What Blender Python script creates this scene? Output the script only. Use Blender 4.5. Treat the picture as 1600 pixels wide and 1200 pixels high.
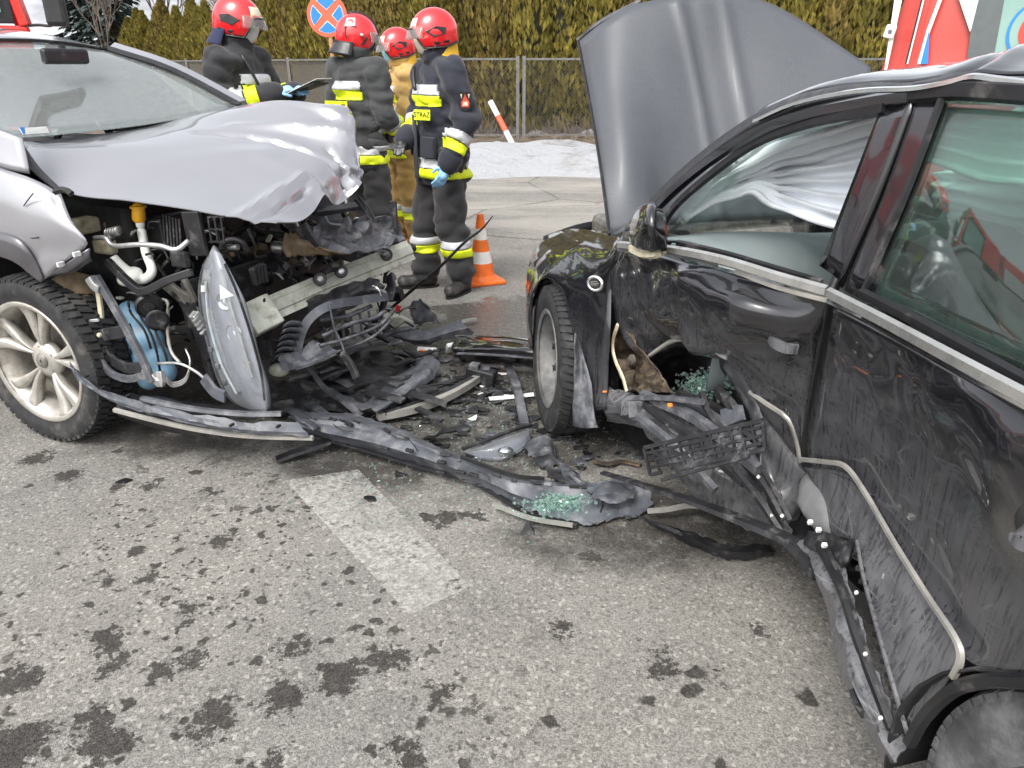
import bpy, math, random
from mathutils import Vector, Matrix, noise
for o in list(bpy.data.objects): bpy.data.objects.remove(o)
scene = bpy.context.scene
COL = scene.collection
R = math.radians
random.seed(7)
V = Vector

# ---------------------------------------------------------------- camera
CAM_H, PITCH, FPX = 1.5, R(22.6), 1200.0
cam = bpy.data.cameras.new('camera'); cam_o = bpy.data.objects.new('camera', cam); COL.objects.link(cam_o)
cam.sensor_fit = 'HORIZONTAL'; cam.sensor_width = 36; cam.lens = 36 * FPX / 1600
cam.clip_start = .05; cam.clip_end = 2000
cam_o.location = (0, 0, CAM_H); cam_o.rotation_euler = (R(90) - PITCH, 0, 0)
scene.camera = cam_o
# ---------------------------------------------------------------- overcast daylight
SUN_EL, SUN_AZ = 52, -150
world = bpy.data.worlds.new('World'); scene.world = world; world.use_nodes = True
wn = world.node_tree.nodes; wl = world.node_tree.links
bg = wn['Background']; bg.inputs['Strength'].default_value = .15
sky = wn.new('ShaderNodeTexSky'); sky.sky_type = 'NISHITA'; sky.sun_disc = False
sky.sun_elevation = R(SUN_EL); sky.sun_rotation = R(SUN_AZ); sky.air_density = 1.0; sky.dust_density = 4.0; sky.ozone_density = 1.0
hs = wn.new('ShaderNodeHueSaturation'); hs.inputs['Saturation'].default_value = .22
wl.new(sky.outputs[0], hs.inputs['Color']); wl.new(hs.outputs[0], bg.inputs['Color'])
sun = bpy.data.lights.new('sun', 'SUN'); sun.energy = .8; sun.angle = R(25); sun.color = (1, .965, .92)
sun_o = bpy.data.objects.new('sun', sun); COL.objects.link(sun_o); sun_o.location = (0, -5, 20)
sd = V((math.sin(R(SUN_AZ)) * math.cos(R(SUN_EL)), math.cos(R(SUN_AZ)) * math.cos(R(SUN_EL)), math.sin(R(SUN_EL))))
sun_o.rotation_euler = sd.to_track_quat('Z', 'Y').to_euler()
vs = scene.view_settings; vs.view_transform = 'Standard'; vs.look = 'None'; vs.exposure = 1.25; vs.gamma = 1; vs.use_curve_mapping = False

# ---------------------------------------------------------------- places measured on the photograph
C0 = V((0, 0, CAM_H))
def ray(u, v):
    x = (u - 800) / FPX; y = (600 - v) / FPX
    return V((x, math.cos(PITCH) + y * math.sin(PITCH), -math.sin(PITCH) + y * math.cos(PITCH)))
def GZ(u, v, z=0.0):
    r = ray(u, v); return C0 + r * ((z - CAM_H) / r.z)
def AY(u, v, Y):
    r = ray(u, v); return C0 + r * (Y / r.y)
def PL(u, v, p0, n):
    r = ray(u, v); return C0 + r * ((p0 - C0).dot(n) / r.dot(n))
class Frame:
    """local frame of a car: s forward, h up, d sideways (outwards for the seen flank)"""
    def __init__(self, p0, az, side):
        a = R(az); self.f = V((math.sin(a), math.cos(a), 0)); self.n = V((-math.cos(a), math.sin(a), 0)) * side; self.p0 = V(p0); self.az = az
    def px(self, u, v, d): return PL(u, v, self.p0 + self.n * d, self.n)
    def loc(self, s, h, d): return self.p0 + self.f * s + self.n * d + V((0, 0, h))
FB = Frame((.38, 2.58, 0), -14.2, 1)      # black car: d grows outwards (its left)
FG = Frame((-1.97, 2.96, 0), 113, 1)      # grey car: d grows towards its left (inwards from the seen right flank)
KB, LB, KG, LG = FB.px, FB.loc, FG.px, FG.loc

# ---------------------------------------------------------------- mesh helpers
def cr(p0, p1, p2, p3, t):
    return .5 * ((2 * p1) + (p2 - p0) * t + (2 * p0 - 5 * p1 + 4 * p2 - p3) * t * t + (3 * p1 - p0 - 3 * p2 + p3) * t ** 3)
def spline(pts, k):
    pts = [V(p) for p in pts]
    if k <= 1 or len(pts) < 2: return pts
    e = [2 * pts[0] - pts[1]] + pts + [2 * pts[-1] - pts[-2]]
    out = []
    for i in range(len(pts) - 1):
        for j in range(k): out.append(cr(e[i], e[i + 1], e[i + 2], e[i + 3], j / k))
    out.append(pts[-1].copy()); return out
def lerps(pts, k):
    out = []
    for a, b in zip(pts, pts[1:]): out += [a.lerp(b, j / k) for j in range(k)]
    return out + [pts[-1].copy()]
def refine(grid, ku, kv, lin=False):
    rows = [spline(r, kv) for r in grid]
    if lin:
        cols = [lerps([r[j] for r in rows], ku) for j in range(len(rows[0]))]; return [[cols[j][i] for j in range(len(cols))] for i in range(len(cols[0]))]
    cols = [spline([r[j] for r in rows], ku) for j in range(len(rows[0]))]
    return [[cols[j][i] for j in range(len(cols))] for i in range(len(cols[0]))]
def fr(t, up):
    t = t.normalized(); s = t.cross(up)
    if s.length < 1e-4: s = t.cross(V((1, .3, .2)))
    s.normalize(); return t, s, s.cross(t)
class G:
    def __init__(self): self.v = []; self.f = []; self.m = []
    def add(self, vs_, fs, mi=0):
        o = len(self.v); self.v += [V(p) for p in vs_]; self.f += [tuple(i + o for i in f) for f in fs]; self.m += [mi] * len(fs); return self
    def box(self, c, size, M=None, mi=0):
        M = M or Matrix(); c = V(c); x, y, z = (a / 2 for a in size)
        vs_ = [c + M @ V((sx * x, sy * y, sz * z)) for sz in (-1, 1) for sy in (-1, 1) for sx in (-1, 1)]
        return self.add(vs_, [(0, 2, 3, 1), (4, 5, 7, 6), (0, 1, 5, 4), (2, 6, 7, 3), (0, 4, 6, 2), (1, 3, 7, 5)], mi)
    def beam(self, p, q, w, h, up=V((0, 0, 1)), mi=0):
        return self.sweep([p, q], [(-w / 2, -h / 2), (w / 2, -h / 2), (w / 2, h / 2), (-w / 2, h / 2)], up, mi=mi)
    def sweep(self, pts, prof, up=V((0, 0, 1)), k=1, closed=True, scale=None, mi=0):
        pts = spline(pts, k); n = len(pts); m = len(prof); vs_ = []
        for i, p in enumerate(pts):
            t = pts[min(i + 1, n - 1)] - pts[max(i - 1, 0)]
            t, s, u = fr(t, up); q = scale(i / (n - 1)) if scale else 1
            vs_ += [p + s * (a * q) + u * (b * q) for a, b in prof]
        fs = []
        for i in range(n - 1):
            for j in range(m if closed else m - 1):
                a = i * m + j; b = i * m + (j + 1) % m; fs.append((a, b, b + m, a + m))
        if closed: fs += [tuple(range(m - 1, -1, -1)), tuple(range((n - 1) * m, n * m))]
        return self.add(vs_, fs, mi)
    def tube(self, pts, r, seg=8, k=1, up=V((.01, .02, 1)), scale=None, mi=0):
        prof = [(r * math.cos(2 * math.pi * i / seg), r * math.sin(2 * math.pi * i / seg)) for i in range(seg)]
        return self.sweep(pts, prof, up, k, True, scale, mi)
    def sheet(self, grid, ku=1, kv=1, thick=.004, out=None, fn=None, mi=0, rag=0, lin=False):
        g = refine(grid, ku, kv, lin) if (ku > 1 or kv > 1) else [[V(p) for p in r] for r in grid]
        nr, nc = len(g), len(g[0])
        if rag:                                   # torn outline: border points pulled in and out
            q = [[p.copy() for p in r] for r in g]
            for j in range(nc):
                for i, k in ((0, 1), (nr - 1, nr - 2)):
                    t = g[k][j] - g[i][j]; w = rag * (noise.noise(g[i][j] * 23) * 1.6 + noise.noise(g[i][j] * 61)); q[i][j] = g[i][j] + t.normalized() * max(min(w, t.length * .8), -t.length * 1.5)
            for i in range(nr):
                for j, k in ((0, 1), (nc - 1, nc - 2)):
                    t = g[i][k] - g[i][j]; w = rag * (noise.noise(g[i][j] * 27) * 1.6 + noise.noise(g[i][j] * 57)); q[i][j] = q[i][j] + t.normalized() * max(min(w, t.length * .8), -t.length * 1.5)
            g = q
        def nrm(i, j):
            a = g[min(i + 1, nr - 1)][j] - g[max(i - 1, 0)][j]; b = g[i][min(j + 1, nc - 1)] - g[i][max(j - 1, 0)]
            c = a.cross(b); return c.normalized() if c.length > 1e-9 else V((0, 0, 1))
        flip = 1
        if out is not None:
            tot = V((0, 0, 0))
            for i in range(0, nr, max(1, nr // 4)):
                for j in range(0, nc, max(1, nc // 4)): tot += nrm(i, j)
            flip = 1 if tot.dot(V(out)) > 0 else -1
        if fn:
            g = [[g[i][j] + nrm(i, j) * (flip * fn(g[i][j], i / (nr - 1), j / (nc - 1))) for j in range(nc)] for i in range(nr)]
        N = [[nrm(i, j) * flip for j in range(nc)] for i in range(nr)]
        vs_ = [g[i][j] for i in range(nr) for j in range(nc)]; T = nr * nc
        vs_ += [g[i][j] - N[i][j] * thick for i in range(nr) for j in range(nc)]
        fs = []
        for i in range(nr - 1):
            for j in range(nc - 1):
                a = i * nc + j; q = (a, a + nc, a + nc + 1, a + 1)
                if flip < 0: q = q[::-1]
                fs.append(q); fs.append(tuple(T + x for x in q[::-1]))
        per = [j for j in range(nc)] + [i * nc + nc - 1 for i in range(1, nr)] + [(nr - 1) * nc + j for j in range(nc - 2, -1, -1)] + [i * nc for i in range(nr - 2, 0, -1)]
        for a, b in zip(per, per[1:] + per[:1]):
            q = (a, b, b + T, a + T); fs.append(q if flip > 0 else q[::-1])
        return self.add(vs_, fs, mi)
    def poly(self, pts, thick, out=None, mi=0):
        pts = [V(p) for p in pts]; n = V((0, 0, 0)); c = sum(pts, V((0, 0, 0))) / len(pts)
        for a, b in zip(pts, pts[1:] + pts[:1]): n += (a - c).cross(b - c)
        n.normalize()
        if out is not None and n.dot(V(out)) < 0: pts = pts[::-1]; n = -n
        m = len(pts); fs = [tuple(range(m)), tuple(range(2 * m - 1, m - 1, -1))]
        for i in range(m): j = (i + 1) % m; fs.append((i, i + m, j + m, j))
        return self.add(pts + [p - n * thick for p in pts], fs, mi)
    def lathe(self, prof, seg=24, M=None, mi=0, cap=True):
        M = M or Matrix(); m = len(prof); vs_ = []
        for i in range(seg):
            a = 2 * math.pi * i / seg
            vs_ += [M @ V((r * math.cos(a), r * math.sin(a), z)) for r, z in prof]
        fs = [(i * m + j, ((i + 1) % seg) * m + j, ((i + 1) % seg) * m + j + 1, i * m + j + 1) for i in range(seg) for j in range(m - 1)]
        if cap:
            if prof[0][0] > 1e-6: fs.append(tuple(i * m for i in range(seg - 1, -1, -1)))
            if prof[-1][0] > 1e-6: fs.append(tuple(i * m + m - 1 for i in range(seg)))
        return self.add(vs_, fs, mi)
    def ell(self, c, r, M=None, seg=14, rings=8, mi=0):
        M = M or Matrix(); c = V(c); prof = [(math.sin(math.pi * i / rings), -math.cos(math.pi * i / rings)) for i in range(rings + 1)]
        T = Matrix.Translation(c) @ M.to_4x4() @ Matrix.Diagonal((r[0], r[1], r[2], 1))
        return self.lathe([(max(a, 1e-5), b) for a, b in prof], seg, T, mi)
    def caps(self, p, r0, q, r1, seg=12, rings=4, mi=0):
        p, q = V(p), V(q); t, s, u = fr(q - p, V((.02, .9, .1))); L = (q - p).length; prof = []
        for i in range(rings + 1): a = math.pi / 2 * (1 - i / rings); prof.append((max(r0 * math.cos(a), 1e-5), -r0 * math.sin(a)))
        for i in range(rings + 1): a = math.pi / 2 * i / rings; prof.append((max(r1 * math.cos(a), 1e-5), L + r1 * math.sin(a)))
        M = Matrix((s, u, -t)).transposed().to_4x4()
        M = Matrix.Translation(p) @ Matrix(((s.x, u.x, t.x, 0), (s.y, u.y, t.y, 0), (s.z, u.z, t.z, 0), (0, 0, 0, 1)))
        return self.lathe(prof, seg, M, mi)
    def chain(self, pts, rad, **k):
        for a, b, r0, r1 in zip(pts, pts[1:], rad, rad[1:]): self.caps(a, r0, b, r1, **k)
        return self
    def build(self, name, mat, parent=None, **k): return mk(name, self.v, self.f, mat, parent, fm=self.m if any(self.m) else None, **k)
W = {}
def tag(o, label=None, cat=None, group=None, kind=None):
    if label: o['label'] = label
    if cat: o['category'] = cat
    if group: o['group'] = group
    if kind: o['kind'] = kind
    return o
def root(name, label, cat, loc, rz=0, group=None):
    o = bpy.data.objects.new(name, None); COL.objects.link(o); o.location = loc; o.rotation_euler = (0, 0, rz); o.empty_display_size = .1
    W[o] = Matrix.Translation(V(loc)) @ Matrix.Rotation(rz, 4, 'Z'); return tag(o, label, cat, group)
def mk(name, verts, faces, mat, parent=None, smooth=False, label=None, cat=None, group=None, kind=None, bevel=0, fm=None, auto=None):
    verts = [V(p) for p in verts]
    if parent is not None: M = W[parent]
    else:
        xs = [p.x for p in verts]; ys = [p.y for p in verts]
        M = Matrix.Translation(V(((min(xs) + max(xs)) / 2, (min(ys) + max(ys)) / 2, min(p.z for p in verts))))
    I = M.inverted(); me = bpy.data.meshes.new(name); me.from_pydata([I @ p for p in verts], [], faces)
    for m in (mat if isinstance(mat, (list, tuple)) else [mat]): me.materials.append(m)
    if fm: me.polygons.foreach_set('material_index', fm)
    if smooth or auto:
        me.polygons.foreach_set('use_smooth', [True] * len(me.polygons))
        if auto: me.set_sharp_from_angle(angle=R(auto))
    me.update()
    o = bpy.data.objects.new(name, me); COL.objects.link(o); W[o] = M
    if parent is not None: o.parent = parent
    else: o.matrix_world = M; o.location = M.translation
    if bevel:
        b = o.modifiers.new('bevel', 'BEVEL'); b.width = bevel; b.segments = 2; b.limit_method = 'ANGLE'; b.angle_limit = R(35)
    return tag(o, label, cat, group, kind)
def remesh(g, voxel, smooth_it=2):
    """one continuous surface out of overlapping closed shapes"""
    me = bpy.data.meshes.new('tmp'); me.from_pydata(g.v, [], g.f); o = bpy.data.objects.new('tmp', me); COL.objects.link(o)
    m = o.modifiers.new('r', 'REMESH'); m.mode = 'VOXEL'; m.voxel_size = voxel
    s = o.modifiers.new('s', 'SMOOTH'); s.iterations = smooth_it; s.factor = .5
    dg = bpy.context.evaluated_depsgraph_get(); ev = o.evaluated_get(dg); m2 = ev.to_mesh()
    vs_ = [v.co.copy() for v in m2.vertices]; ns = [v.normal.copy() for v in m2.vertices]; fs = [tuple(p.vertices) for p in m2.polygons]
    ev.to_mesh_clear(); bpy.data.objects.remove(o); bpy.data.meshes.remove(me)
    return vs_, ns, fs
def text_mesh(txt, size, M, thick=.0015):
    c = bpy.data.curves.new('txt', 'FONT'); c.body = txt; c.size = size; c.align_x = 'CENTER'; c.align_y = 'CENTER'; c.extrude = thick
    o = bpy.data.objects.new('txt', c); COL.objects.link(o)
    dg = bpy.context.evaluated_depsgraph_get(); ev = o.evaluated_get(dg); me = ev.to_mesh()
    vs_ = [M @ v.co for v in me.vertices]; fs = [tuple(p.vertices) for p in me.polygons]
    ev.to_mesh_clear(); bpy.data.objects.remove(o); bpy.data.curves.remove(c); return vs_, fs
def nz(p, sc=1.0, seed=0): return noise.noise(V((p.x * sc + seed * 7.3, p.y * sc - seed * 3.1, p.z * sc + seed)))
def basis(x, y, z, o):
    return Matrix(((x.x, y.x, z.x, o.x), (x.y, y.y, z.y, o.y), (x.z, y.z, z.z, o.z), (0, 0, 0, 1)))
# ---------------------------------------------------------------- procedural materials
class NT:
    def __init__(self, name):
        self.mat = bpy.data.materials.new(name); self.mat.use_nodes = True; self.t = self.mat.node_tree
        self.n = self.t.nodes; self.b = self.n['Principled BSDF']; self.out = self.n['Material Output']
        self.co = self.n.new('ShaderNodeTexCoord').outputs['Object']
    def link(self, a, b): self.t.links.new(a, b)
    def mapped(self, scale, rot=(0, 0, 0)):
        m = self.n.new('ShaderNodeMapping'); m.inputs['Scale'].default_value = scale; m.inputs['Rotation'].default_value = rot
        self.link(self.co, m.inputs[0]); return m.outputs[0]
    def noise(self, sc, det=4, rough=.55, dist=0, vec=None):
        n = self.n.new('ShaderNodeTexNoise'); n.inputs['Scale'].default_value = sc; n.inputs['Detail'].default_value = det
        n.inputs['Roughness'].default_value = rough; n.inputs['Distortion'].default_value = dist
        self.link(vec or self.co, n.inputs['Vector']); return n.outputs[0]
    def voro(self, sc, feat='F1', out='Distance', vec=None, rnd=1):
        n = self.n.new('ShaderNodeTexVoronoi'); n.feature = feat; n.inputs['Scale'].default_value = sc; n.inputs['Randomness'].default_value = rnd
        self.link(vec or self.co, n.inputs['Vector']); return n.outputs[out]
    def ramp(self, x, a, b, ca=0.0, cb=1.0):
        n = self.n.new('ShaderNodeMapRange'); n.inputs[1].default_value = a; n.inputs[2].default_value = b
        n.inputs[3].default_value = ca; n.inputs[4].default_value = cb; n.interpolation_type = 'SMOOTHSTEP'; self.link(x, n.inputs[0]); return n.outputs[0]
    def math(self, op, a, b=None):
        n = self.n.new('ShaderNodeMath'); n.operation = op
        for i, x in enumerate((a, b)):
            if x is None: continue
            if isinstance(x, (int, float)): n.inputs[i].default_value = x
            else: self.link(x, n.inputs[i])
        return n.outputs[0]
    def mix(self, f, a, b, mode='MIX'):
        n = self.n.new('ShaderNodeMix'); n.data_type = 'RGBA'; n.blend_type = mode
        for i, x in ((0, f), (6, a), (7, b)):
            if isinstance(x, (int, float)): n.inputs[i].default_value = x
            elif isinstance(x, tuple): n.inputs[i].default_value = (*x[:3], 1)
            else: self.link(x, n.inputs[i])
        return n.outputs[2]
    def mixf(self, f, a, b):
        n = self.n.new('ShaderNodeMix'); n.data_type = 'FLOAT'
        for i, x in ((0, f), (2, a), (3, b)):
            if isinstance(x, (int, float)): n.inputs[i].default_value = x
            else: self.link(x, n.inputs[i])
        return n.outputs[0]
    def sep(self, vec=None):
        n = self.n.new('ShaderNodeSeparateXYZ'); self.link(vec or self.co, n.inputs[0]); return n.outputs
    def set(self, **k):
        names = dict(col='Base Color', rough='Roughness', metal='Metallic', coat='Coat Weight', crough='Coat Roughness', spec='Specular IOR Level', trans='Transmission Weight', ior='IOR', alpha='Alpha', sub='Subsurface Weight', sheen='Sheen Weight')
        for a, x in k.items():
            s = self.b.inputs[names[a]]
            if isinstance(x, tuple): s.default_value = (*x[:3], 1)
            elif isinstance(x, (int, float)): s.default_value = x
            else: self.link(x, s)
        return self
    def bump(self, h, st=.3, dist=.01):
        n = self.n.new('ShaderNodeBump'); n.inputs['Strength'].default_value = st; n.inputs['Distance'].default_value = dist
        self.link(h, n.inputs['Height']); self.link(n.outputs[0], self.b.inputs['Normal']); return self
def pm(name, col, rough=.5, metal=0, var=.18, sc=14, bump=0, coat=0, spec=.5, dirt=None, damt=.5, dsc=9, bsc=60):
    m = NT(name); n = m.noise(sc, 5)
    c = m.mix(m.ramp(n, .3, .7), tuple(x * (1 - var) for x in col), tuple(min(1, x * (1 + var)) for x in col)); r = m.ramp(m.noise(sc * 2.3, 3), .3, .7, rough * .85, min(1, rough * 1.15))
    if dirt:
        k = m.ramp(m.noise(dsc, 7, .68), .62 - damt * .25, .72); k = m.math('MULTIPLY', k, .85); c = m.mix(k, c, dirt); r = m.mixf(k, r, .85)
    m.set(col=c, rough=r, metal=metal, coat=coat, spec=spec)
    if bump: m.bump(m.noise(bsc, 6), bump, .004)
    return m.mat
def paint(name, col, dust, amt, metal=.0, scratch=True, lowz=(.2, 1.0), gloss=.12, base=.05, coat=1.0):
    """car paint with clear coat; road film with drip marks, thin scratches and chips, thicker on the lower body"""
    m = NT(name); z = m.sep()[2]
    low = m.ramp(m.math('ADD', z, m.math('MULTIPLY', m.math('SUBTRACT', m.noise(2.2, 5, .6), .5), .22)), lowz[1], lowz[0], base, 1.0)
    drip = m.ramp(m.noise(7, 6, .7, 0, m.mapped((13, 13, .42))), .50, .60); cloud = m.ramp(m.noise(2.6, 8, .66), .30, .62, .30, 1)
    film = m.math('MULTIPLY', m.math('MULTIPLY', m.math('SUBTRACT', 1.0, m.math('MULTIPLY', drip, .7)), cloud), m.math('MULTIPLY', low, amt * .55))
    def lines(rot, sc, th, lo):
        e = m.voro(sc, 'DISTANCE_TO_EDGE', vec=m.mapped((1.0, 1.0, 5.0), rot)); return m.math('MULTIPLY', m.ramp(e, th, th * .25), m.ramp(m.noise(3.3, 4, .6, 0, m.mapped((1, 1, 1), rot)), lo, lo + .06))
    ln = m.math('MAXIMUM', lines((.5, .3, .2), 3.1, .020, .50), lines((1.1, -.4, .8), 4.6, .016, .53)); ln = m.math('MULTIPLY', ln, m.math('MULTIPLY', low, min(1, amt) * .75))
    chip = m.math('MULTIPLY', m.ramp(m.noise(17, 10, .8), .655, .68), m.math('MULTIPLY', low, min(1, amt)))
    rub = m.math('MULTIPLY', m.ramp(m.noise(4.5, 12, .82, .2, m.mapped((1.0, 1.0, 3.2), (.5, .15, .4))), .60, .66), m.math('MULTIPLY', low, min(1, amt) * .55))
    k = m.math('MINIMUM', m.math('MAXIMUM', m.math('MAXIMUM', film, rub), ln), 1.0)
    c = m.mix(k, col, dust); c = m.mix(chip, c, tuple(min(1, x * 2.2) for x in dust))
    m.set(col=c, rough=m.mixf(k, gloss + .1, .72), metal=m.mixf(k, metal, 0.0), coat=m.math('MULTIPLY', m.math('SUBTRACT', 1.0, m.math('MINIMUM', m.math('MULTIPLY', k, 1.5), .95)), coat), crough=.04)
    return m.mat
def glass(name, tint, refl=1.5, dirt=.0):  # dirt: diffuse film; on the windscreen it also paints in sky reflection
    m = NT(name); n = m.n; n.remove(m.b)
    tr = n.new('ShaderNodeBsdfTransparent'); tr.inputs[0].default_value = (*tint, 1); gl = n.new('ShaderNodeBsdfGlossy'); gl.inputs['Roughness'].default_value = .02
    df = n.new('ShaderNodeBsdfDiffuse'); df.inputs[0].default_value = (.55, .56, .55, 1)
    f0 = ((refl - 1) / (refl + 1)) ** 2; lw = n.new('ShaderNodeLayerWeight'); lw.inputs[0].default_value = .5; fz = m.math('ADD', m.math('MULTIPLY', m.math('POWER', lw.outputs['Facing'], 5.0), 1 - f0), f0); mx = n.new('ShaderNodeMixShader'); m.link(fz, mx.inputs[0]); m.link(tr.outputs[0], mx.inputs[1]); m.link(gl.outputs[0], mx.inputs[2])
    k = m.math('MULTIPLY', m.ramp(m.noise(38, 8, .75), .2, .8, .35, .75), dirt); mx2 = n.new('ShaderNodeMixShader'); m.link(k, mx2.inputs[0]); m.link(mx.outputs[0], mx2.inputs[1]); m.link(df.outputs[0], mx2.inputs[2]); m.link(mx2.outputs[0], m.out.inputs[0])
    return m.mat
def asphalt():
    m = NT('asphalt'); co = m.co
    big = m.noise(.55, 4, .6); mid = m.noise(3.1, 6, .65)
    g1 = m.voro(230, out='Color'); gs = m.sep(g1)
    gd = m.voro(230); fine = m.noise(260, 3, .7); g2 = m.sep(m.voro(105, out='Color'))
    c = m.mix(m.ramp(gs[0], .05, .95), (.098, .094, .087), (.285, .276, .253))
    c = m.mix(m.ramp(g2[1], .90, .95), c, (.40, .385, .35)); c = m.mix(m.ramp(g2[2], .90, .96), c, (.075, .07, .066))
    c = m.mix(.45, c, m.mix(m.ramp(fine, .3, .7), (.116, .112, .103), (.255, .246, .226)))
    c = m.mix(m.ramp(big, .35, .65), c, m.mix(1.0, c, (1.18, 1.16, 1.12), 'MULTIPLY')); c = m.mix(m.ramp(mid, .3, .62, .5, 0), c, m.mix(1.0, c, (.66, .66, .68), 'MULTIPLY'))
    # tar and oil spots: single drops, clusters of drops and worn-through dark patches
    wob = m.n.new('ShaderNodeVectorMath'); wob.operation = 'ADD'; nz_ = m.n.new('ShaderNodeTexNoise'); nz_.inputs['Scale'].default_value = 22; nz_.inputs['Detail'].default_value = 4
    m.link(co, nz_.inputs['Vector']); sc = m.n.new('ShaderNodeVectorMath'); sc.operation = 'SCALE'; sc.inputs[3].default_value = .075; m.link(nz_.outputs['Color'], sc.inputs[0]); m.link(co, wob.inputs[0]); m.link(sc.outputs[0], wob.inputs[1]); wv = wob.outputs[0]
    def drops(scale, frac, rad):
        d = m.voro(scale, vec=wv); r = m.sep(m.voro(scale, out='Color', vec=wv))
        return m.math('MULTIPLY', m.ramp(d, rad, rad * .72), m.math('GREATER_THAN', r[0], 1 - frac))
    zone = m.ramp(m.noise(1.15, 3, .5), .40, .54)
    zone2 = m.ramp(m.noise(.8, 3, .5, 0, m.mapped((1.3, .9, 1), (0, 0, .6))), .38, .52); brk = m.math('MULTIPLY', m.math('SUBTRACT', m.noise(48, 6, .8), .5), .16)
    s0 = m.sep(); near = m.math('MULTIPLY', m.ramp(m.math('ADD', s0[0], m.math('MULTIPLY', s0[1], .45)), 1.1, .35), m.ramp(s0[1], 3.4, 2.4)); k = m.math('MULTIPLY', drops(7.5, .26, .25), m.ramp(s0[1], 3.6, 3.0)); k = m.math('MAXIMUM', k, m.math('MULTIPLY', drops(17, .32, .36), m.math('MULTIPLY', near, m.ramp(zone2, .6, 1, 0, 1)))); k = m.math('MAXIMUM', k, m.math('MULTIPLY', drops(38, .34, .38), m.math('MULTIPLY', near, m.math('MULTIPLY', zone2, zone))))
    k = m.math('MAXIMUM', k, m.math('MULTIPLY', m.ramp(m.noise(4.6, 9, .72, .4), .61, .63), m.math('MULTIPLY', near, zone)))
    wide = m.n.new('ShaderNodeVectorMath'); wide.operation = 'ADD'; n3 = m.n.new('ShaderNodeTexNoise'); n3.inputs['Scale'].default_value = 13; n3.inputs['Detail'].default_value = 6; n3.inputs['Roughness'].default_value = .7; m.link(co, n3.inputs['Vector']); s3 = m.n.new('ShaderNodeVectorMath'); s3.operation = 'SCALE'; s3.inputs[3].default_value = .26; m.link(n3.outputs['Color'], s3.inputs[0]); m.link(co, wide.inputs[0]); m.link(s3.outputs[0], wide.inputs[1])
    for (u, v, r_) in ((25, 1165, .09), (170, 1160, .07), (140, 1130, .06), (325, 1125, .07), (445, 1090, .07), (455, 1012, .055), (530, 1050, .075), (600, 1030, .06), (165, 1002, .06), (184, 1035, .045), (20, 1065, .08), (250, 1050, .05), (300, 1030, .05), (700, 812, .055), (735, 808, .05), (1035, 1040, .05), (225, 905, .05), (355, 842, .05), (690, 1085, .05), (60, 715, .06), (110, 742, .05), (235, 758, .05), (640, 1170, .05), (430, 1180, .06), (880, 980, .04), (1185, 985, .035), (1125, 1065, .03), (930, 872, .045), (1065, 860, .04), (520, 690, .06), (330, 770, .04)):
        p = GZ(u, v); dn = m.n.new('ShaderNodeVectorMath'); dn.operation = 'DISTANCE'; m.link(wide.outputs[0], dn.inputs[0]); dn.inputs[1].default_value = (p.x + .13, p.y + .13, .13); k = m.math('MAXIMUM', k, m.ramp(m.math('ADD', dn.outputs['Value'], brk), r_ * .95, r_ * .78))
    s = m.sep()
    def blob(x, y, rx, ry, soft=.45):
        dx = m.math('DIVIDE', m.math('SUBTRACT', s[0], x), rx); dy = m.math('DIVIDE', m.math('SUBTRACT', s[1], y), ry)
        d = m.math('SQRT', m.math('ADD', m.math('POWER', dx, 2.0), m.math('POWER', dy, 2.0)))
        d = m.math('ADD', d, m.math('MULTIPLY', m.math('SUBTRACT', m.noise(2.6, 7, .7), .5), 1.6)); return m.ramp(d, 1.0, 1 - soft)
    spill_shade = m.math('MULTIPLY', m.math('MAXIMUM', m.math('MAXIMUM', blob(-.25, 3.15, 1.05, .75), blob(-.55, 2.75, .5, .25)), m.math('MAXIMUM', blob(.45, 2.3, .55, .35), blob(-1.3, 3.2, .7, .5))), m.ramp(m.noise(11, 8, .75), .27, .52))  # leaked fluid stain, strengthened to paint in under-car shade near the debris
    wet = m.math('MAXIMUM', blob(.0, 4.4, .75, .85, .2), blob(.2, 3.9, .7, .5, .2))
    k = m.math('MAXIMUM', k, m.math('MULTIPLY', spill_shade, .93)); k = m.math('MULTIPLY', k, m.ramp(gd, .0, .5, 1, .82))
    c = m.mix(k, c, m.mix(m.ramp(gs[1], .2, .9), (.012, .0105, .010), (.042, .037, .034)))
    c = m.mix(m.math('MULTIPLY', wet, .85), c, m.mix(1.0, c, (.38, .37, .36), 'MULTIPLY'))
    # hairline cracks and pale wear further down the road
    cr_ = m.ramp(m.voro(.55, 'DISTANCE_TO_EDGE', vec=wv), .012, .004); far = m.ramp(s[1], 5.5, 7.5); c = m.mix(m.math('MULTIPLY', m.math('MULTIPLY', cr_, far), .75), c, (.05, .048, .045))
    c = m.mix(m.math('MULTIPLY', m.ramp(m.noise(.8, 6, .6, 0, m.mapped((.35, 1.5, 1))), .42, .62), m.math('MULTIPLY', far, .45)), c, (.40, .375, .33))
    m.set(col=c, rough=m.mixf(wet, m.mixf(k, .9, .8), .16), spec=m.mixf(wet, m.mixf(k, .35, .12), .5))
    h = m.math('ADD', m.math('MULTIPLY', m.ramp(gd, .05, .55, 1, 0), .7), m.math('MULTIPLY', fine, .5)); m.bump(h, .55, .004)
    return m.mat
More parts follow.
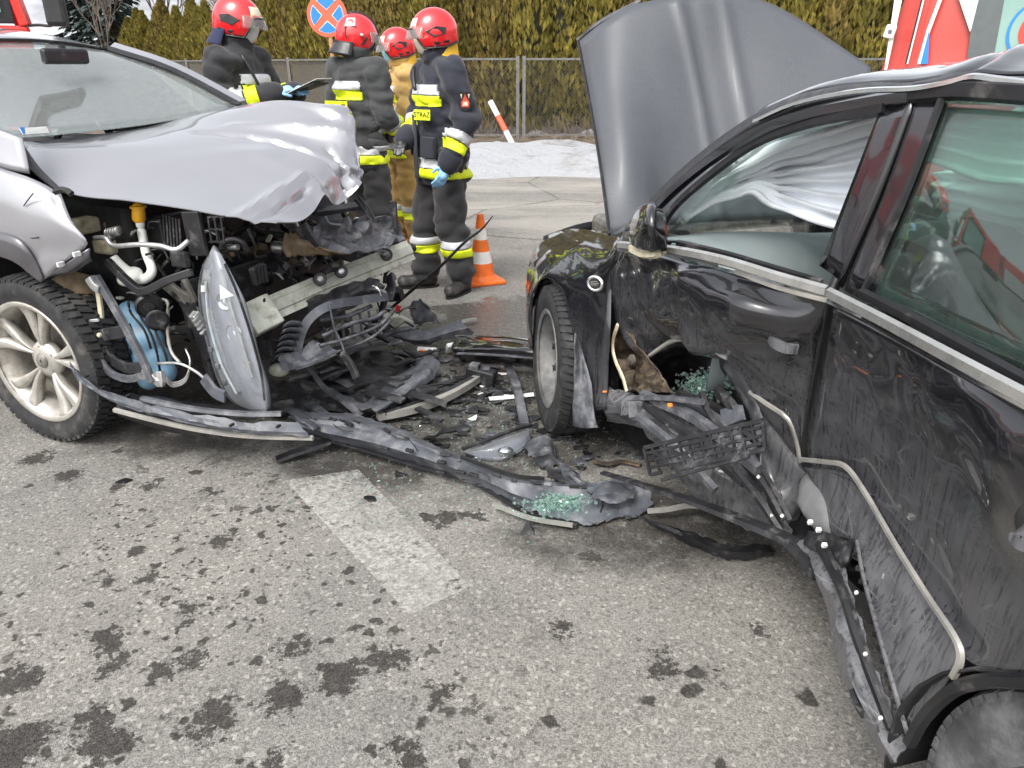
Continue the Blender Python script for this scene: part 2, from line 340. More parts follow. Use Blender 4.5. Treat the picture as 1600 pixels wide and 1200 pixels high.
def marking():
    m = NT('worn_road_paint'); k = m.ramp(m.noise(34, 9, .8), .36, .56); k2 = m.ramp(m.noise(3.2, 4, .6), .30, .58, .26, .64)
    tr = m.n.new('ShaderNodeBsdfTransparent'); mx = m.n.new('ShaderNodeMixShader'); g = m.sep(m.voro(120, out='Color'))
    m.set(col=m.mix(m.ramp(g[0], .1, .9), (.38, .37, .34), (.56, .55, .51)), rough=.85); m.bump(m.noise(200, 3), .4, .003)
    m.link(m.math('MULTIPLY', m.math('MULTIPLY', k, k2), .9), mx.inputs[0]); m.link(tr.outputs[0], mx.inputs[1]); m.link(m.b.outputs[0], mx.inputs[2]); m.link(mx.outputs[0], m.out.inputs[0]); return m.mat
def foliage(name, a, b, c, sc=3.0):
    m = NT(name); k = m.ramp(m.noise(sc, 4, .6), .32, .68); k2 = m.ramp(m.noise(sc * 5, 3), .35, .7); col = m.mix(k2, m.mix(k, a, b), c); m.set(col=col, rough=.75, spec=.2); return m.mat
def snow():
    m = NT('snow'); k = m.ramp(m.noise(1.6, 8, .7), .48, .70, 0, .75); m.set(col=m.mix(k, (.46, .47, .49), (.22, .20, .17)), rough=.8, sub=.05); m.bump(m.noise(5, 9, .75), 1.0, .12); return m.mat
def cloth(name, col, var=.14):
    m = NT(name); k = m.noise(5, 6, .6); m.set(col=m.mix(m.ramp(k, .3, .7), tuple(x * (1 - var) for x in col), tuple(x * (1 + var) for x in col)), rough=.9, sheen=.15, spec=.25); m.bump(m.noise(16, 5, .6), .25, .008); return m.mat
M_ = dict(
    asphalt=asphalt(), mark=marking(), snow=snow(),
    verge=pm('dry_grass_soil', (.11, .085, .055), .95, var=.5, sc=6, bump=.6, bsc=40),
    fieldsnow=pm('far_snow_field', (.62, .63, .65), .9, var=.25, sc=.08),
    hill=pm('wooded_hillside', (.33, .34, .36), .95, var=.4, sc=.06),
    gpaint=paint('grey_car_paint', (.315, .315, .335), (.42, .41, .39), .12, metal=.5, gloss=.2, lowz=(.3, 1.3)),
    gpaintd=paint('dark_grey_moulding', (.05, .047, .055), (.16, .15, .14), .4, metal=.0, gloss=.3, lowz=(.2, 1.2)),
    bpaint=paint('black_car_paint', (.006, .006, .008), (.135, .135, .145), .85, gloss=.1, lowz=(.66, .98), base=.01),
    bwing=paint('glossy_black_wing', (.006, .006, .008), (.13, .13, .14), .75, gloss=.1, lowz=(.25, .75), base=.03),
    bscrape=paint('scraped_black_paint', (.013, .013, .016), (.20, .20, .21), 1.0, gloss=.35, lowz=(.9, 1.4), base=.6),
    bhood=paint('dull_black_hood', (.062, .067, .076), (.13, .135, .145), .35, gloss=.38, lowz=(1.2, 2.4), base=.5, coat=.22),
    black=pm('black_plastic', (.010, .010, .0115), .42, var=.3, dirt=(.09, .085, .08), damt=.25), glossb=pm('gloss_black_paint', (.005, .005, .006), .15, var=.1, coat=1.0, dirt=(.09, .09, .09), damt=.1),
    blackd=pm('dusty_black_plastic', (.016, .016, .0185), .5, var=.4, dirt=(.12, .118, .115), damt=.45, dsc=18),
    greyp=pm('grey_scuffed_plastic', (.066, .069, .079), .5, var=.35, dirt=(.20, .20, .20), damt=.65, dsc=16, bump=.15),
    bumper=pm('slate_bumper_plastic', (.072, .077, .091), .45, var=.3, sc=9, dirt=(.19, .19, .19), damt=.6, dsc=17, bump=.15), lampbody=pm('pale_lamp_housing', (.27, .28, .30), .35, .2, var=.12, dirt=(.25, .25, .25), damt=.3),
    trim=pm('aluminium_trim', (.34, .33, .305), .42, .35, var=.2, dirt=(.30, .28, .24), damt=.6),
    belt=pm('bright_belt_trim', (.52, .52, .50), .28, .75, var=.12, dirt=(.25, .24, .22), damt=.35), chrome=pm('chrome', (.82, .82, .80), .14, 1, var=.06), beam=pm('pale_green_steel', (.50, .52, .44), .5, .15, var=.15, dirt=(.20, .18, .14), damt=.6, dsc=12),
    steel=pm('grimy_steel', (.20, .19, .17), .5, .5, var=.35, dirt=(.10, .085, .065), damt=.7), alu=pm('aluminium', (.50, .50, .49), .4, .8, var=.2, dirt=(.2, .18, .15), damt=.5),
    brown=pm('road_dirt_liner', (.16, .115, .07), .9, var=.4, bump=.5), rust=pm('bared_rusty_steel', (.062, .045, .03), .8, var=.6, sc=22, dirt=(.20, .15, .085), damt=.45, dsc=16, bump=.5), cream=pm('cream_primer', (.50, .46, .33), .65, var=.2, dirt=(.16, .11, .06), damt=.7),
    tyre=pm('tyre_rubber', (.017, .017, .018), .8, var=.3, bump=.2, dirt=(.085, .08, .072), damt=.45, dsc=9), tyred=pm('dusty_tyre_rubber', (.05, .05, .052), .85, var=.3, bump=.25, dirt=(.20, .20, .20), damt=.95, dsc=8), rim=pm('alloy_rim', (.47, .45, .41), .38, .6, var=.15, dirt=(.25, .2, .15), damt=.5), rimd=pm('dirty_dark_rim', (.12, .12, .12), .6, .3, var=.3, dirt=(.25, .24, .22), damt=.8),
    glass=glass('windscreen_glass', (.80, .88, .86), 2.7, .30), sglass=glass('green_side_glass', (.52, .68, .61), 2.0, .05), bscreen=glass('clear_screen_glass', (.88, .94, .91), 1.6, .05), privacy=glass('dark_privacy_glass', (.16, .18, .18), 1.5, .02), lens=glass('headlamp_lens', (.95, .96, .98), 1.5, .10), crumb=glass('crumbled_glass', (.70, .93, .86), 1.6, .3), visor=glass('helmet_visor', (.9, .9, .86), 1.45, .2),  # windscreen film: salt haze, thickened to put pale sky reflection into the colour
    seat=pm('grey_seat_cloth', (.16, .165, .165), .9), seatl=pm('pale_seat_cloth', (.30, .31, .30), .9), dash=pm('grey_green_dashboard', (.16, .19, .19), .55, var=.1, sc=3), dashd=pm('dark_dashboard', (.05, .055, .055), .7, var=.15), airbag=pm('white_airbag_cloth', (.84, .87, .91), .85, var=.05, sc=4),
    white=pm('white_plastic', (.72, .73, .68), .45, var=.06), whited=pm('white_scrap', (.68, .68, .66), .5, var=.15, dirt=(.3, .3, .3), damt=.4), yellow=pm('yellow_cap', (.80, .40, .02), .4, var=.06), blue=pm('pale_blue_tank', (.20, .36, .50), .45, var=.12, dirt=(.35, .36, .34), damt=.4),
    orange=pm('orange_plastic', (.85, .17, .02), .45, var=.12, dirt=(.4, .2, .1), damt=.25), conew=pm('cone_white', (.78, .76, .72), .5, var=.08, dirt=(.4, .38, .34), damt=.3), red=pm('red_paint', (.60, .028, .02), .25, coat=.6, var=.08), ored=pm('orange_red_foil', (.50, .06, .045), .35, coat=.3, var=.04, sc=3), signred=pm('sign_red', (.70, .12, .06), .5, var=.05), signblue=pm('sign_blue', (.02, .20, .62), .5, var=.05), amber=pm('amber_lens', (.80, .22, .03), .3),
    helmet=pm('helmet_red', (.68, .018, .022), .22, coat=.8, var=.05), hplate=pm('helmet_black', (.02, .02, .022), .4), gold=pm('helmet_pale_plate', (.66, .58, .42), .35, var=.08), reflw=pm('helmet_white_mark', (.78, .78, .76), .4),
    jack1=cloth('black_jacket', (.030, .030, .033)), jack2=cloth('charcoal_jacket', (.052, .055, .055)), jack3=cloth('navy_black_jacket', (.026, .028, .038)), tan=cloth('tan_jacket', (.42, .27, .09)), pant=cloth('dark_trousers', (.036, .035, .037)), navy=cloth('navy_cloth', (.018, .022, .055)), flap=pm('yellow_neck_flap', (.72, .42, .03), .8, var=.1), boot=pm('black_boot', (.03, .029, .028), .55, var=.3, dirt=(.16, .15, .13), damt=.6), bootb=pm('brown_boot', (.32, .13, .025), .6, var=.3),
    silver=pm('silver_band', (.50, .51, .52), .45, .1, var=.1), lime=pm('lime_band', (.74, .86, .015), .6, var=.05), skin=pm('skin', (.55, .33, .24), .55, var=.08), glove=pm('blue_glove', (.25, .48, .72), .5, var=.12), maskw=pm('grey_mask', (.50, .50, .49), .8, var=.06), maskc=pm('cream_hood', (.56, .50, .41), .9, var=.08), maskb=pm('blue_mask', (.28, .56, .72), .8, var=.06), ink=pm('black_ink', (.012, .012, .012), .7), emblem=pm('emblem_red', (.55, .08, .05), .7),
    thuja=foliage('thuja_leaves', (.085, .078, .018), (.29, .23, .045), (.17, .14, .030)), thujad=pm('thuja_core_shade', (.018, .017, .008), .95, var=.4), thujab=foliage('brown_thuja_leaves', (.13, .10, .030), (.29, .21, .055), (.11, .09, .024)), bark=pm('bark', (.10, .085, .07), .95, var=.3), twig=pm('bare_twigs', (.17, .135, .11), .95, var=.3), spruce=foliage('spruce_needles', (.018, .035, .03), (.035, .06, .05), (.10, .12, .12)),
    wire=pm('grey_wire', (.13, .125, .11), .6, .3), post=pm('grey_post', (.15, .15, .145), .6, .2, dirt=(.12, .09, .06), damt=.4), mat=pm('reed_mat', (.095, .08, .058), .95, var=.35, sc=30), rustpole=pm('rusty_pole', (.30, .16, .07), .75, var=.35), grey=pm('grey_panel', (.10, .115, .115), .4, var=.06), panew=pm('frosted_pane', (.22, .35, .31), .2, var=.1, sc=2),
)
# ---------------------------------------------------------------- setting: road, verge, snow, fence, hedge, far trees
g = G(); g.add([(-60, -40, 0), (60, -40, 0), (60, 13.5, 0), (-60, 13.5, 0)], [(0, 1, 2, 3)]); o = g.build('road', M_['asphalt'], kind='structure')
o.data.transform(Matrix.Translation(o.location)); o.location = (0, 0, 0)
g = G(); gr = [[V((-60 + 6 * i, 12.0 + 3.5 * j, -.012 + (.06 if j > 0 else 0) + (.03 * nz(V((i, j, 0)), .7) if j else 0))) for i in range(21)] for j in range(16)]
g.sheet(gr, 1, 1, .02, (0, 0, 1)); g.build('verge_ground', M_['verge'], kind='structure', smooth=True)
g = G(); g.add([(-900, 60, .02), (900, 60, .02), (900, 900, .02), (-900, 900, .02)], [(0, 1, 2, 3)]); g.build('snow_field', M_['fieldsnow'], kind='structure')
g = G(); gr = []
for j, (y, z) in enumerate(((150, 0), (170, 10), (210, 24), (260, 30), (330, 8))):
    gr.append([V((-420 + 40 * i, y, z * (.7 + .5 * nz(V((i * .37, j * .2, 3)), 1)) + (6 if z > 5 and i < 9 else 0))) for i in range(22)])
g.sheet(gr, 3, 3, .5, (0, -1, 1)); g.build('hills', M_['hill'], kind='structure', smooth=True)
# faded stripe
q = [GZ(445, 752), GZ(560, 735), GZ(735, 918), GZ(640, 962)]
g = G(); g.add([p + V((0, 0, .004)) for p in q], [(0, 1, 2, 3)]); g.build('road_marking', M_['mark'], kind='structure')
# snow bank along the far kerb
gr = []
for j, (t, z) in enumerate(((0, -.02), (.12, .10), (.3, .20), (.55, .23), (.8, .20), (1, .02))):
    row = []
    for i in range(60):
        x = -14 + i * .5; y0 = 11.25 + .28 * nz(V((x, 0, 0)), .8) + .1 * nz(V((x, 0, 4)), 2.5); yy = y0 + t * 3.6
        row.append(V((x, yy + (.14 * nz(V((x, t, 1)), 1.4) if t > 0 else 0), z * (1 + .55 * nz(V((x, t * 3, 2)), .9)) if z > 0 else z)))
    gr.append(row)
g = G(); g.sheet(gr, 4, 2, .02, (0, 0, 1), fn=lambda p, a, b: .10 * nz(p, 2.4) + .05 * nz(p, 6) + .03 * nz(p, 13) if .05 < a < .98 else 0)
g.build('snow_bank', M_['snow'], smooth=True, label='long dirty white snow bank heaped along the far road edge before the fence', cat='snow')
for (x, y, w, h) in ((1.9, 17.9, .9, .16), (.6, 18.0, .5, .12), (-1.1, 17.8, .5, .1)):
    g = G(); gr = [[V((x + w * (a - .5) * (1 - .3 * abs(b - .5)), y + .5 * (b - .5), max(0, h * math.sin(math.pi * a) * math.sin(math.pi * b)) + .05)) for a in [i / 8 for i in range(9)]] for b in [i / 5 for i in range(6)]]
    g.sheet(gr, 2, 2, .01, (0, 0, 1), fn=lambda p, a, b: .03 * nz(p, 5)); g.build('snow_patch', M_['snow'], smooth=True, label='small leftover snow patch lying under the thuja hedge behind the wire fence', cat='snow', group='snow patches under the hedge')
# --- chain link fence
fence = root('chain_link_fence', 'grey chain link fence with steel frames in front of the thuja hedge', 'fence', (-2.4, 17, 0))
corner = V((-2.4, 17, 0)); dl = V((-1.6, 1.92, 0)); posts = [corner + dl * k for k in range(10, 0, -1)] + [corner + V((2.58 * k, .05 * k, 0)) for k in range(0, 6)]
FH = 1.6
for k, p in enumerate(posts):
    n_ = 2 if k >= 10 else 1
    for q_ in range(n_):
        g = G(); g.box(p + V((q_ * .13 - .06 * (n_ - 1), 0, FH / 2 + .01)), (.07, .07, FH + .1)); g.build('post', M_['post'], fence, bevel=.006)
for k, (a, b) in enumerate(zip(posts, posts[1:])):
    dv = (b - a); L = dv.length; dv.normalize(); a2 = a + dv * .1; b2 = b - dv * .1
    for z in (.12, FH): G().beam(a2 + V((0, 0, z)), b2 + V((0, 0, z)), .04, .04).build('rail', M_['post'], fence)
    g = G(); st = .075; H_ = FH - .14; n_ = int((L - .2 + H_) / st)
    for s_ in (1, -1):
        for i in range(n_):
            x0 = i * st - H_; t0, t1 = max(0, -x0), min(H_, (L - .2) - x0)
            if t1 - t0 < .03: continue
            def W_(t): return a2 + dv * ((x0 + t) if s_ > 0 else (L - .2 - x0 - t)) + V((0, .012 * s_, .13 + t))
            g.beam(W_(t0), W_(t1), .004, .004, V((0, 1, 0)))
    g.build('wire_mesh', M_['wire'], fence)
    if k < 9:
        nn = V((-dv.y, dv.x, 0)); nn = nn if nn.y > 0 else -nn; g = G()
        for r_ in range(22): z = .1 + r_ * .068; g.beam(a2 + nn * .06 + V((0, 0, z)), b2 + nn * .06 + V((0, 0, z)), .03, .062)
        g.build('reed_screen', M_['mat'], fence, kind='stuff')
# --- thuja hedge, tree by tree
def thuja_mesh(seed, H, w):
    rnd = random.Random(seed); vs_, fs = [], []
    def rad(z, a):
        t = z / H; r = w * (1.0 if t < .55 else max(.03, 1 - ((t - .55) / .45) ** 1.5)) * (.75 + .25 * min(1, t * 5))
        return r * (1 + .22 * noise.noise(V((math.cos(a) * 1.6 + seed, math.sin(a) * 1.6, z * 1.7))) + .10 * noise.noise(V((math.cos(a) * 4, math.sin(a) * 4 + seed, z * 5))))
    for i in range(3600):
        z = .12 + (H - .12) * rnd.random() ** .85; a = rnd.uniform(0, 2 * math.pi); r = rad(z, a) * rnd.uniform(.72, 1.06)
        p = V((r * math.cos(a), r * math.sin(a), z)); out = V((math.cos(a), math.sin(a), 0)); up = (V((0, 0, 1)) * rnd.uniform(.6, 1.1) + out * rnd.uniform(.1, .7)).normalized()
        sd_ = (up.cross(out) * math.cos(rnd.uniform(-1.2, 1.2)) + out * rnd.uniform(-.8, .8)).normalized(); l = rnd.uniform(.07, .17); b = len(vs_)
        vs_ += [p - up * l * .3, p + sd_ * l * .28 + up * l * .25, p + up * l, p - sd_ * l * .28 + up * l * .3, p + sd_ * l * .42 + up * l * .75, p - sd_ * l * .40 + up * l * .8]
        fs += [(b, b + 1, b + 2), (b, b + 2, b + 3), (b, b + 4, b + 1), (b, b + 3, b + 5)]
    me = bpy.data.meshes.new('thuja_crown'); me.from_pydata([tuple(v) for v in vs_], [], fs); return me
def core_mesh(seed, H, w):  # solid dark core added inside each crown to block light
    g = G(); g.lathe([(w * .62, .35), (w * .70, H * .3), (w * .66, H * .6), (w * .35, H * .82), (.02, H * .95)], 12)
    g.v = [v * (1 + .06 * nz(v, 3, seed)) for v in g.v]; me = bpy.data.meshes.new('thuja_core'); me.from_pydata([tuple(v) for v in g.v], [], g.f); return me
def trunk_mesh():
    g = G(); g.tube([(0, 0, -.05), (.02, 0, .5), (0, .01, 2.6)], .055, 7, 2, scale=lambda t: 1.2 - .8 * t); me = bpy.data.meshes.new('thuja_trunk'); me.from_pydata([tuple(v) for v in g.v], [], g.f); return me
TV = []
for sd_ in range(5):
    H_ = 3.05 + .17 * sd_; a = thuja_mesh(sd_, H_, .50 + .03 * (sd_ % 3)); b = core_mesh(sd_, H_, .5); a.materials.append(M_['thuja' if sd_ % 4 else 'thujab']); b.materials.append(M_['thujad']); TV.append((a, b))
TM = trunk_mesh(); TM.materials.append(M_['bark'])
def thuja(p, k, sc, rz, label, group):
    o = root('thuja_tree', label, 'tree', p, rz, group); o.scale = sc; a, b = TV[k]
    for nm, me in (('crown', a), ('shade_core', b), ('trunk', TM)):
        c = bpy.data.objects.new(nm, me); COL.objects.link(c); c.parent = o
rt = random.Random(3)
ORD = 'first second third fourth fifth sixth seventh eighth ninth tenth eleventh twelfth thirteenth fourteenth fifteenth sixteenth seventeenth eighteenth nineteenth twentieth'.split()
def ordw(i): return ORD[i] if i < 20 else ('twenty ' + ORD[i - 20] if i < 29 else 'thirtieth' if i == 29 else 'thirty ' + ORD[i - 30])
nl = V((1.92, 1.6, 0)).normalized() * 1.25
for i in range(34):
    p = corner + dl.normalized() * (i * .74 + .3) + nl + V((rt.uniform(-.08, .08), rt.uniform(-.1, .1), 0))
    thuja(p, rt.randrange(5), (1, 1, .98 + rt.uniform(-.07, .07)), rt.uniform(0, 6), ordw(i) + ' columnar thuja from the fence corner along the reed backed receding fence', 'thuja hedge along the receding fence')
for i in range(17):
    x = -1.75 + i * .72; p = V((x, 18.3 + rt.uniform(-.1, .1), 0)) if i > 1 else V((x + .15, 18.6, 0))
    thuja(p, rt.randrange(5), (1.04, 1, 1.22 + rt.uniform(-.05, .08)), rt.uniform(0, 6), ordw(i) + ' tall thuja from the fence corner behind the open chain link fence', 'thuja hedge behind the open fence')
# low dry brush under the hedge
g = G()
for i in range(1500):
    x = rt.uniform(-3, 10); y = rt.uniform(16.6, 17.8) ; h = rt.uniform(.12, .5) * (1 if y > 17.15 else .35); p = V((x, y, .02)); q_ = p + V((rt.uniform(-.2, .2), rt.uniform(-.15, .15), h)); g.sweep([p, (p + q_) / 2 + V((.03, 0, .03)), q_], [(-.005, 0), (.005, 0), (0, .006)])
g.build('dry_grass', M_['twig'], kind='stuff', label='tangle of dry brown grass and twigs along the fence foot', cat='dry grass')
# --- far trees
def bare_tree(p, H, seed, label, spread=.5, group=None):
    rnd = random.Random(seed); o = root('bare_tree', label, 'tree', p, 0, group); tr = G(); br = G()
    def grow(a, d, L, r, lv):
        q_ = a + d * L; m_ = a + d * L * .5 + V((rnd.uniform(-.06, .06) * L, rnd.uniform(-.06, .06) * L, 0)); (tr if lv < 2 else br).tube([a, m_, q_], r, 5 if lv < 2 else 3, 1, scale=lambda t: 1 - .45 * t)
        if lv >= 5: return
        for i in range(4 if lv < 2 else 3 if lv < 4 else 5):
            ax = V((rnd.uniform(-1, 1), rnd.uniform(-1, 1), rnd.uniform(-.2, .5))); nd = (d + ax * spread).normalized(); grow(a + d * L * rnd.uniform(.5, 1), nd, L * rnd.uniform(.55, .8), r * .55, lv + 1)
    grow(V(p), V((0, 0, 1)), H * .28, H * .009, 0); tr.build('trunk', M_['bark'], o, smooth=True); br.build('crown', M_['twig'], o); return o
for (x, y, H_, sd_, lb) in ((-15.0, 31, 8, 1, 'bare grey tree with fine twigs just beyond the red fire engine mirror'), (-19.5, 48, 12, 2, 'tall bare tree far behind the end of the thuja hedge'), (-15.5, 47, 11, 3, 'bushy bare brownish tree above the low end of the hedge'), (-12.2, 50, 12, 5, 'spreading bare tree rising behind the middle of the hedge'), (-24, 52, 11, 6, 'bare tree half hidden behind the fire engine cab')):
    bare_tree((x, y, 0), H_, sd_, lb)
def spruce(p, H, seed, label):
    rnd = random.Random(seed); o = root('spruce_tree', label, 'tree', p); G().tube([V(p), V(p) + V((0, 0, H))], .16, 7, 1, scale=lambda t: 1 - .9 * t).build('trunk', M_['bark'], o); g = G()
    for i in range(2600):
        t = rnd.random() ** .8; z = .6 + (H - .6) * t; a = rnd.uniform(0, 6.283); rr = (1 - t) * H * .2 + .1; r = rr * rnd.uniform(.25, 1); ou = V((math.cos(a), math.sin(a), -.25)); p_ = V(p) + V((math.cos(a) * r, math.sin(a) * r, z - .25 * r)); sd_ = V((-math.sin(a), math.cos(a), 0)); l = rnd.uniform(.25, .55)
        g.add([p_, p_ + ou * l + sd_ * l * .3, p_ + ou * l * 1.3 + V((0, 0, -.1)), p_ + ou * l - sd_ * l * .3], [(0, 1, 2, 3)])
    g.build('crown', M_['spruce'], o)
spruce((-17.6, 36, 0), 9, 1, 'dark spruce dusted with snow beyond the fire engine mirror'); spruce((-21.5, 45, 0), 11, 2, 'dark spruce standing behind the bare tree at the hedge end')
# --- no stopping sign
sg = root('no_stopping_sign', 'round blue no stopping sign with red rim and cross on a rusty pole', 'sign', (-2.86, 12.9, 0))
sc_ = AY(511, 24, 12.9)
Mx = basis(V((1, 0, 0)), V((0, 0, 1)), V((0, -1, 0)), sc_)
G().tube([(sc_.x + .05, 12.93, 0), (sc_.x + .01, 12.93, sc_.z + .32)], .032, 10).build('pole', M_['rustpole'], sg, smooth=True)
G().lathe([(.30, -.006), (.305, 0), (.30, .004)], 40, Mx).build('rim_disc', M_['signred'], sg)
def sector(a0, a1, r, off, z):
    am = (a0 + a1) / 2; pts = [V((off * math.cos(am), off * math.sin(am), z))] + [V((r * math.cos(a), r * math.sin(a), z)) for a in [a0 + (a1 - a0) * i / 10 for i in range(11)]]
    return [Mx @ p for p in pts]
for i in range(4):
    c_ = i * math.pi / 2; G().poly(sector(c_ - .62, c_ + .62, .248, .07, .010), .004, (0, -1, 0)).build('edge_line', M_['white'], sg); G().poly(sector(c_ - .59, c_ + .59, .240, .085, .014), .004, (0, -1, 0)).build('blue_field', M_['signblue'], sg)
G().beam(sc_ + V((-.02, .03, .12)), sc_ + V((.05, .03, .12)), .03, .05).build('clamp', M_['post'], sg)
# --- leaning red white marker pole
a = AY(808, 238, 14.6); a.z = 0; b = AY(766, 158, 14.9); d_ = b - a
mp = root('marker_pole', 'slim white pole with red bands leaning in the snow bank', 'pole', a)
cuts = [0, .10, .42, .72, 1.0]
for i in range(4):
    G().tube([a + d_ * cuts[i], a + d_ * cuts[i + 1]], .05, 10).build('band', M_['signred' if i in (0, 2) else 'conew'], mp, smooth=False)
# --- traffic cone
cp = GZ(752, 440); cn = root('traffic_cone', 'orange traffic cone with white bands behind the firefighter in navy trousers', 'cone', cp, .4)
def CM(z): return Matrix.Translation(cp)
g = G(); g.box(cp + V((0, 0, .015)), (.29, .29, .03), Matrix.Rotation(.4, 3, 'Z')); g.build('base', M_['orange'], cn, bevel=.01)
zs = [.03, .06, .15, .235, .32, .40, .50]; rs = [.12, .098, .082, .066, .05, .038, .024]
for i in range(6): G().lathe([(rs[i], zs[i]), (rs[i + 1], zs[i + 1])], 24, Matrix.Translation(cp)).build('white_band' if i in (2, 4) else 'body', M_['conew' if i in (2, 4) else 'orange'], cn, smooth=False, auto=40)
# ---------------------------------------------------------------- wheels
def wheel(c, axis, Rt, w, Rr, parent, spokes, mrim, seed=0, name='wheel', mt='tyre'):
    """c = centre, axis = unit vector pointing out of the car"""
    axis = axis.normalized(); x = V((0, 0, 1)).cross(axis).normalized(); y = axis.cross(x); M = basis(x, y, axis, c); h = w / 2
    g = G(); g.lathe([(Rr - .03, -h * .9), (Rr - .015, -h * .85), (Rr - .035, -h * .3), (Rr - .05, h * .3), (Rr - .018, h * .80), (Rr + .002, h * .93), (Rr - .004, h * .97), (Rr - .02, h * .90)], 48, M, cap=False)
    wo = g.build(name, mrim, parent, smooth=True)
    g = G(); g.lathe([(Rr - .02, -h * .5), (.04, -h * .45)], 40, M, cap=False); g.lathe([(.15, -h * .2), (.15, -h * .1), (.02, -h * .1)], 32, M); g.build('brake_disc', M_['steel'], wo)
    g = G(); mid = (Rr + Rt) / 2
    prof = [(Rr - .012, -h * .88), (mid, -h * 1.03), (Rt - .025, -h * .98), (Rt - .008, -h * .86), (Rt - .006, 0), (Rt - .008, h * .86), (Rt - .025, h * .98), (mid, h * 1.03), (Rr + .03, h * 1.0), (Rr + .022, h * .97), (Rr - .012, h * .9)]
    g.lathe(prof, 64, M, cap=False)
    n = 62
    for i in range(n):
        a0 = 2 * math.pi * i / n; da = 2 * math.pi / n * .34
        for (z0, z1, sh) in ((-h * .95, -h * .56, .03), (-h * .50, -h * .06, .05), (h * .0, h * .44, .05), (h * .50, h * .95, .03)):
            pts = []
            for r in (Rt - .014, Rt + .004):
                for (zz, aa) in ((z0, a0 - da), (z0, a0 + da), (z1, a0 + da + sh), (z1, a0 - da + sh)):
                    rr = r - (.012 if abs(zz) > h * .9 else 0); pts.append(M @ V((rr * math.cos(aa), rr * math.sin(aa), zz)))
            g.add(pts, [(4, 5, 6, 7), (0, 1, 5, 4), (1, 2, 6, 5), (2, 3, 7, 6), (3, 0, 4, 7)])
    g.build('tyre', M_[mt], wo, auto=30)
    if spokes:
        hub = G(); hub.lathe([(.001, h * .62), (.045, h * .60), (.075, h * .50), (.085, h * .30), (.07, h * .1)], 28, M); hub.build('hub', mrim, wo, smooth=True)
        G().lathe([(.001, h * .68), (.030, h * .66), (.034, h * .58)], 20, M).build('centre_cap', M_['steel'], wo, smooth=True)
        dm = [(0, .016), (.011, 0), (0, -.016), (-.011, 0)]; di = [(0, .010), (.006, 0), (0, -.010), (-.006, 0)]; m4 = [M @ V((a, b, h * .685)) for a, b in dm]; m4b = [M @ V((a, b, h * .69)) for a, b in di]
        G().poly(m4, .003, axis).build('emblem', M_['chrome'], wo); G().poly(m4b, .003, axis).build('emblem', M_['ink'], wo)
        for i in range(5):
            a = 2 * math.pi * i / 5 + .2
            G().lathe([(.008, h * .5), (.008, h * .56)], 8, M @ Matrix.Translation((.055 * math.cos(a + .3), .055 * math.sin(a + .3), 0))).build('wheel_bolt', M_['steel'], wo)
            for sgn in (-1, 1):
                # twin blade spokes that fan out and twist
                rr = [.05, .12, .20, Rr - .012]; off = [.05, .13, .19, .25]; hw = [.13, .12, .125, .14]; top = [.50, .64, .68, .80]; gr = []
                for r, of, w_, tz in zip(rr, off, hw, top):
                    ca = a + sgn * of
                    gr.append([M @ V((r * math.cos(ca + q), r * math.sin(ca + q), h * (tz - dz))) for q, dz in ((-w_, .34), (-w_ * .8, .04), (w_ * .2 * sgn, 0.0), (w_ * .8, .05), (w_, .34))])
                G().sheet(gr, 3, 2, .012, axis).build('spoke', mrim, wo, smooth=True)
    else:
        g = G(); g.lathe([(.001, h * .42), (.07, h * .42), (.085, h * .3), (.16, h * .22), (Rr - .06, h * .32), (Rr - .03, h * .2)], 40, M, cap=False); g.build('wheel_disc', mrim, wo, smooth=True)
        for i in range(5): a = 2 * math.pi * i / 5; G().lathe([(.011, h * .36), (.011, h * .46)], 8, M @ Matrix.Translation((.05 * math.cos(a), .05 * math.sin(a), 0))).build('wheel_bolt', M_['steel'], wo)
        for i in range(10): a = 2 * math.pi * i / 10; G().lathe([(.017, h * .2), (.017, h * .33)], 10, M @ Matrix.Translation((.165 * math.cos(a), .165 * math.sin(a), 0))).build('vent_hole', M_['ink'], wo)
    return wo
# ---------------------------------------------------------------- black saloon with its bonnet up and its left side stove in
def gk(K, rows): return [[K(*p) for p in r] for r in rows]
NB = FB.n
bc = root('black_car', 'black saloon with bonnet open and caved in scraped driver side doors', 'car', LB(-.8, 0, -.75), -R(FB.az))
def dent(amp, sc, seed=0, f2=.35): return lambda p, a, b: amp * (nz(p, sc, seed) + f2 * nz(p, sc * 2.7, seed + 3))
def crease(amp, sc, seed=0):
    def f(p, a, b):
        e = min(a, 1 - a, b, 1 - b) * 8; q = abs(nz(p, sc, seed)) * 2 - .5
        return amp * q * min(1, .15 + e)
    return f
# front wing
g = G(); g.sheet(gk(KB, [
    [(826, 545, .06), (821, 470, .05), (826, 412, .0), (846, 374, -.10), (890, 358, -.16), (955, 362, -.13), (978, 352, -.10)],
    [(828, 545, .08), (824, 475, .09), (830, 425, .05), (850, 398, .0), (890, 388, -.02), (940, 395, -.01), (970, 385, -.01)],
    [(830, 545, .09), (826, 482, .11), (834, 440, .09), (856, 420, .07), (886, 425, .05), (925, 450, .03), (957, 440, -.01)],
    [(832, 546, .09), (829, 490, .11), (838, 447, .10), (857, 431, .09), (882, 452, .07), (912, 500, .05), (953, 520, .01)],
    [(834, 546, .07), (832, 492, .09), (841, 451, .08), (858, 436, .07), (886, 480, .07), (915, 570, .05), (950, 590, .0)],
    [(835, 546, .05), (834, 493, .06), (843, 453, .05), (858, 440, .05), (893, 520, .07), (922, 630, .05), (948, 640, .0)]]), 4, 4, .003, NB, fn=crease(.014, 6, 2))
wing = g.build('front_wing', M_['bwing'], bc, smooth=True)
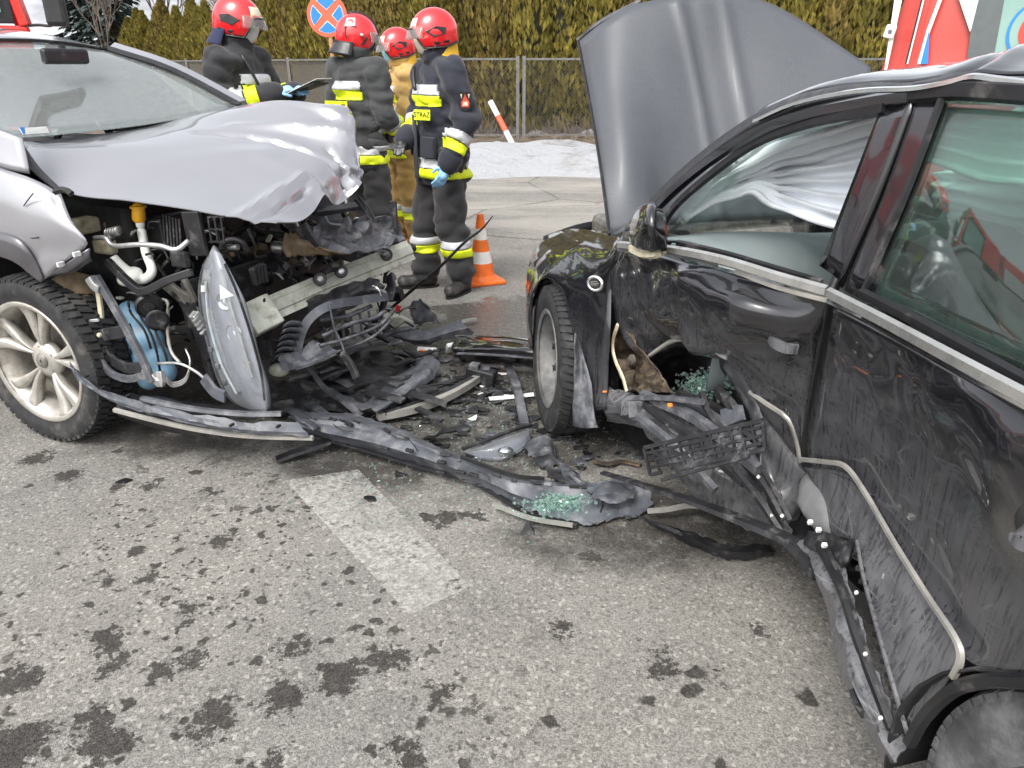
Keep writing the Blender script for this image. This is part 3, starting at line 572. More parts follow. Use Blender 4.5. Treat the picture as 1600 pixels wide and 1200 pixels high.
nb_ = V((-.62, -.78, .05)).normalized(); xb_ = V((0, 0, 1)).cross(nb_).normalized(); Mb = basis(xb_, nb_.cross(xb_), nb_, KB(930, 443, .062))
g = G(); g.lathe([(.001, .004), (.017, .005), (.019, .007), (.024, .007), (.026, 0)], 28, Mb @ Matrix.Diagonal((1.4, 1.15, 1, 1)), cap=False); bd = g.build('badge', M_['chrome'], wing, smooth=True)
g = G(); g.lathe([(.001, .0055), (.0165, .0062)], 24, Mb @ Matrix.Diagonal((1.4, 1.15, 1, 1)), cap=False); g.build('badge_field', M_['ink'], wing)
for k_, (x0, x1, y0) in enumerate(((-.02, .02, 0), (-.014, .014, .006), (-.014, .014, -.006))): G().beam(Mb @ V((x0, y0, .0075)), Mb @ V((x1, y0 + .004, .0075)), .0025, .0015, nb_).build('badge_wing', M_['chrome'], wing)
# arch lip, liner, mud flap
g = G(); g.sheet(gk(KB, [[(835, 548, .05), (833, 493, .06), (843, 453, .06), (858, 438, .06), (886, 485, .06), (905, 560, .05)], [(840, 548, -.05), (838, 498, -.12), (846, 462, -.15), (858, 447, -.15), (884, 490, -.15), (903, 565, -.15)]]), 3, 4, .004, None); g.build('wheel_arch_liner', M_['black'], bc, smooth=True)
G().box(LB(.55, .42, -.32), (.34, .8, .7), Matrix.Rotation(-R(FB.az), 3, 'Z')).build('inner_wing', M_['black'], bc)
g = G(); g.sheet(gk(KB, [[(899, 520, .10), (908, 540, .06), (922, 600, .06), (932, 655, .04)], [(897, 600, .10), (906, 610, .08), (915, 640, .07), (934, 664, .05)], [(895, 664, .09), (905, 668, .09), (920, 669, .08), (936, 666, .06)]]), 4, 3, .004, NB, fn=dent(.008, 14)); g.build('mud_flap', M_['greyp'], bc, smooth=True)
wheel(GZ(855, 673) + V((.085, .055, .322)), V((-math.cos(R(-9)), math.sin(R(-9)), .03)), .322, .20, .215, bc, False, M_['rimd'])
wheel(LB(-1.91, .335, -.095), NB, .335, .20, .215, bc, True, M_['rimd'], mt='tyred')
# front door: outer skin, folded in over the sill
g = G(); g.sheet(gk(KB, [
    [(972, 393, 0), (1010, 397, 0), (1050, 402, -.01), (1130, 419, -.05), (1215, 445, -.09), (1291, 468, -.12)],
    [(956, 432, .0), (1005, 430, .01), (1050, 440, .03), (1130, 462, .01), (1210, 490, -.06), (1282, 506, -.13)],
    [(957, 480, -.01), (1000, 478, -.03), (1045, 490, .0), (1120, 515, .0), (1200, 540, -.10), (1272, 560, -.17)],
    [(966, 515, -.03), (1000, 512, -.06), (1040, 520, -.07), (1112, 545, -.03), (1188, 590, -.13), (1262, 630, -.21)],
    [(980, 540, -.06), (1012, 540, -.1), (1052, 528, -.12), (1128, 552, -.07), (1190, 625, -.17), (1256, 680, -.23)],
    [(1000, 556, -.10), (1020, 552, -.12), (1058, 532, -.14), (1140, 562, -.10), (1192, 645, -.19), (1251, 722, -.25)]]), 6, 6, .004, NB, fn=crease(.030, 5.2, 5), rag=.006)
fd = g.build('front_door', M_['bpaint'], bc, smooth=True)
def strip(K, pts, w, t, mat, parent, name, k=4, out=NB, scale=None):
    g = G(); g.sweep([K(*p) for p in pts], [(-w / 2, 0), (-w * .3, t), (w * .3, t), (w / 2, 0), (0, -t * .4)], out, k, scale=scale); return g.build(name, mat, parent, auto=50)
strip(KB, [(968, 383, .012), (1050, 391, .008), (1130, 407, -.03), (1215, 433, -.075), (1293, 455, -.11)], .028, .009, M_['belt'], fd, 'belt_trim')
strip(KB, [(1060, 380, -.02), (1130, 396, -.06), (1215, 421, -.10), (1285, 442, -.14)], .02, .01, M_['black'], fd, 'window_seal')
strip(KB, [(1150, 424, -.05), (1215, 449, -.08), (1295, 470, -.11)], .014, .006, M_['trim'], fd, 'lower_belt_trim')
strip(KB, [(1012, 558, -.09), (1034, 542, -.09), (1056, 531, -.10), (1095, 530, -.10), (1132, 548, -.08)], .016, .006, M_['trim'], fd, 'door_moulding', 2)
strip(KB, [(1172, 612, -.155), (1200, 632, -.17), (1232, 655, -.19), (1246, 692, -.22), (1251, 722, -.235)], .014, .006, M_['trim'], fd, 'door_moulding', 3)
strip(KB, [(1108, 540, -.055), (1122, 552, -.055), (1136, 560, -.06)], .010, .006, M_['alu'], fd, 'torn_edge', 2)
# lower skin of the front door
g = G(); g.sheet(gk(KB, [[(1165, 606, -.16), (1215, 650, -.20), (1250, 724, -.25)], [(1190, 655, -.19), (1222, 698, -.22), (1263, 745, -.27)], [(1188, 715, -.18), (1218, 765, -.22), (1266, 768, -.28)], [(1195, 765, -.16), (1222, 805, -.20), (1255, 800, -.27)], [(1205, 800, -.15), (1224, 826, -.19), (1240, 832, -.25)]]), 6, 8, .004, NB, fn=crease(.02, 9, 8)); g.build('lower_door_skin', M_['bscrape'], fd, smooth=True)
for (a, b, w_) in (((1165, 716, -.13), (1226, 812, -.155), .02), ((1178, 712, -.14), (1236, 812, -.165), .013), ((1150, 735, -.10), (1222, 832, -.14), .022)): strip(KB, [a, ((a[0] + b[0]) / 2 + 3, (a[1] + b[1]) / 2 - 2, (a[2] + b[2]) / 2), b], w_, .012, M_['blackd'], fd, 'door_seal', 3)
for (u, v, d) in ((1185, 745, -.115), (1205, 806, -.125), (1222, 806, -.14)): G().box(KB(u, v, d), (.008, .008, .010), Matrix.Rotation(.5, 3, 'Y')).build('clip', M_['white'], fd, bevel=.002)
# hollow in the torn door: inner shell
g = G(); g.sheet(gk(KB, [[(1010, 560, -.11), (1034, 544, -.12), (1060, 533, -.15), (1100, 534, -.15), (1140, 560, -.12), (1172, 612, -.17), (1192, 655, -.20), (1190, 690, -.18)],
    [(1016, 578, -.18), (1040, 562, -.22), (1065, 552, -.27), (1098, 555, -.27), (1128, 580, -.22), (1152, 620, -.24), (1172, 655, -.25), (1175, 690, -.22)],
    [(1035, 605, -.25), (1055, 592, -.32), (1075, 585, -.36), (1095, 588, -.36), (1112, 602, -.32), (1130, 625, -.32), (1142, 650, -.32), (1150, 680, -.28)],
    [(1050, 622, -.25), (1066, 615, -.32), (1080, 612, -.36), (1092, 612, -.36), (1100, 622, -.33), (1108, 635, -.33), (1116, 650, -.33), (1120, 665, -.3)]]), 5, 4, .004, NB, fn=crease(.03, 9, 4)); g.build('inner_door_shell', M_['blackd'], fd, smooth=True)
g = G(); g.sheet(gk(KB, [[(1137, 556, -.10), (1168, 600, -.15), (1190, 652, -.18), (1196, 690, -.15)], [(1128, 575, -.12), (1150, 610, -.16), (1172, 655, -.18), (1185, 695, -.15)]]), 4, 5, .003, NB, fn=dent(.006, 15)); g.build('torn_door_flange', M_['greyp'], fd, smooth=True)
# exposed hinge pillar
g = G(); g.sheet(gk(KB, [[(964, 508, -.03), (972, 512, -.04), (980, 522, -.05)], [(959, 540, -.03), (975, 540, -.08), (998, 545, -.06)], [(964, 565, -.03), (985, 570, -.10), (1018, 568, -.07)], [(975, 595, -.02), (1000, 595, -.09), (1035, 592, -.06)], [(982, 612, -.02), (1010, 612, -.06), (1052, 614, -.05)]]), 7, 7, .004, NB, fn=crease(.05, 13, 2), rag=.012); hp = g.build('hinge_pillar', M_['rust'], bc, smooth=True)
strip(KB, [(966, 507, -.015), (958, 535, -.01), (962, 562, -.01), (974, 590, -.0), (980, 612, .0)], .018, .006, M_['cream'], hp, 'pillar_flange', 4)
G().lathe([(.02, 0), (.02, .012), (.012, .014), (.012, .02)], 16, basis(FB.f, V((0, 0, 1)), NB, KB(990, 562, -.075))).build('hinge', M_['steel'], hp)
G().beam(KB(955, 470, -.05), KB(958, 640, -.07), .05, .03, NB).build('door_gap_pillar', M_['black'], bc)
# sill members and trampled floor
g = G(); g.sheet(gk(KB, [[(948, 600, -.02), (1000, 622, -.05), (1060, 650, -.10), (1110, 685, -.13), (1185, 760, -.18), (1238, 828, -.21)], [(946, 625, .0), (1000, 640, -.03), (1050, 672, -.07), (1098, 712, -.10), (1160, 775, -.15), (1232, 834, -.19)], [(945, 645, .0), (1000, 655, -.02), (1040, 695, -.05), (1088, 745, -.09), (1140, 790, -.14), (1226, 838, -.19)], [(950, 658, -.03), (1004, 672, -.06), (1040, 715, -.10), (1080, 770, -.13), (1130, 806, -.18), (1218, 845, -.23)]]), 4, 8, .004, NB, fn=crease(.03, 10, 6), rag=.012, lin=True); sill = g.build('sill', M_['bscrape'], bc, auto=25)
for k_, (a, m_, b, w_, mt) in enumerate((((1005, 618, -.03), (1090, 655, -.08), (1188, 735, -.13), .045, 'greyp'), ((1010, 632, -.02), (1085, 685, -.06), (1165, 755, -.11), .03, 'blackd'), ((1050, 622, -.08), (1110, 645, -.12), (1180, 705, -.15), .028, 'greyp'), ((1062, 612, -.10), (1130, 640, -.15), (1190, 690, -.17), .02, 'blackd'), ((985, 622, .0), (1040, 622, -.04), (1100, 628, -.08), .02, 'greyp'), ((1000, 650, .0), (1060, 700, -.03), (1120, 765, -.08), .03, 'greyp'), ((1100, 612, -.1), (1108, 640, -.1), (1130, 670, -.12), .018, 'black'), ((1122, 610, -.14), (1150, 640, -.15), (1160, 680, -.16), .04, 'blackd'))):
    strip(KB, [a, m_, b], w_, .016, M_[mt], sill, 'sill_strip', 5)
g = G(); g.sheet(gk(KB, [[(1125, 640, -.13), (1155, 632, -.14)], [(1128, 668, -.12), (1160, 655, -.13)]]), 3, 3, .012, NB); g.build('plastic_cover', M_['bumper'], sill)
G().box(KB(1047, 633, -.02), (.016, .014, .012)).build('connector', M_['amber'], sill, bevel=.004); G().box(KB(945, 612, .01), (.018, .008, .008)).build('side_marker', M_['amber'], sill, bevel=.004)
# rest of the sill back to the rear wheel
g = G(); g.sheet(gk(KB, [[(1262, 838, -.16), (1308, 862, -.12), (1335, 940, -.05), (1368, 1040, .0), (1420, 1165, .02)], [(1250, 845, -.12), (1292, 885, -.08), (1318, 965, -.01), (1348, 1065, .03), (1408, 1178, .04)], [(1238, 848, -.12), (1280, 895, -.07), (1304, 970, .0), (1332, 1070, .05), (1395, 1186, .05)], [(1228, 848, -.15), (1268, 890, -.12), (1292, 955, -.06), (1312, 1050, .0), (1380, 1195, .0)]]), 4, 9, .004, NB, fn=crease(.022, 9, 9), rag=.010, lin=True); rs_ = g.build('rear_sill', M_['bscrape'], bc, auto=25)
strip(KB, [(1280, 850, -.1), (1315, 920, -.04), (1345, 1010, .0), (1395, 1140, .03)], .02, .01, M_['black'], rs_, 'sill_seal', 5); strip(KB, [(1296, 862, -.1), (1328, 935, -.05), (1358, 1030, .0), (1402, 1150, .03)], .014, .01, M_['blackd'], rs_, 'sill_seal', 5)
G().tube([KB(1334, 1078, .035), KB(1340, 1098, .04), KB(1352, 1118, .03)], .010, 6, 2).build('jack_plug', M_['black'], rs_)
g = G(); g.sweep([KB(942, 740, .10), KB(1000, 758, .06), KB(1080, 785, .0), KB(1150, 812, -.06), KB(1235, 850, -.12), KB(1285, 905, -.10)], [(-.025, 0), (-.02, .016), (.02, .016), (.025, 0), (.0, -.012)], V((0, 0, 1)), 5, scale=lambda t: .5 + .6 * t); g.build('rocker_strip', M_['blackd'], bc, auto=45)
g = G(); g.sheet(gk(KB, [[(1262, 828, -.15), (1290, 832, -.14), (1330, 848, -.12)], [(1256, 850, -.12), (1285, 862, -.11), (1322, 876, -.09)], [(1262, 862, -.13), (1290, 875, -.12), (1318, 888, -.10)]]), 3, 4, .01, NB, fn=dent(.012, 12)); jc = g.build('crushed_pillar_foot', M_['blackd'], bc, smooth=True)
for (u, v, d) in ((1266, 816, -.10), (1279, 828, -.10), (1288, 852, -.085)): G().box(KB(u, v, d), (.012, .010, .012), Matrix.Rotation(.4, 3, 'X')).build('clip', M_['white'], jc, bevel=.002)
# rear door
g = G(); g.sheet(gk(KB, [
    [(1296, 474, -.12), (1380, 520, -.08), (1460, 562, -.04), (1540, 604, -.01), (1640, 655, .0)],
    [(1282, 550, -.175), (1372, 585, -.10), (1462, 622, -.02), (1545, 660, .02), (1660, 720, .035)],
    [(1264, 640, -.22), (1362, 670, -.14), (1462, 708, -.06), (1552, 765, .01), (1680, 830, .05)],
    [(1257, 716, -.245), (1335, 738, -.20), (1425, 790, -.10), (1538, 862, .0), (1690, 930, .05)],
    [(1345, 760, -.175), (1390, 800, -.13), (1462, 862, -.06), (1550, 930, .01), (1700, 975, .055)],
    [(1425, 890, -.075), (1465, 925, -.04), (1510, 965, .0), (1580, 1000, .03), (1710, 1015, .05)],
    [(1500, 1010, .03), (1512, 1030, .035), (1548, 1048, .04), (1600, 1052, .045), (1720, 1048, .05)]]), 6, 6, .004, NB, fn=crease(.012, 5, 11))
rd = g.build('rear_door', M_['bpaint'], bc, smooth=True)
strip(KB, [(1296, 458, -.10), (1380, 501, -.065), (1460, 544, -.025), (1540, 587, .005), (1640, 640, .012)], .028, .009, M_['belt'], rd, 'belt_trim')
strip(KB, [(1296, 472, -.105), (1380, 516, -.07), (1460, 559, -.03), (1540, 602, .0), (1640, 656, .008)], .008, .005, M_['chrome'], rd, 'belt_line')
strip(KB, [(1252, 718, -.225), (1290, 722, -.205), (1322, 729, -.185), (1352, 768, -.155), (1400, 850, -.085), (1450, 930, -.03), (1494, 996, .03), (1502, 1030, .04), (1490, 1058, .04)], .014, .007, M_['trim'], rd, 'door_moulding', 5)
g = G(); g.sheet(gk(KB, [[(1256, 730, -.24), (1322, 740, -.195), (1352, 782, -.16), (1400, 862, -.09), (1450, 942, -.035), (1492, 1010, .025)], [(1275, 762, -.23), (1328, 785, -.17), (1352, 835, -.13), (1386, 910, -.07), (1425, 990, -.01), (1488, 1046, .03)], [(1288, 790, -.21), (1330, 812, -.16), (1348, 870, -.10), (1372, 945, -.05), (1405, 1045, .01), (1460, 1092, .02)], [(1300, 838, -.18), (1332, 846, -.14), (1346, 900, -.08), (1368, 975, -.03), (1396, 1075, .02), (1424, 1152, .02)]]), 6, 7, .004, NB, fn=crease(.012, 8, 12)); ls = g.build('lower_door_skin', M_['bscrape'], rd, smooth=True)
strip(KB, [(1340, 845, -.095), (1350, 900, -.06), (1370, 975, -.015), (1398, 1075, .03), (1422, 1155, .03)], .009, .005, M_['bscrape'], ls, 'folded_edge', 5)
for i in range(13):
    t = i / 12; u = 1328 + 55 * t + 14 * t * t; v = 845 + 250 * t; d = -.085 + .12 * t; p = KB(u, v, d); G().beam(p, KB(u + 13, v + 4, d - .015), .010, .008, NB).build('rib', M_['black'], ls)
for (u, v, d) in ((1338, 926, -.03), (1352, 1022, .02), (1376, 1122, .045)): G().box(KB(u, v, d), (.007, .007, .009), Matrix.Rotation(.4, 3, 'X')).build('clip', M_['white'], ls, bevel=.002)
g = G(); g.sweep([KB(1294, 470, -.112), KB(1281, 540, -.16), KB(1268, 610, -.20), KB(1258, 670, -.225), KB(1254, 716, -.238)], [(-.005, -.01), (-.005, .003), (.005, .003), (.005, -.01)], NB, 5); g.build('door_gap', M_['ink'], bc)
# door handles in their cups
def handle(u, v, d, parent, du=30, dv=24):
    c = KB(u, v, d); a = KB(u - du * .5, v - dv * .5, d + .004); b = KB(u + du * .5, v + dv * .5, d + .004)
    ax = (b - a).normalized(); M = basis(ax, NB.cross(ax).normalized(), NB, c)
    G().ell(c - NB * .006, (.048, .034, .016), M.to_3x3(), 20, 10).build('handle_cup', M_['ink'], parent, smooth=True)
    G().sweep([a - NB * .006, a + NB * .022 + ax * .012, c + NB * .032, b + NB * .022 - ax * .012, b - NB * .006], [(-.013, -.006), (.013, -.006), (.012, .006), (-.012, .006)], NB, 5).build('door_handle', M_['bscrape'], parent, auto=50)
handle(1228, 534, -.115, fd); handle(1622, 838, .055, rd, 30, 40)
# window frames and pillars
def plate(K, rows, ku, kv, t, mat, parent, name, fn=None, out=NB, rag=0, lin=False): g = G(); g.sheet(gk(K, rows), ku, kv, t, out, fn, rag=rag, lin=lin); return g.build(name, mat, parent, smooth=not lin, auto=22 if lin else None)
plate(KB, [[(1375, 170, -.20), (1402, 158, -.205), (1428, 148, -.20)], [(1325, 300, -.165), (1348, 300, -.165), (1374, 300, -.17)], [(1280, 415, -.135), (1302, 430, -.13), (1312, 440, -.13)]], 5, 3, .02, M_['bpaint'], fd, 'window_frame')
plate(KB, [[(1426, 148, -.225), (1434, 147, -.225)], [(1372, 300, -.19), (1382, 300, -.19)], [(1308, 445, -.15), (1318, 452, -.15)]], 4, 2, .02, M_['black'], bc, 'pillar_gap')
plate(KB, [[(1434, 150, -.205), (1452, 150, -.205), (1472, 150, -.205)], [(1382, 300, -.17), (1398, 300, -.17), (1418, 300, -.17)], [(1316, 452, -.125), (1330, 460, -.12), (1350, 470, -.12)]], 5, 3, .02, M_['bpaint'], rd, 'window_frame')
strip(KB, [(1474, 152, -.20), (1418, 300, -.165), (1348, 462, -.12)], .016, .008, M_['black'], rd, 'window_seal', 4)
strip(KB, [(1348, 458, -.115), (1430, 500, -.07), (1540, 560, -.025), (1640, 615, -.01)], .024, .012, M_['black'], rd, 'window_seal', 4)
strip(KB, [(1425, 146, -.205), (1500, 140, -.20), (1620, 146, -.195)], .04, .012, M_['black'], rd, 'upper_window_frame', 4)
strip(KB, [(1036, 352, -.11), (1060, 318, -.13), (1110, 274, -.16), (1180, 224, -.19), (1260, 193, -.20), (1340, 176, -.205), (1385, 168, -.205)], .028, .012, M_['black'], fd, 'window_seal', 5)
strip(KB, [(1012, 345, -.09), (1045, 305, -.12), (1105, 255, -.15), (1180, 208, -.18), (1260, 180, -.195), (1340, 163, -.205), (1428, 150, -.21)], .034, .012, M_['bpaint'], fd, 'upper_window_frame', 5)
plate(KB, [[(998, 352, -.08), (1030, 312, -.11), (1090, 258, -.15), (1170, 200, -.18), (1250, 162, -.20), (1340, 144, -.21), (1425, 140, -.21), (1500, 128, -.215), (1560, 133, -.215), (1640, 142, -.21)], [(992, 345, -.10), (1022, 305, -.15), (1082, 248, -.19), (1160, 190, -.22), (1240, 150, -.24), (1340, 130, -.25), (1425, 128, -.25), (1500, 112, -.26), (1560, 118, -.26), (1640, 126, -.25)]], 3, 5, .03, M_['black'], bc, 'roof_rail')
strip(KB, [(1180, 190, -.17), (1245, 162, -.185), (1340, 143, -.19), (1425, 139, -.19), (1480, 130, -.195), (1520, 120, -.20), (1560, 124, -.20), (1640, 134, -.195)], .013, .009, M_['chrome'], bc, 'roof_chrome_strip', 4)
# roof skin, windscreen, rear end
rs0 = [(1180, 176, -.23), (1240, 150, -.25), (1330, 132, -.26), (1420, 126, -.27), (1488, 118, -.275), (1520, 108, -.275), (1570, 112, -.27), (1640, 120, -.26)]
rw0 = [KB(*p) for p in rs0]
def roofrow(dd, hh): return [FB.loc((p - FB.p0).dot(FB.f) + .04, p.z + hh * (.35 + .65 * min(1, i / 4)), dd) for i, p in enumerate(rw0)]
g = G(); g.sheet([rw0, [p - NB * .05 + V((0, 0, .022)) for p in rw0], roofrow(-.45, .055), roofrow(-.75, .065), roofrow(-1.05, .05), roofrow(-1.25, .0)], 4, 5, .006, (0, 0, 1), fn=lambda p, a, b: (-.02 * math.exp(-((b - .62) / .05) ** 2) + .012 * nz(p, 7)) * (1 - a) if a < .6 else 0)
roof = g.build('roof', M_['bpaint'], bc, smooth=True)
s_end = (rw0[-1] - FB.p0).dot(FB.f)
g = G(); g.sheet([[LB(s_end, 1.46, -.27), LB(s_end, 1.515, -.75), LB(s_end, 1.46, -1.22)], [LB(-2.0, 1.40, -.28), LB(-2.0, 1.45, -.75), LB(-2.0, 1.40, -1.22)], [LB(-2.35, 1.22, -.25), LB(-2.4, 1.25, -.75), LB(-2.35, 1.22, -1.25)]], 4, 4, .006, (0, 0, 1)); g.build('rear_roof', M_['bpaint'], bc, smooth=True)
g = G(); g.sheet([[LB(-2.35, 1.20, -.27), LB(-2.4, 1.23, -.75), LB(-2.35, 1.20, -1.23)], [LB(-2.78, 1.0, -.18), LB(-2.85, 1.01, -.75), LB(-2.78, 1.0, -1.32)]], 3, 4, .005, (0, 0, 1)); g.build('rear_window', M_['sglass'], bc, smooth=True)
g = G(); g.sheet([[LB(-2.8, .99, -.08), LB(-2.88, 1.0, -.75), LB(-2.8, .99, -1.42)], [LB(-3.3, .97, -.1), LB(-3.4, .98, -.75), LB(-3.3, .97, -1.4)], [LB(-3.4, .80, -.1), LB(-3.5, .80, -.75), LB(-3.4, .80, -1.4)], [LB(-3.42, .35, -.12), LB(-3.52, .35, -.75), LB(-3.42, .35, -1.38)]], 4, 4, .006, (0, 0, 1)); g.build('boot_lid', M_['bpaint'], bc, smooth=True)
ar = [(1490, 1058, .04), (1520, 1056, .045), (1560, 1060, .05), (1600, 1066, .05), (1720, 1062, .05)]
g = G(); rows = []
for h_, dd in ((1.04, .0), (.9, .045), (.75, .055), (.66, .05)): rows.append([LB(s_, h_, dd - (.05 if s_ < -3 else 0)) for s_ in (-1.80, -2.06, -2.4, -2.8, -3.2, -3.42)])
rows.append([LB(-1.80, .675, .05), LB(-1.97, .685, .05), LB(-2.18, .60, .05), LB(-2.30, .34, .05), LB(-3.0, .30, .02), LB(-3.42, .34, -.03)])
g.sheet(rows, 4, 4, .005, NB); g.build('rear_quarter_panel', M_['bpaint'], bc, smooth=True)
g = G(); g.sheet([[LB(-1.75, 1.04, -.03), LB(-2.4, 1.04, -.03), LB(-2.8, 1.0, -.08)], [LB(-1.9, 1.42, -.25), LB(-2.2, 1.36, -.26), LB(-2.38, 1.22, -.25)]], 3, 3, .02, NB); g.build('rear_pillar', M_['bpaint'], bc, smooth=True)
g = G()
arc = [LB(-1.91 + .375 * math.cos(a), .33 + .365 * math.sin(a), .045) for a in [R(-12 + 12 * i) for i in range(18)]]
g.sheet([arc, [p - NB * .10 for p in arc], [p - NB * .24 for p in arc]], 1, 1, .006); g.build('rear_arch_liner', M_['black'], bc, smooth=True)
strip(KB, [(1424, 1160, .03), (1448, 1118, .04), (1490, 1078, .05), (1540, 1064, .055), (1600, 1064, .055), (1700, 1064, .055)], .024, .014, M_['black'], bc, 'rear_arch_lip', 4)
g = G(); g.sheet([[LB(.02, .93, -.12), LB(.16, .93, -.45), LB(.2, .93, -.75), LB(.16, .93, -1.05), LB(.02, .93, -1.38)], [LB(-.2, 1.18, -.19), LB(-.12, 1.2, -.48), LB(-.09, 1.2, -.75), LB(-.12, 1.2, -1.02), LB(-.2, 1.18, -1.3)], [LB(-.42, 1.37, -.26), LB(-.36, 1.41, -.5), LB(-.34, 1.42, -.75), LB(-.36, 1.41, -1.0), LB(-.42, 1.37, -1.23)]], 4, 3, .005, (0, .8, .5)); g.build('windscreen', M_['bscreen'], bc, smooth=True)
# far side of the shell
g = G(); g.sheet([[LB(s_, h_, dd) for s_ in (1.3, .6, 0, -.9, -1.8, -2.6, -3.4)] for h_, dd in ((.93, -1.42), (.75, -1.50), (.5, -1.51), (.24, -1.46))], 3, 3, .01, -NB); g.build('far_side_panel', M_['bpaint'], bc, smooth=True)
for (a, b, w_) in (((.0, .93, -1.42), (-.45, 1.4, -1.25), .06), ((-.98, .93, -1.44), (-1.05, 1.45, -1.24), .09), ((-2.4, .95, -1.42), (-2.0, 1.42, -1.24), .12)): G().beam(LB(*a), LB(*b), w_, .05, FB.n).build('far_pillar', M_['black'], bc)
G().box(LB(-.95, .26, -.80), (1.15, 2.2, .06), Matrix.Rotation(-R(FB.az), 3, 'Z')).build('floor_pan', M_['black'], bc)
G().box(LB(.95, .36, -.75), (1.15, .75, .12), Matrix.Rotation(-R(FB.az), 3, 'Z')).build('engine_undertray', M_['black'], bc); g = G(); g.box(LB(.95, .62, -.72), (.8, .55, .4), Matrix.Rotation(-R(FB.az), 3, 'Z')); g.build('engine_block', M_['steel'], bc, bevel=.03)
wheel(LB(.62, .322, -1.38), -NB, .322, .20, .215, bc, False, M_['rimd']); wheel(LB(-1.91, .322, -1.40), -NB, .322, .20, .215, bc, False, M_['rimd'])
g = G(); g.sheet([[LB(1.3, .70, -.1), LB(1.5, .72, -.4), LB(1.55, .72, -.75), LB(1.5, .72, -1.1), LB(1.3, .70, -1.45)], [LB(1.34, .5, -.08), LB(1.55, .5, -.4), LB(1.6, .5, -.75), LB(1.55, .5, -1.1), LB(1.34, .5, -1.47)], [LB(1.3, .28, -.1), LB(1.48, .26, -.4), LB(1.52, .26, -.75), LB(1.48, .26, -1.1), LB(1.3, .28, -1.45)]], 3, 4, .006, FB.f); g.build('front_panel', M_['black'], bc, smooth=True)
# bonnet standing open
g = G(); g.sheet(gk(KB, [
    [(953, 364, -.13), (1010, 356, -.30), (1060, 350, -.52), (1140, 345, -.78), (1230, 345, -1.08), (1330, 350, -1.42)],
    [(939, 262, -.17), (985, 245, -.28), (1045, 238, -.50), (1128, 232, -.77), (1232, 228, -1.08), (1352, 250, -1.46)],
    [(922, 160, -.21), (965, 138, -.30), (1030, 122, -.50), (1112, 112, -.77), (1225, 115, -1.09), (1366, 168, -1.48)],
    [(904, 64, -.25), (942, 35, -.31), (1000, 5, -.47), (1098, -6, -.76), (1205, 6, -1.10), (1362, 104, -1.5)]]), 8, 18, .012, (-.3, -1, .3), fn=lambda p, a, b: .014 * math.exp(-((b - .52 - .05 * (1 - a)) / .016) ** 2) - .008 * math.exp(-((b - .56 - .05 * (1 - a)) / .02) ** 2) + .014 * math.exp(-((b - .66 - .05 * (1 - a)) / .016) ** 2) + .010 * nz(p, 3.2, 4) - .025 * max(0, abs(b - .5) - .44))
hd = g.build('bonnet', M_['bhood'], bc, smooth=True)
strip(KB, [(953, 366, -.12), (939, 262, -.16), (922, 160, -.20), (904, 64, -.24)], .012, .008, M_['black'], hd, 'bonnet_edge', 4, V((-.6, -.8, 0)))
strip(KB, [(904, 62, -.26), (942, 32, -.32), (1000, 2, -.48)], .02, .012, M_['greyp'], hd, 'bonnet_lip', 4, V((0, -1, .3)))
G().beam(KB(955, 372, -.12), KB(925, 368, -.14), .02, .02).build('bonnet_hinge', M_['red'], bc)
# door mirror
mc = KB(1012, 352, .09)
g = G(); g.sheet(gk(KB, [[(986, 386, .06), (998, 391, .09), (1018, 394, .09), (1042, 392, .05)], [(982, 366, .07), (996, 366, .12), (1018, 364, .12), (1043, 366, .06)], [(984, 346, .07), (998, 344, .12), (1018, 340, .12), (1041, 346, .06)], [(996, 326, .07), (1006, 322, .10), (1020, 320, .10), (1036, 330, .06)], [(1008, 318, .06), (1012, 316, .07), (1020, 315, .07), (1028, 320, .05)]]), 5, 5, .05, NB + V((.3, -.6, .2))); mir = g.build('door_mirror', M_['bpaint'], bc, smooth=True)
strip(KB, [(988, 388, .05), (1005, 396, .07), (1025, 396, .07), (1040, 392, .04)], .03, .012, M_['cream'], mir, 'mirror_base_trim', 3)
# cabin
g = G(); g.sheet([[LB(.10, .90, d) for d in (-.10, -.4, -.75, -1.1, -1.4)], [LB(.0, .95, d) for d in (-.10, -.4, -.75, -1.1, -1.4)], [LB(-.2, .985, d) for d in (-.14, -.4, -.75, -1.1, -1.36)], [LB(-.36, .97, d) for d in (-.14, -.4, -.75, -1.1, -1.36)], [LB(-.44, .86, d) for d in (-.14, -.4, -.75, -1.1, -1.36)], [LB(-.40, .55, d) for d in (-.14, -.4, -.75, -1.1, -1.36)]], 5, 4, .01, (0, -.5, 1), fn=lambda p, a, b: .012 * math.sin(b * 9)); db = g.build('dashboard', M_['dash'], bc, smooth=True)
for (u, v, d) in ((1278, 388, -.62),):
    c = KB(u, v, d); M3 = Matrix.Rotation(-R(FB.az), 3, 'Z') @ Matrix.Rotation(R(-25), 3, 'X'); G().box(c, (.14, .03, .085), M3).build('air_vent', M_['chrome'], db, bevel=.008)
    for i in range(5): G().box(c + M3 @ V((0, -.018, -.03 + .015 * i)), (.115, .012, .005), M3).build('vent_slat', M_['black'], db)
G().lathe([(.035, 0), (.035, .004), (.025, .002)], 20, Matrix.Translation(KB(1062, 364, -.22))).build('speaker_grille', M_['ink'], db)
sw = LB(-.80, .90, -.42); ms = basis(FB.n, (FB.f * .35 + V((0, 0, 1))).normalized(), (FB.f * -1 + V((0, 0, .35))).normalized(), sw)
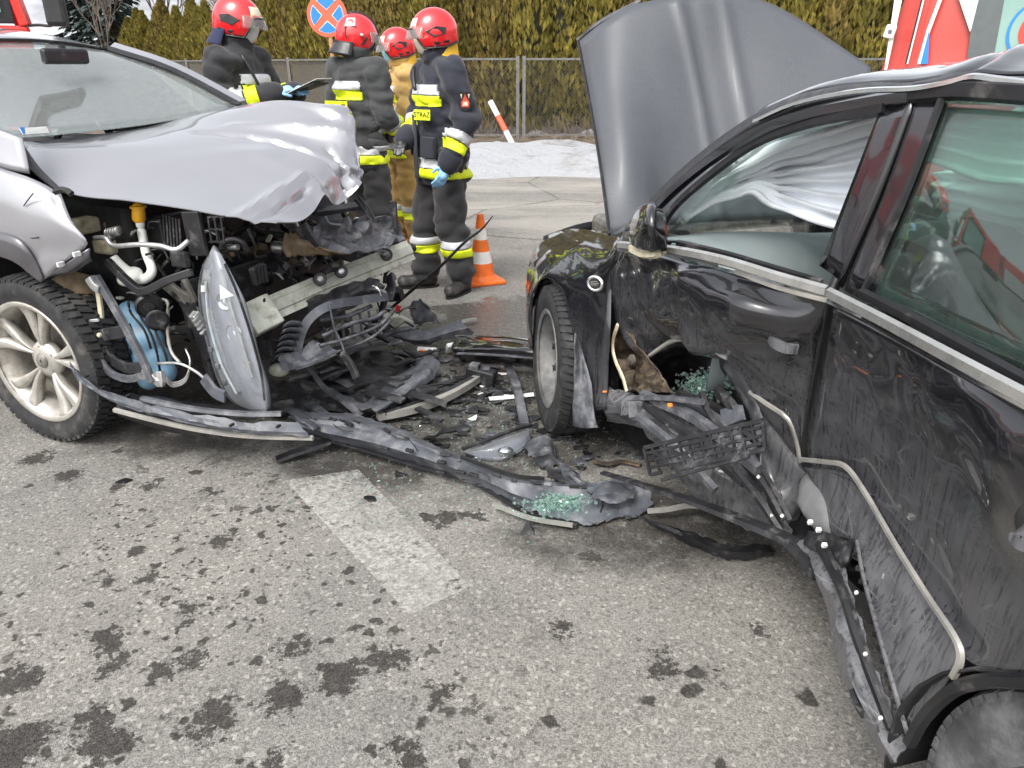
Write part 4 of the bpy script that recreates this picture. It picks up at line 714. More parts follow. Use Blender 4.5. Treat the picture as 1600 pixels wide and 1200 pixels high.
g = G(); ring = [ms @ V((.185 * math.cos(a), .185 * math.sin(a), 0)) for a in [2 * math.pi * i / 28 for i in range(29)]]; g.tube(ring, .015, 8); g.ell(sw, (.07, .05, .03), ms.to_3x3()); g.beam(ms @ V((-.18, 0, 0)), ms @ V((.18, 0, 0)), .03, .012); g.beam(sw, LB(-.42, .8, -.42), .05, .05); g.build('steering_wheel', M_['black'], bc, smooth=True)
def car_seat(F, s, d, mat, parent, h0=.28, back=-.22, wd=.5, top=1.18):
    g = G(); g.ell(F.loc(s, h0 + .12, d), (wd * .5, .28, .11), Matrix.Rotation(-R(F.az), 3, 'Z')); a = F.loc(s - .24, h0 + .15, d); b = F.loc(s - .24 + back, top - .22, d)
    for q_ in (-.13, 0, .13): g.caps(a + F.n * q_, .10, b + F.n * q_ * .85, .085)
    vs_, ns, fs = remesh(g, .03, 6); so = mk('seat', vs_, fs, mat, parent, smooth=True)
    g = G(); g.caps(F.loc(s - .26 + back, top - .02, d) - F.n * .08, .065, F.loc(s - .26 + back, top - .02, d) + F.n * .08, .065); g.build('headrest', mat, so, smooth=True); return so
for d_ in (-.42, -1.08): car_seat(FB, -.95, d_, M_['seat'], bc)
car_seat(FB, -1.75, -.75, M_['seat'], bc, wd=1.2)
# curtain airbag hanging across the window
cb = [[(1060, 352, -.20), (1108, 296, -.26), (1160, 262, -.30), (1222, 226, -.34), (1300, 196, -.36), (1380, 176, -.36)], [(1062, 350, -.22), (1112, 306, -.28), (1165, 278, -.34), (1226, 256, -.40), (1300, 240, -.42), (1365, 225, -.42)], [(1066, 348, -.22), (1118, 312, -.28), (1170, 288, -.34), (1222, 290, -.40), (1290, 292, -.42), (1350, 290, -.42)], [(1072, 346, -.21), (1124, 314, -.26), (1176, 294, -.30), (1216, 320, -.36), (1270, 342, -.38), (1335, 358, -.38)]]
g = G(); g.sheet(gk(KB, cb), 24, 8, .012, NB, fn=lambda p, a, b: (.020 * math.sin(a * 44 + 2 * nz(p, 4)) * min(1, max(0, b - .28) * 4) + .01 * nz(p, 9)) + .02 * nz(p, 5, 2)); g.build('curtain_airbag', M_['airbag'], bc, smooth=True)
g = G(); g.sheet([[LB(.0 - .16 * i, 1.20 if i == 0 else 1.32 if i == 1 else 1.41, -1.23) for i in range(15)], [LB(.0 - .16 * i, 1.10, -1.20) for i in range(15)], [LB(.0 - .16 * i, .98 + .03 * (i % 2), -1.27) for i in range(15)]], 14, 3, .01, NB, fn=lambda p, a, b: .022 * math.sin(a * 40 + 2 * nz(p, 3))); g.build('far_curtain_airbag', M_['airbag'], bc, smooth=True)
g = G(); g.sheet([[LB(-.92 - .12 * i, 1.42, -.27) for i in range(9)], [LB(-.92 - .12 * i, 1.37 - .003 * i, -.27) for i in range(9)], [LB(-.92 - .12 * i, 1.31 - .006 * i + .012 * (i % 2), -.25) for i in range(9)]], 12, 3, .01, NB, fn=lambda p, a, b: .012 * math.sin(a * 26)); g.build('rear_curtain_airbag', M_['airbag'], bc, smooth=True)
plate(KB, [[(1474, 152, -.21), (1550, 152, -.205), (1640, 158, -.20)], [(1414, 300, -.175), (1520, 340, -.12), (1650, 380, -.10)], [(1346, 464, -.13), (1470, 528, -.07), (1650, 618, -.03)]], 4, 4, .004, M_['sglass'], rd, 'window_pane')
# number plate holder torn off and hooked on the sill, debris in the hollow
# ---------------------------------------------------------------- grey people carrier with its front torn off
NGo = -FG.n                          # outwards from the seen right flank
FGf = FG.f
gc = root('grey_car', 'silver grey people carrier with crumpled bonnet and torn open front end', 'car', LG(-1.3, 0, .85), -R(FG.az))
MZ = Matrix.Rotation(-R(FG.az), 3, 'Z')       # local x = right of car, y = forward
wheel(LG(.0, .36, .10), NGo, .36, .215, .262, gc, True, M_['rim'])
# wing
g = G(); g.sheet(gk(KG, [
    [(-190, 205, .02), (-60, 238, .02), (0, 262, .03), (40, 275, .04), (70, 288, .05), (94, 302, .06)],
    [(-190, 285, -.01), (-60, 300, -.01), (0, 305, -.01), (45, 316, .0), (80, 328, .01), (112, 345, .03)],
    [(-190, 345, -.02), (-60, 338, -.02), (0, 342, -.02), (45, 358, -.015), (88, 368, .0), (134, 382, .02)],
    [(-190, 400, -.02), (-60, 355, -.02), (0, 364, -.02), (36, 380, -.015), (62, 400, .0), (100, 410, .01)],
    [(-190, 430, -.02), (-60, 362, -.02), (0, 370, -.02), (32, 384, -.015), (50, 408, -.005), (68, 438, .0)]]), 4, 4, .004, NGo, fn=lambda p, a, b: .006 * nz(p, 4) + (.012 * nz(p, 11) if b > .8 else 0)); wg = g.build('front_wing', M_['gpaint'], gc, smooth=True)
g = G(); g.sheet(gk(KG, [[(-200, 440, -.03), (-120, 375, -.03), (-60, 358, -.03), (0, 364, -.03), (34, 379, -.025), (56, 410, -.012), (68, 437, -.006)], [(-188, 455, -.035), (-110, 402, -.035), (-55, 388, -.035), (0, 398, -.035), (28, 410, -.03), (46, 426, -.015), (64, 441, -.008)], [(-186, 458, .0), (-109, 405, .0), (-54, 392, .0), (0, 402, .0), (27, 413, .0), (45, 428, .01), (63, 442, .01)]]), 3, 4, .005, NGo); g.build('arch_moulding', M_['gpaintd'], wg, smooth=True)
for k_, pts in enumerate((((52, 302), (44, 312), (37, 322)), ((40, 370), (50, 372), (60, 371)), ((86, 300), (100, 296), (112, 303)))): g = G(); g.tube([KG(u, v, -.012 if k_ < 2 else .03) for u, v in pts], .0022 if k_ < 2 else .012, 5, 3); g.build('paint_crack', M_['ink'], wg)
g = G(); g.sheet(gk(KG, [[(-90, 190, .05), (-20, 198, .06), (34, 216, .08)], [(-90, 214, .04), (-20, 228, .045), (40, 242, .07)], [(-90, 236, .03), (0, 262, .035), (46, 272, .06)]]), 3, 4, .005, NGo); g.build('pillar_foot', M_['gpaint'], gc, smooth=True)
g = G(); g.sheet(gk(KG, [[(34, 225, .10), (60, 262, .12), (98, 300, .13)], [(44, 262, .07), (66, 282, .08), (92, 302, .08)]]), 3, 4, .005, NGo); g.build('bonnet_gap', M_['black'], gc)
# rest of the flank, out of the frame
g = G(); g.sheet([[LG(s_, 1.15, .04) for s_ in (-.42, -1.2, -2.2, -3.0, -3.5)], [LG(s_, .8, -.01) for s_ in (-.45, -1.2, -2.2, -3.0, -3.5)], [LG(s_, .3, .03) for s_ in (-.42, -1.2, -2.2, -2.6, -3.5)]], 4, 4, .006, NGo); g.build('side_panel', M_['gpaint'], gc, smooth=True)
wheel(LG(-2.75, .36, .08), NGo, .36, .215, .262, gc, True, M_['rim']); wheel(LG(.0, .36, 1.62), -NGo, .36, .215, .262, gc, False, M_['rim']); wheel(LG(-2.75, .36, 1.62), -NGo, .36, .215, .262, gc, False, M_['rim'])
g = G(); g.sheet([[LG(s_, h_, d_) for s_ in (.35, -.4, -1.2, -2.2, -3.0, -3.5)] for h_, d_ in ((1.1, 1.66), (.8, 1.74), (.3, 1.70))], 4, 3, .006, -NGo); g.build('far_side_panel', M_['gpaint'], gc, smooth=True)
G().box(LG(-1.9, .34, .86), (1.45, 3.1, .08), MZ).build('floor_pan', M_['black'], gc)
# windscreen, roof, pillars
wsg = gk(KG, [[(8, 216, .10), (115, 207, .50), (240, 192, .95), (374, 167, 1.40)], [(-120, 146, .16), (25, 137, .56), (148, 128, .97), (268, 112, 1.37)], [(-250, 84, .24), (-60, 66, .62), (70, 66, .98), (168, 79, 1.32)]])
# pull the lower corner rows into a true screen: base at the scuttle, top at the roof edge
g = G(); g.sheet(wsg, 6, 5, .005, FGf + V((0, 0, .8))); ws = g.build('windscreen', M_['glass'], gc, smooth=True)
st = [wsg[0][0] + (wsg[0][1] - wsg[0][0]) * t for t in (.22, .62)]
n0 = (wsg[0][1] - wsg[0][0]).cross(wsg[1][0] - wsg[0][0]).normalized(); n0 = n0 if n0.dot(FGf) > 0 else -n0
upw = (wsg[1][0] - wsg[0][0]).normalized(); G().poly([KG(30, 205, .21) + n0 * .012, KG(72, 202, .36) + n0 * .012, KG(77, 212, .36) + n0 * .012, KG(36, 215, .21) + n0 * .012], .002, n0).build('sticker', M_['white'], ws)
G().poly([KG(30, 205, .21) + n0 * .015, KG(38, 204.4, .24) + n0 * .015, KG(43, 214.2, .24) + n0 * .015, KG(36, 215, .21) + n0 * .015], .002, n0).build('sticker_edge', M_['signblue'], ws)
def seal(pts, w_, t_, mt, nm, out): g = G(); g.sweep(pts, [(-w_ / 2, 0), (-w_ / 2, t_), (w_ / 2, t_), (w_ / 2, 0)], out, 5); return g.build(nm, mt, gc, smooth=False, auto=40)
far = [wsg[0][3], wsg[1][3], wsg[2][3]]; near = [wsg[0][0], wsg[1][0], wsg[2][0]]
seal([p + V((0, 0, .006)) for p in far], .035, .012, M_['black'], 'windscreen_seal', FGf); seal([p + V((0, 0, .004)) for p in wsg[2]], .03, .008, M_['black'], 'windscreen_seal', V((0, 0, 1))); seal(near, .04, .012, M_['black'], 'windscreen_seal', FGf)
seal([far[0] + FG.n * .05 - FGf * .03, far[1] + FG.n * .055 - FGf * .03, far[2] + FG.n * .05 - FGf * .02], .07, .03, M_['gpaint'], 'far_windscreen_pillar', FGf); seal([p - FG.n * .05 - FGf * .03 for p in near], .07, .03, M_['gpaint'], 'windscreen_pillar', FGf)
top = [wsg[2][0] - FG.n * .06, *wsg[2], wsg[2][3] + FG.n * .07]
g = G(); rows = [[p - FGf * .012 + V((0, 0, .006)) for p in top]]
for b_, hh in ((.5, 1.685), (1.2, 1.70), (2.0, 1.67), (2.5, 1.60)): rows.append([LG((p - FG.p0).dot(FGf) * .35 - .55 - b_, hh - .05 * abs(i - 2.5) ** 2 / 6, (p - FG.p0).dot(FG.n)) for i, p in enumerate(top)])
g.sheet(rows, 4, 4, .008, (0, 0, 1)); g.build('roof', M_['gpaint'], gc, smooth=True)
for (a, b, w_) in (((-1.25, 1.12, .02), (-1.4, 1.62, .2), .1), ((-2.3, 1.12, .02), (-2.25, 1.62, .2), .1), ((-1.25, 1.12, 1.68), (-1.4, 1.62, 1.5), .1), ((-2.3, 1.12, 1.68), (-2.25, 1.62, 1.5), .1), ((-3.4, 1.1, .1), (-3.1, 1.6, .25), .16), ((-3.4, 1.1, 1.62), (-3.1, 1.6, 1.5), .16)): G().beam(LG(*a), LG(*b), w_, .05, FG.n).build('door_pillar', M_['black'], gc)
g = G(); g.sheet([[LG(-.12, 1.10, d) for d in (.12, .6, 1.1, 1.6)], [LG(-.45, 1.12, d) for d in (.12, .6, 1.1, 1.6)], [LG(-.75, 1.12, d) for d in (.14, .6, 1.1, 1.58)], [LG(-.85, .95, d) for d in (.14, .6, 1.1, 1.58)], [LG(-.8, .6, d) for d in (.14, .6, 1.1, 1.58)]], 4, 4, .01, (0, 0, 1)); g.build('dashboard', M_['dashd'], gc, smooth=True)
sw = LG(-1.0, 1.06, 1.24); ms = basis(FG.n, (FGf * .4 + V((0, 0, 1))).normalized(), (FGf * -1 + V((0, 0, .4))).normalized(), sw)
g = G(); g.tube([ms @ V((.19 * math.cos(a), .19 * math.sin(a), 0)) for a in [2 * math.pi * i / 28 for i in range(29)]], .016, 8); g.ell(sw, (.075, .06, .03), ms.to_3x3()); g.beam(ms @ V((-.18, 0, 0)), ms @ V((.18, 0, 0)), .035, .014); g.beam(sw, LG(-.8, .95, 1.24), .05, .05); g.build('steering_wheel', M_['black'], gc, smooth=True)
for d_ in (.46, 1.24): car_seat(FG, -1.45, d_, M_['seat'], gc, h0=.5, top=1.42)
car_seat(FG, -2.3, .86, M_['seat'], gc, h0=.5, wd=1.25, top=1.4)
G().box(KG(102, 88, .85), (.24, .04, .07), MZ).build('rear_view_mirror', M_['black'], gc, bevel=.015); G().beam(KG(102, 84, .85), KG(95, 70, .85), .02, .02).build('mirror_stalk', M_['black'], gc)
for s0, s1 in ((-.35, -1.25), (-1.35, -2.28), (-2.38, -3.3)):
    g = G(); g.sheet([[LG(s0, 1.12, 1.66), LG(s1, 1.12, 1.66)], [LG(s0 - .5 * (s0 > -1), 1.58, 1.52), LG(s1, 1.6, 1.52)]], 2, 2, .004, FG.n); g.build('far_side_window', M_['privacy'], gc)
for s0, s1 in ((-.35, -1.25), (-1.35, -2.28), (-2.38, -3.3)):
    g = G(); g.sheet([[LG(s0, 1.15, .04), LG(s1, 1.15, .04)], [LG(s0 - .5 * (s0 > -1), 1.58, .2), LG(s1, 1.6, .2)]], 2, 2, .004, NGo); g.build('side_window', M_['privacy'], gc)
# bonnet, buckled upwards and folded at the front
def segd(a, b, p0, p1):
    dx, dy = p1[0] - p0[0], p1[1] - p0[1]; t = max(0, min(1, ((a - p0[0]) * dx + (b - p0[1]) * dy) / (dx * dx + dy * dy))); return math.hypot(a - p0[0] - t * dx, b - p0[1] - t * dy), t
def hood_fn(p, a, b):
    h = .005 * nz(p, 3.5, 3) + .010 * nz(p, 6, 1) * max(0, b - .5)
    for p0, p1, am, w in (((.50, .30), (.58, 1.0), -.030, .030), ((.60, .36), (.80, 1.0), .028, .045), ((.02, .74), (.36, .79), .026, .040), ((.0, .83), (.30, .86), -.030, .035), ((.40, .60), (.34, 1.0), .018, .05), ((.70, .66), (.97, .90), -.026, .04), ((.08, .20), (.45, .60), .010, .07), ((.86, .2), (.80, .75), .014, .05), ((.56, .80), (.70, .98), .03, .03), ((.64, .76), (.58, .96), -.028, .02)):
        d, t = segd(a, b, p0, p1); h += am * max(0, 1 - d / w) * (.35 + .65 * t)          # straight, sharp folds
    q = max(0, b - .80) * 4.5 * max(0, 1 - abs(a - .64) * 4); return h + q * (.050 * (abs(nz(p, 13, 2)) - .2) + .02 * nz(p, 30, 4))
g = G(); g.sheet(gk(KG, [
    [(30, 222, .12), (98, 297, .14), (200, 313, .19), (310, 330, .25), (390, 344, .32), (432, 347, .38)],
    [(44, 221, .22), (120, 262, .27), (225, 288, .32), (330, 309, .38), (415, 326, .45), (468, 345, .52)],
    [(70, 219, .38), (160, 236, .42), (255, 260, .47), (355, 283, .53), (445, 303, .58), (490, 330, .64)],
    [(120, 213, .60), (220, 217, .64), (315, 230, .69), (405, 250, .74), (480, 278, .78), (508, 306, .78)],
    [(170, 207, .76), (262, 204, .80), (352, 211, .86), (430, 228, .90), (505, 258, .92), (528, 320, .90)],
    [(225, 199, .92), (310, 191, .97), (388, 195, 1.0), (452, 210, 1.02), (522, 245, 1.05), (562, 290, 1.08)],
    [(275, 186, 1.10), (355, 172, 1.14), (420, 167, 1.16), (480, 176, 1.16), (538, 205, 1.18), (560, 268, 1.16)],
    [(295, 182, 1.22), (372, 168, 1.26), (432, 161, 1.27), (490, 163, 1.28), (549, 171, 1.30), (557, 235, 1.22)],
    [(300, 192, 1.50), (380, 182, 1.52), (440, 178, 1.54), (500, 182, 1.55), (552, 195, 1.52), (560, 250, 1.40)]]), 10, 14, .004, (0, 0, 1), fn=hood_fn)
hood = g.build('bonnet', M_['gpaint'], gc, auto=22)
# --- engine bay
G().box(LG(.02, .70, .92), (1.25, .62, .55), MZ).build('engine_block', M_['ink'], gc, bevel=.03)
G().box(LG(-.3, .62, .86), (1.5, .1, .8), MZ).build('bulkhead', M_['ink'], gc)
g = G(); g.sheet(gk(KG, [[(72, 440, .08), (110, 425, .10), (150, 432, .18)], [(105, 480, .06), (135, 480, .12), (165, 480, .2)], [(125, 540, .06), (150, 545, .12), (180, 540, .22)], [(135, 585, .06), (160, 600, .12), (190, 590, .22)]]), 4, 4, .006, NGo, fn=dent(.015, 10)); g.build('wheel_liner', M_['brown'], gc, smooth=True)
plate(KG, [[(64, 440, .0), (98, 415, .01), (138, 388, .02)], [(70, 436, .01), (105, 424, .02), (140, 402, .02)], [(95, 430, .05), (120, 424, .05), (145, 408, .05)]], 4, 4, .006, M_['gpaintd'], gc, 'wing_bracket', dent(.006, 18), NGo)
for (u, v) in ((95, 413), (120, 397)): G().box(KG(u, v, -.005), (.03, .01, .018), MZ).build('clip', M_['whited'], gc, bevel=.002)
# washer filler neck, hooked pipe and funnel
g = G(); g.tube([KG(217, 338, .30), KG(222, 365, .30), KG(228, 395, .29), KG(236, 415, .27), KG(236, 428, .25), KG(222, 437, .23), KG(205, 430, .22)], .019, 14, 5, scale=lambda t: .95 + .1 * t)
g.ell(KG(203, 432, .21), (.055, .05, .032), MZ @ Matrix.Rotation(.35, 3, 'Y')); g.tube([KG(205, 430, .21), KG(186, 415, .19), KG(174, 402, .18)], .024, 12, 3)
vs_, ns, fs = remesh(g, .006, 4); fn_ = mk('washer_filler', vs_, fs, M_['white'], gc, smooth=True)
a, b = KG(216, 325, .30), KG(217, 340, .30); G().caps(a, .024, b, .026).build('filler_cap', M_['yellow'], fn_, smooth=True); G().lathe([(.031, 0), (.031, .008), (.02, .012)], 18, Matrix.Translation(a)).build('cap_rim', M_['yellow'], fn_); G().tube([KG(228, 398, .265), KG(238, 396, .265), KG(239, 402, .26)], .006, 6, 2).build('clip_ring', M_['black'], fn_)
# blue coolant tank
g = G()
for (u, v, d, r) in ((203, 490, .24, .052), (222, 500, .25, .055), (212, 530, .22, .055), (236, 530, .24, .055), (222, 560, .22, .055), (248, 560, .24, .055), (232, 590, .21, .05), (258, 580, .24, .05)): g.ell(KG(u, v, d), (r, r, r * 1.1))
vs_, ns, fs = remesh(g, .012, 5); tk = mk('coolant_tank', vs_, fs, M_['blue'], gc, smooth=True)
for pts in (((214, 470), (220, 495), (235, 520), (245, 550), (250, 580)), ((238, 505), (248, 530), (258, 552), (262, 570)), ((200, 470), (205, 490), (225, 515), (236, 545))): G().tube([KG(u, v, .155) for u, v in pts], .005, 6, 4).build('cable', M_['black'], tk, smooth=True)
# horn
hc = KG(233, 478, .15); Mh = basis(FG.n, V((0, 0, 1)), (FGf + NGo * .9 + V((0, 0, -.2))).normalized(), hc); z_ = Mh.col[2].to_3d(); x_ = V((0, 0, 1)).cross(z_).normalized(); Mh = basis(x_, z_.cross(x_), z_, hc)
hn = G().lathe([(.03, -.04), (.045, -.035), (.052, -.01), (.052, .01), (.044, .018), (.04, .008), (.001, .008)], 28, Mh).build('horn', M_['black'], gc, smooth=True, auto=40); G().lathe([(.001, .012), (.02, .012), (.022, .008)], 18, Mh).build('horn_disc', M_['blackd'], hn); G().lathe([(.02, 0), (.042, .03), (.045, .034), (.03, .03)], 18, Mh @ Matrix.Translation((.02, -.05, 0))).build('horn_trumpet', M_['blackd'], hn, smooth=True)
# brackets and carriers right of the wheel
def barp(K, pts, w_, h_, mt, nm, par=None, out=NGo, k=3): g = G(); g.sweep([K(*p) for p in pts], [(-w_ / 2, -h_ / 2), (w_ / 2, -h_ / 2), (w_ / 2, h_ / 2), (-w_ / 2, h_ / 2)], out, k); return g.build(nm, M_[mt], par or gc, bevel=min(w_, h_) * .15)
barp(KG, [(150, 432, .10), (190, 500, .08), (222, 560, .06), (238, 598, .05)], .032, .02, 'greyp', 'headlamp_carrier')
barp(KG, [(150, 436, .12), (157, 480, .12), (160, 520, .12)], .022, .012, 'cream', 'carrier_leg')
barp(KG, [(140, 433, .09), (148, 445, .09), (158, 452, .09)], .035, .03, 'alu', 'carrier_lug'); barp(KG, [(128, 510, .06), (132, 502, .06), (155, 500, .08)], .012, .01, 'alu', 'wire_clip', k=1)
barp(KG, [(150, 525, .08), (180, 520, .09), (205, 515, .10)], .05, .02, 'blackd', 'cross_bracket'); barp(KG, [(160, 545, .07), (175, 562, .07), (200, 575, .07), (228, 572, .08)], .045, .014, 'blackd', 'cross_bracket')
barp(KG, [(128, 545, .04), (150, 555, .04), (172, 582, .04), (200, 592, .05), (228, 586, .06)], .03, .014, 'greyp', 'bumper_carrier'); barp(KG, [(225, 575, .06), (240, 590, .06), (252, 600, .06), (250, 580, .07)], .03, .02, 'alu', 'tow_eye')
for (u, v) in ((140, 558), (157, 523)): G().lathe([(.009, 0), (.009, .01), (.004, .014)], 10, basis(FGf, V((0, 0, 1)), NGo, KG(u, v, .03))).build('bolt', M_['cream'], gc)
barp(KG, [(168, 408, .14), (200, 440, .12), (225, 455, .12), (262, 438, .14), (300, 425, .18)], .03, .025, 'black', 'front_cross_member', k=4)
G().tube([KG(148, 372, .16), (KG(165, 372, .15)), KG(178, 384, .14), KG(215, 382, .14), KG(250, 384, .15), KG(275, 390, .16), KG(295, 376, .2)], .0095, 10, 5).build('coolant_pipe', M_['alu'], gc, smooth=True)
G().box(KG(165, 385, .28), (.05, .10, .06), MZ).build('brake_reservoir', M_['cream'], gc, bevel=.012); G().box(KG(130, 352, .25), (.2, .08, .06), MZ).build('strut_top', M_['cream'], gc, bevel=.01)
for i in range(5): G().lathe([(.018, 0), (.021, .004), (.018, .008)], 14, basis(V((0, 0, 1)), FG.n, FGf, KG(168 + 4 * i, 364 - i * .8, .25))).build('spring_coil', M_['alu'], gc, smooth=True)
g = G(); g.box(KG(305, 365, .25), (.02, .085, .17), MZ @ Matrix.Rotation(.08, 3, 'X')); g.build('fuse_box', M_['black'], gc, bevel=.006)
for i in range(3):
    for j in range(3): G().beam(KG(325 + 9 * i, 340 + 19 * j, .27), KG(333 + 9 * i, 338 + 19 * j, .27), .006, .006).build('fuse_rack_bar', M_['blackd'], gc)
    G().beam(KG(325 + 10 * i, 338, .27), KG(331 + 10 * i, 380, .27), .006, .006).build('fuse_rack_bar', M_['blackd'], gc)
G().box(KG(282, 405, .22), (.03, .075, .06), MZ).build('relay_box', M_['blackd'], gc, bevel=.006); g = G(); g.box(KG(270, 362, .45), (.2, .10, .15), MZ); g.build('air_box', M_['black'], gc, bevel=.012)
for i in range(6): G().beam(KG(255 + 5 * i, 335 + 1.5 * i, .3 - .01 * i), KG(258 + 5 * i, 385 + i, .3 - .01 * i), .008, .004, NGo).build('air_box_rib', M_['blackd'], gc)
re_ = random.Random(21); UP_ = UP = V((0, 0, 1))
CL = ['black', 'blackd', 'steel', 'black', 'black', 'ink', 'black', 'blackd', 'steel', 'alu', 'brown', 'greyp']
for i in range(210):
    u = re_.uniform(150, 620); v = re_.uniform(330, 470) + (60 if u > 420 and re_.random() < .3 else 0); lo = .25 + (u - 150) / 470 * 1.0
    if v < 320 + (u - 100) * .09: v += 25
    if u > 375 and abs(v - (504 - (u - 388) * .448)) < 30: continue
    d = lo + re_.uniform(.02, .28); p = KG(u, v, d); mt = M_[re_.choice(CL)]; t = re_.random()
    if t < .42:
        pts = [p]; dr = V((re_.uniform(-1, 1), re_.uniform(-1, 1), re_.uniform(-.7, .7)))
        for q_ in range(3): dr = (dr + V((re_.uniform(-1, 1), re_.uniform(-1, 1), re_.uniform(-1, .8))) * .8).normalized(); pts.append(pts[-1] + dr * re_.uniform(.05, .09))
        G().tube(pts, re_.uniform(.006, .017), 7, 4).build('hose', mt, gc, smooth=True)
    elif t < .75:
        M3 = MZ @ Matrix.Rotation(re_.uniform(-.6, .6), 3, 'X') @ Matrix.Rotation(re_.uniform(-.6, .6), 3, 'Y'); G().box(p, (re_.uniform(.015, .09), re_.uniform(.015, .09), re_.uniform(.012, .07)), M3).build('bracket', mt, gc, bevel=.004)
    else:
        M4 = basis(FG.n, V((0, 0, 1)), FGf, p) @ Matrix.Rotation(re_.uniform(-1, 1), 4, 'X') @ Matrix.Rotation(re_.uniform(-1, 1), 4, 'Y'); r = re_.uniform(.018, .042); G().lathe([(r * .7, -.03), (r, -.02), (r, .02), (r * .8, .03), (r * .4, .034)], 16, M4).build('pulley', mt, gc, auto=40)
# upright headlamp torn loose
hl = [[(330, 392, .20), (336, 390, .20), (344, 396, .20)], [(316, 415, .22), (338, 412, .17), (358, 420, .19)], [(309, 455, .22), (342, 455, .15), (378, 462, .18)], [(314, 500, .22), (352, 500, .14), (392, 510, .17)], [(326, 550, .21), (366, 550, .13), (404, 558, .16)], [(340, 595, .20), (380, 595, .13), (414, 598, .15)], [(362, 628, .18), (392, 626, .14), (417, 622, .15)], [(395, 642, .16), (406, 643, .15), (416, 642, .15)]]
g = G(); g.sheet([[KG(u, v, d + .05) for u, v, d in r] for r in hl], 3, 4, .03, NGo); hlo = g.build('headlamp', M_['lampbody'], gc, smooth=True)
g = G(); g.sheet(gk(KG, hl), 4, 5, .003, NGo); g.build('lens', M_['lens'], hlo, smooth=True)
strip(KG, [(330, 425, .235), (333, 480, .23), (350, 550, .22), (375, 612, .20)], .03, .015, M_['lampbody'], hlo, 'light_bar', 4, NGo)
for (u, v, r_) in ((352, 470, .030), (368, 520, .034), (384, 570, .030)):
    M = basis(FGf, UP, NGo, KG(u, v, .195)); G().lathe([(.006, -.02), (r_ * .6, -.012), (r_, .01), (r_ * 1.08, .012), (r_ * 1.08, .004)], 20, M, cap=False).build('reflector_bowl', M_['chrome'], hlo, smooth=True); G().ell(KG(u, v, .19), (.008, .008, .012)).build('bulb', M_['white'], hlo, smooth=True)
strip(KG, [(345, 420, .19), (356, 470, .185), (374, 530, .175), (392, 590, .165)], .022, .006, M_['alu'], hlo, 'inner_panel', 4, NGo)
strip(KG, [(322, 440, .215), (327, 500, .21), (345, 565, .195), (370, 615, .18)], .008, .006, M_['white'], hlo, 'daylight_strip', 4, NGo)
strip(KG, [(352, 412, .18), (372, 460, .175), (392, 520, .165), (408, 580, .155), (414, 625, .155)], .010, .006, M_['black'], hlo, 'lens_rim', 4, NGo)
G().poly([KG(343, 445, .168), KG(365, 462, .168), KG(344, 468, .165)], .003, NGo).build('paper_label', M_['white'], hlo); G().poly([KG(314, 446, .205), KG(321, 446, .202), KG(321, 456, .202), KG(314, 456, .205)], .003, NGo).build('paper_label', M_['white'], hlo)
g = G(); g.box(KG(309, 500, .20), (.035, .03, .07), MZ @ Matrix.Rotation(.5, 3, 'Y')); g.build('ballast', M_['alu'], hlo, bevel=.004)
for i in range(5): G().box(KG(301 + 4 * i, 492 + 6.5 * i, .175), (.03, .012, .005), MZ @ Matrix.Rotation(.5, 3, 'Y')).build('cooling_fin', M_['alu'], hlo)
for i in range(4): G().box(KG(318 + 11 * i, 520 + 26 * i, .18), (.012, .02, .02), MZ).build('adjuster', M_['bumper'], hlo, bevel=.003)
# bumper beam and crash plates
pr = [(-.052, -.02), (-.052, .012), (-.03, .012), (-.024, .02), (.018, .02), (.024, .012), (.052, .012), (.052, -.02)]
g = G(); g.sweep([KG(388, 504, .34), KG(425, 482, .48), KG(470, 462, .66), KG(530, 436, .92), KG(600, 408, 1.22), KG(640, 391, 1.42)], pr, V((.3, -.75, .3)), 4); bm = g.build('bumper_beam', M_['beam'], gc, auto=40)
g = G(); g.sweep([KG(385, 505, .31), KG(405, 495, .38), KG(428, 484, .46)], [(-.072, -.03), (-.072, .02), (.06, .03), (.066, -.03)], V((.3, -.75, .3)), 2); g.build('beam_end', M_['beam'], bm, bevel=.006)
for (u, v, d) in ((500, 436, .79), (533, 424, .92), (604, 398, 1.23)):
    p = KG(u, v, d - .03); z_ = V((.3, -.8, .3)).normalized(); x_ = V((0, 0, 1)).cross(z_).normalized(); M = basis(x_, z_.cross(x_), z_, p)
    G().lathe([(.03, -.012), (.03, .006), (.026, .012), (.012, .012)], 16, M).build('bracket', M_['blackd'], bm, auto=40); G().lathe([(.013, .010), (.013, .016), (.006, .018)], 12, M).build('bolt', M_['alu'], bm)
barp(KG, [(497, 432, .76), (512, 422, .82), (534, 418, .90)], .028, .014, 'blackd', 'bracket', bm); G().lathe([(.009, 0), (.009, .004)], 12, basis(FG.n, V((0, 0, 1)), V((.3, -.85, .2)).normalized(), KG(413, 467 + 2, .37))).build('beam_hole', M_['ink'], bm)
G().ell(KG(642, 388, 1.45), (.03, .03, .025)).build('rubber_stop', M_['black'], bm, smooth=True)
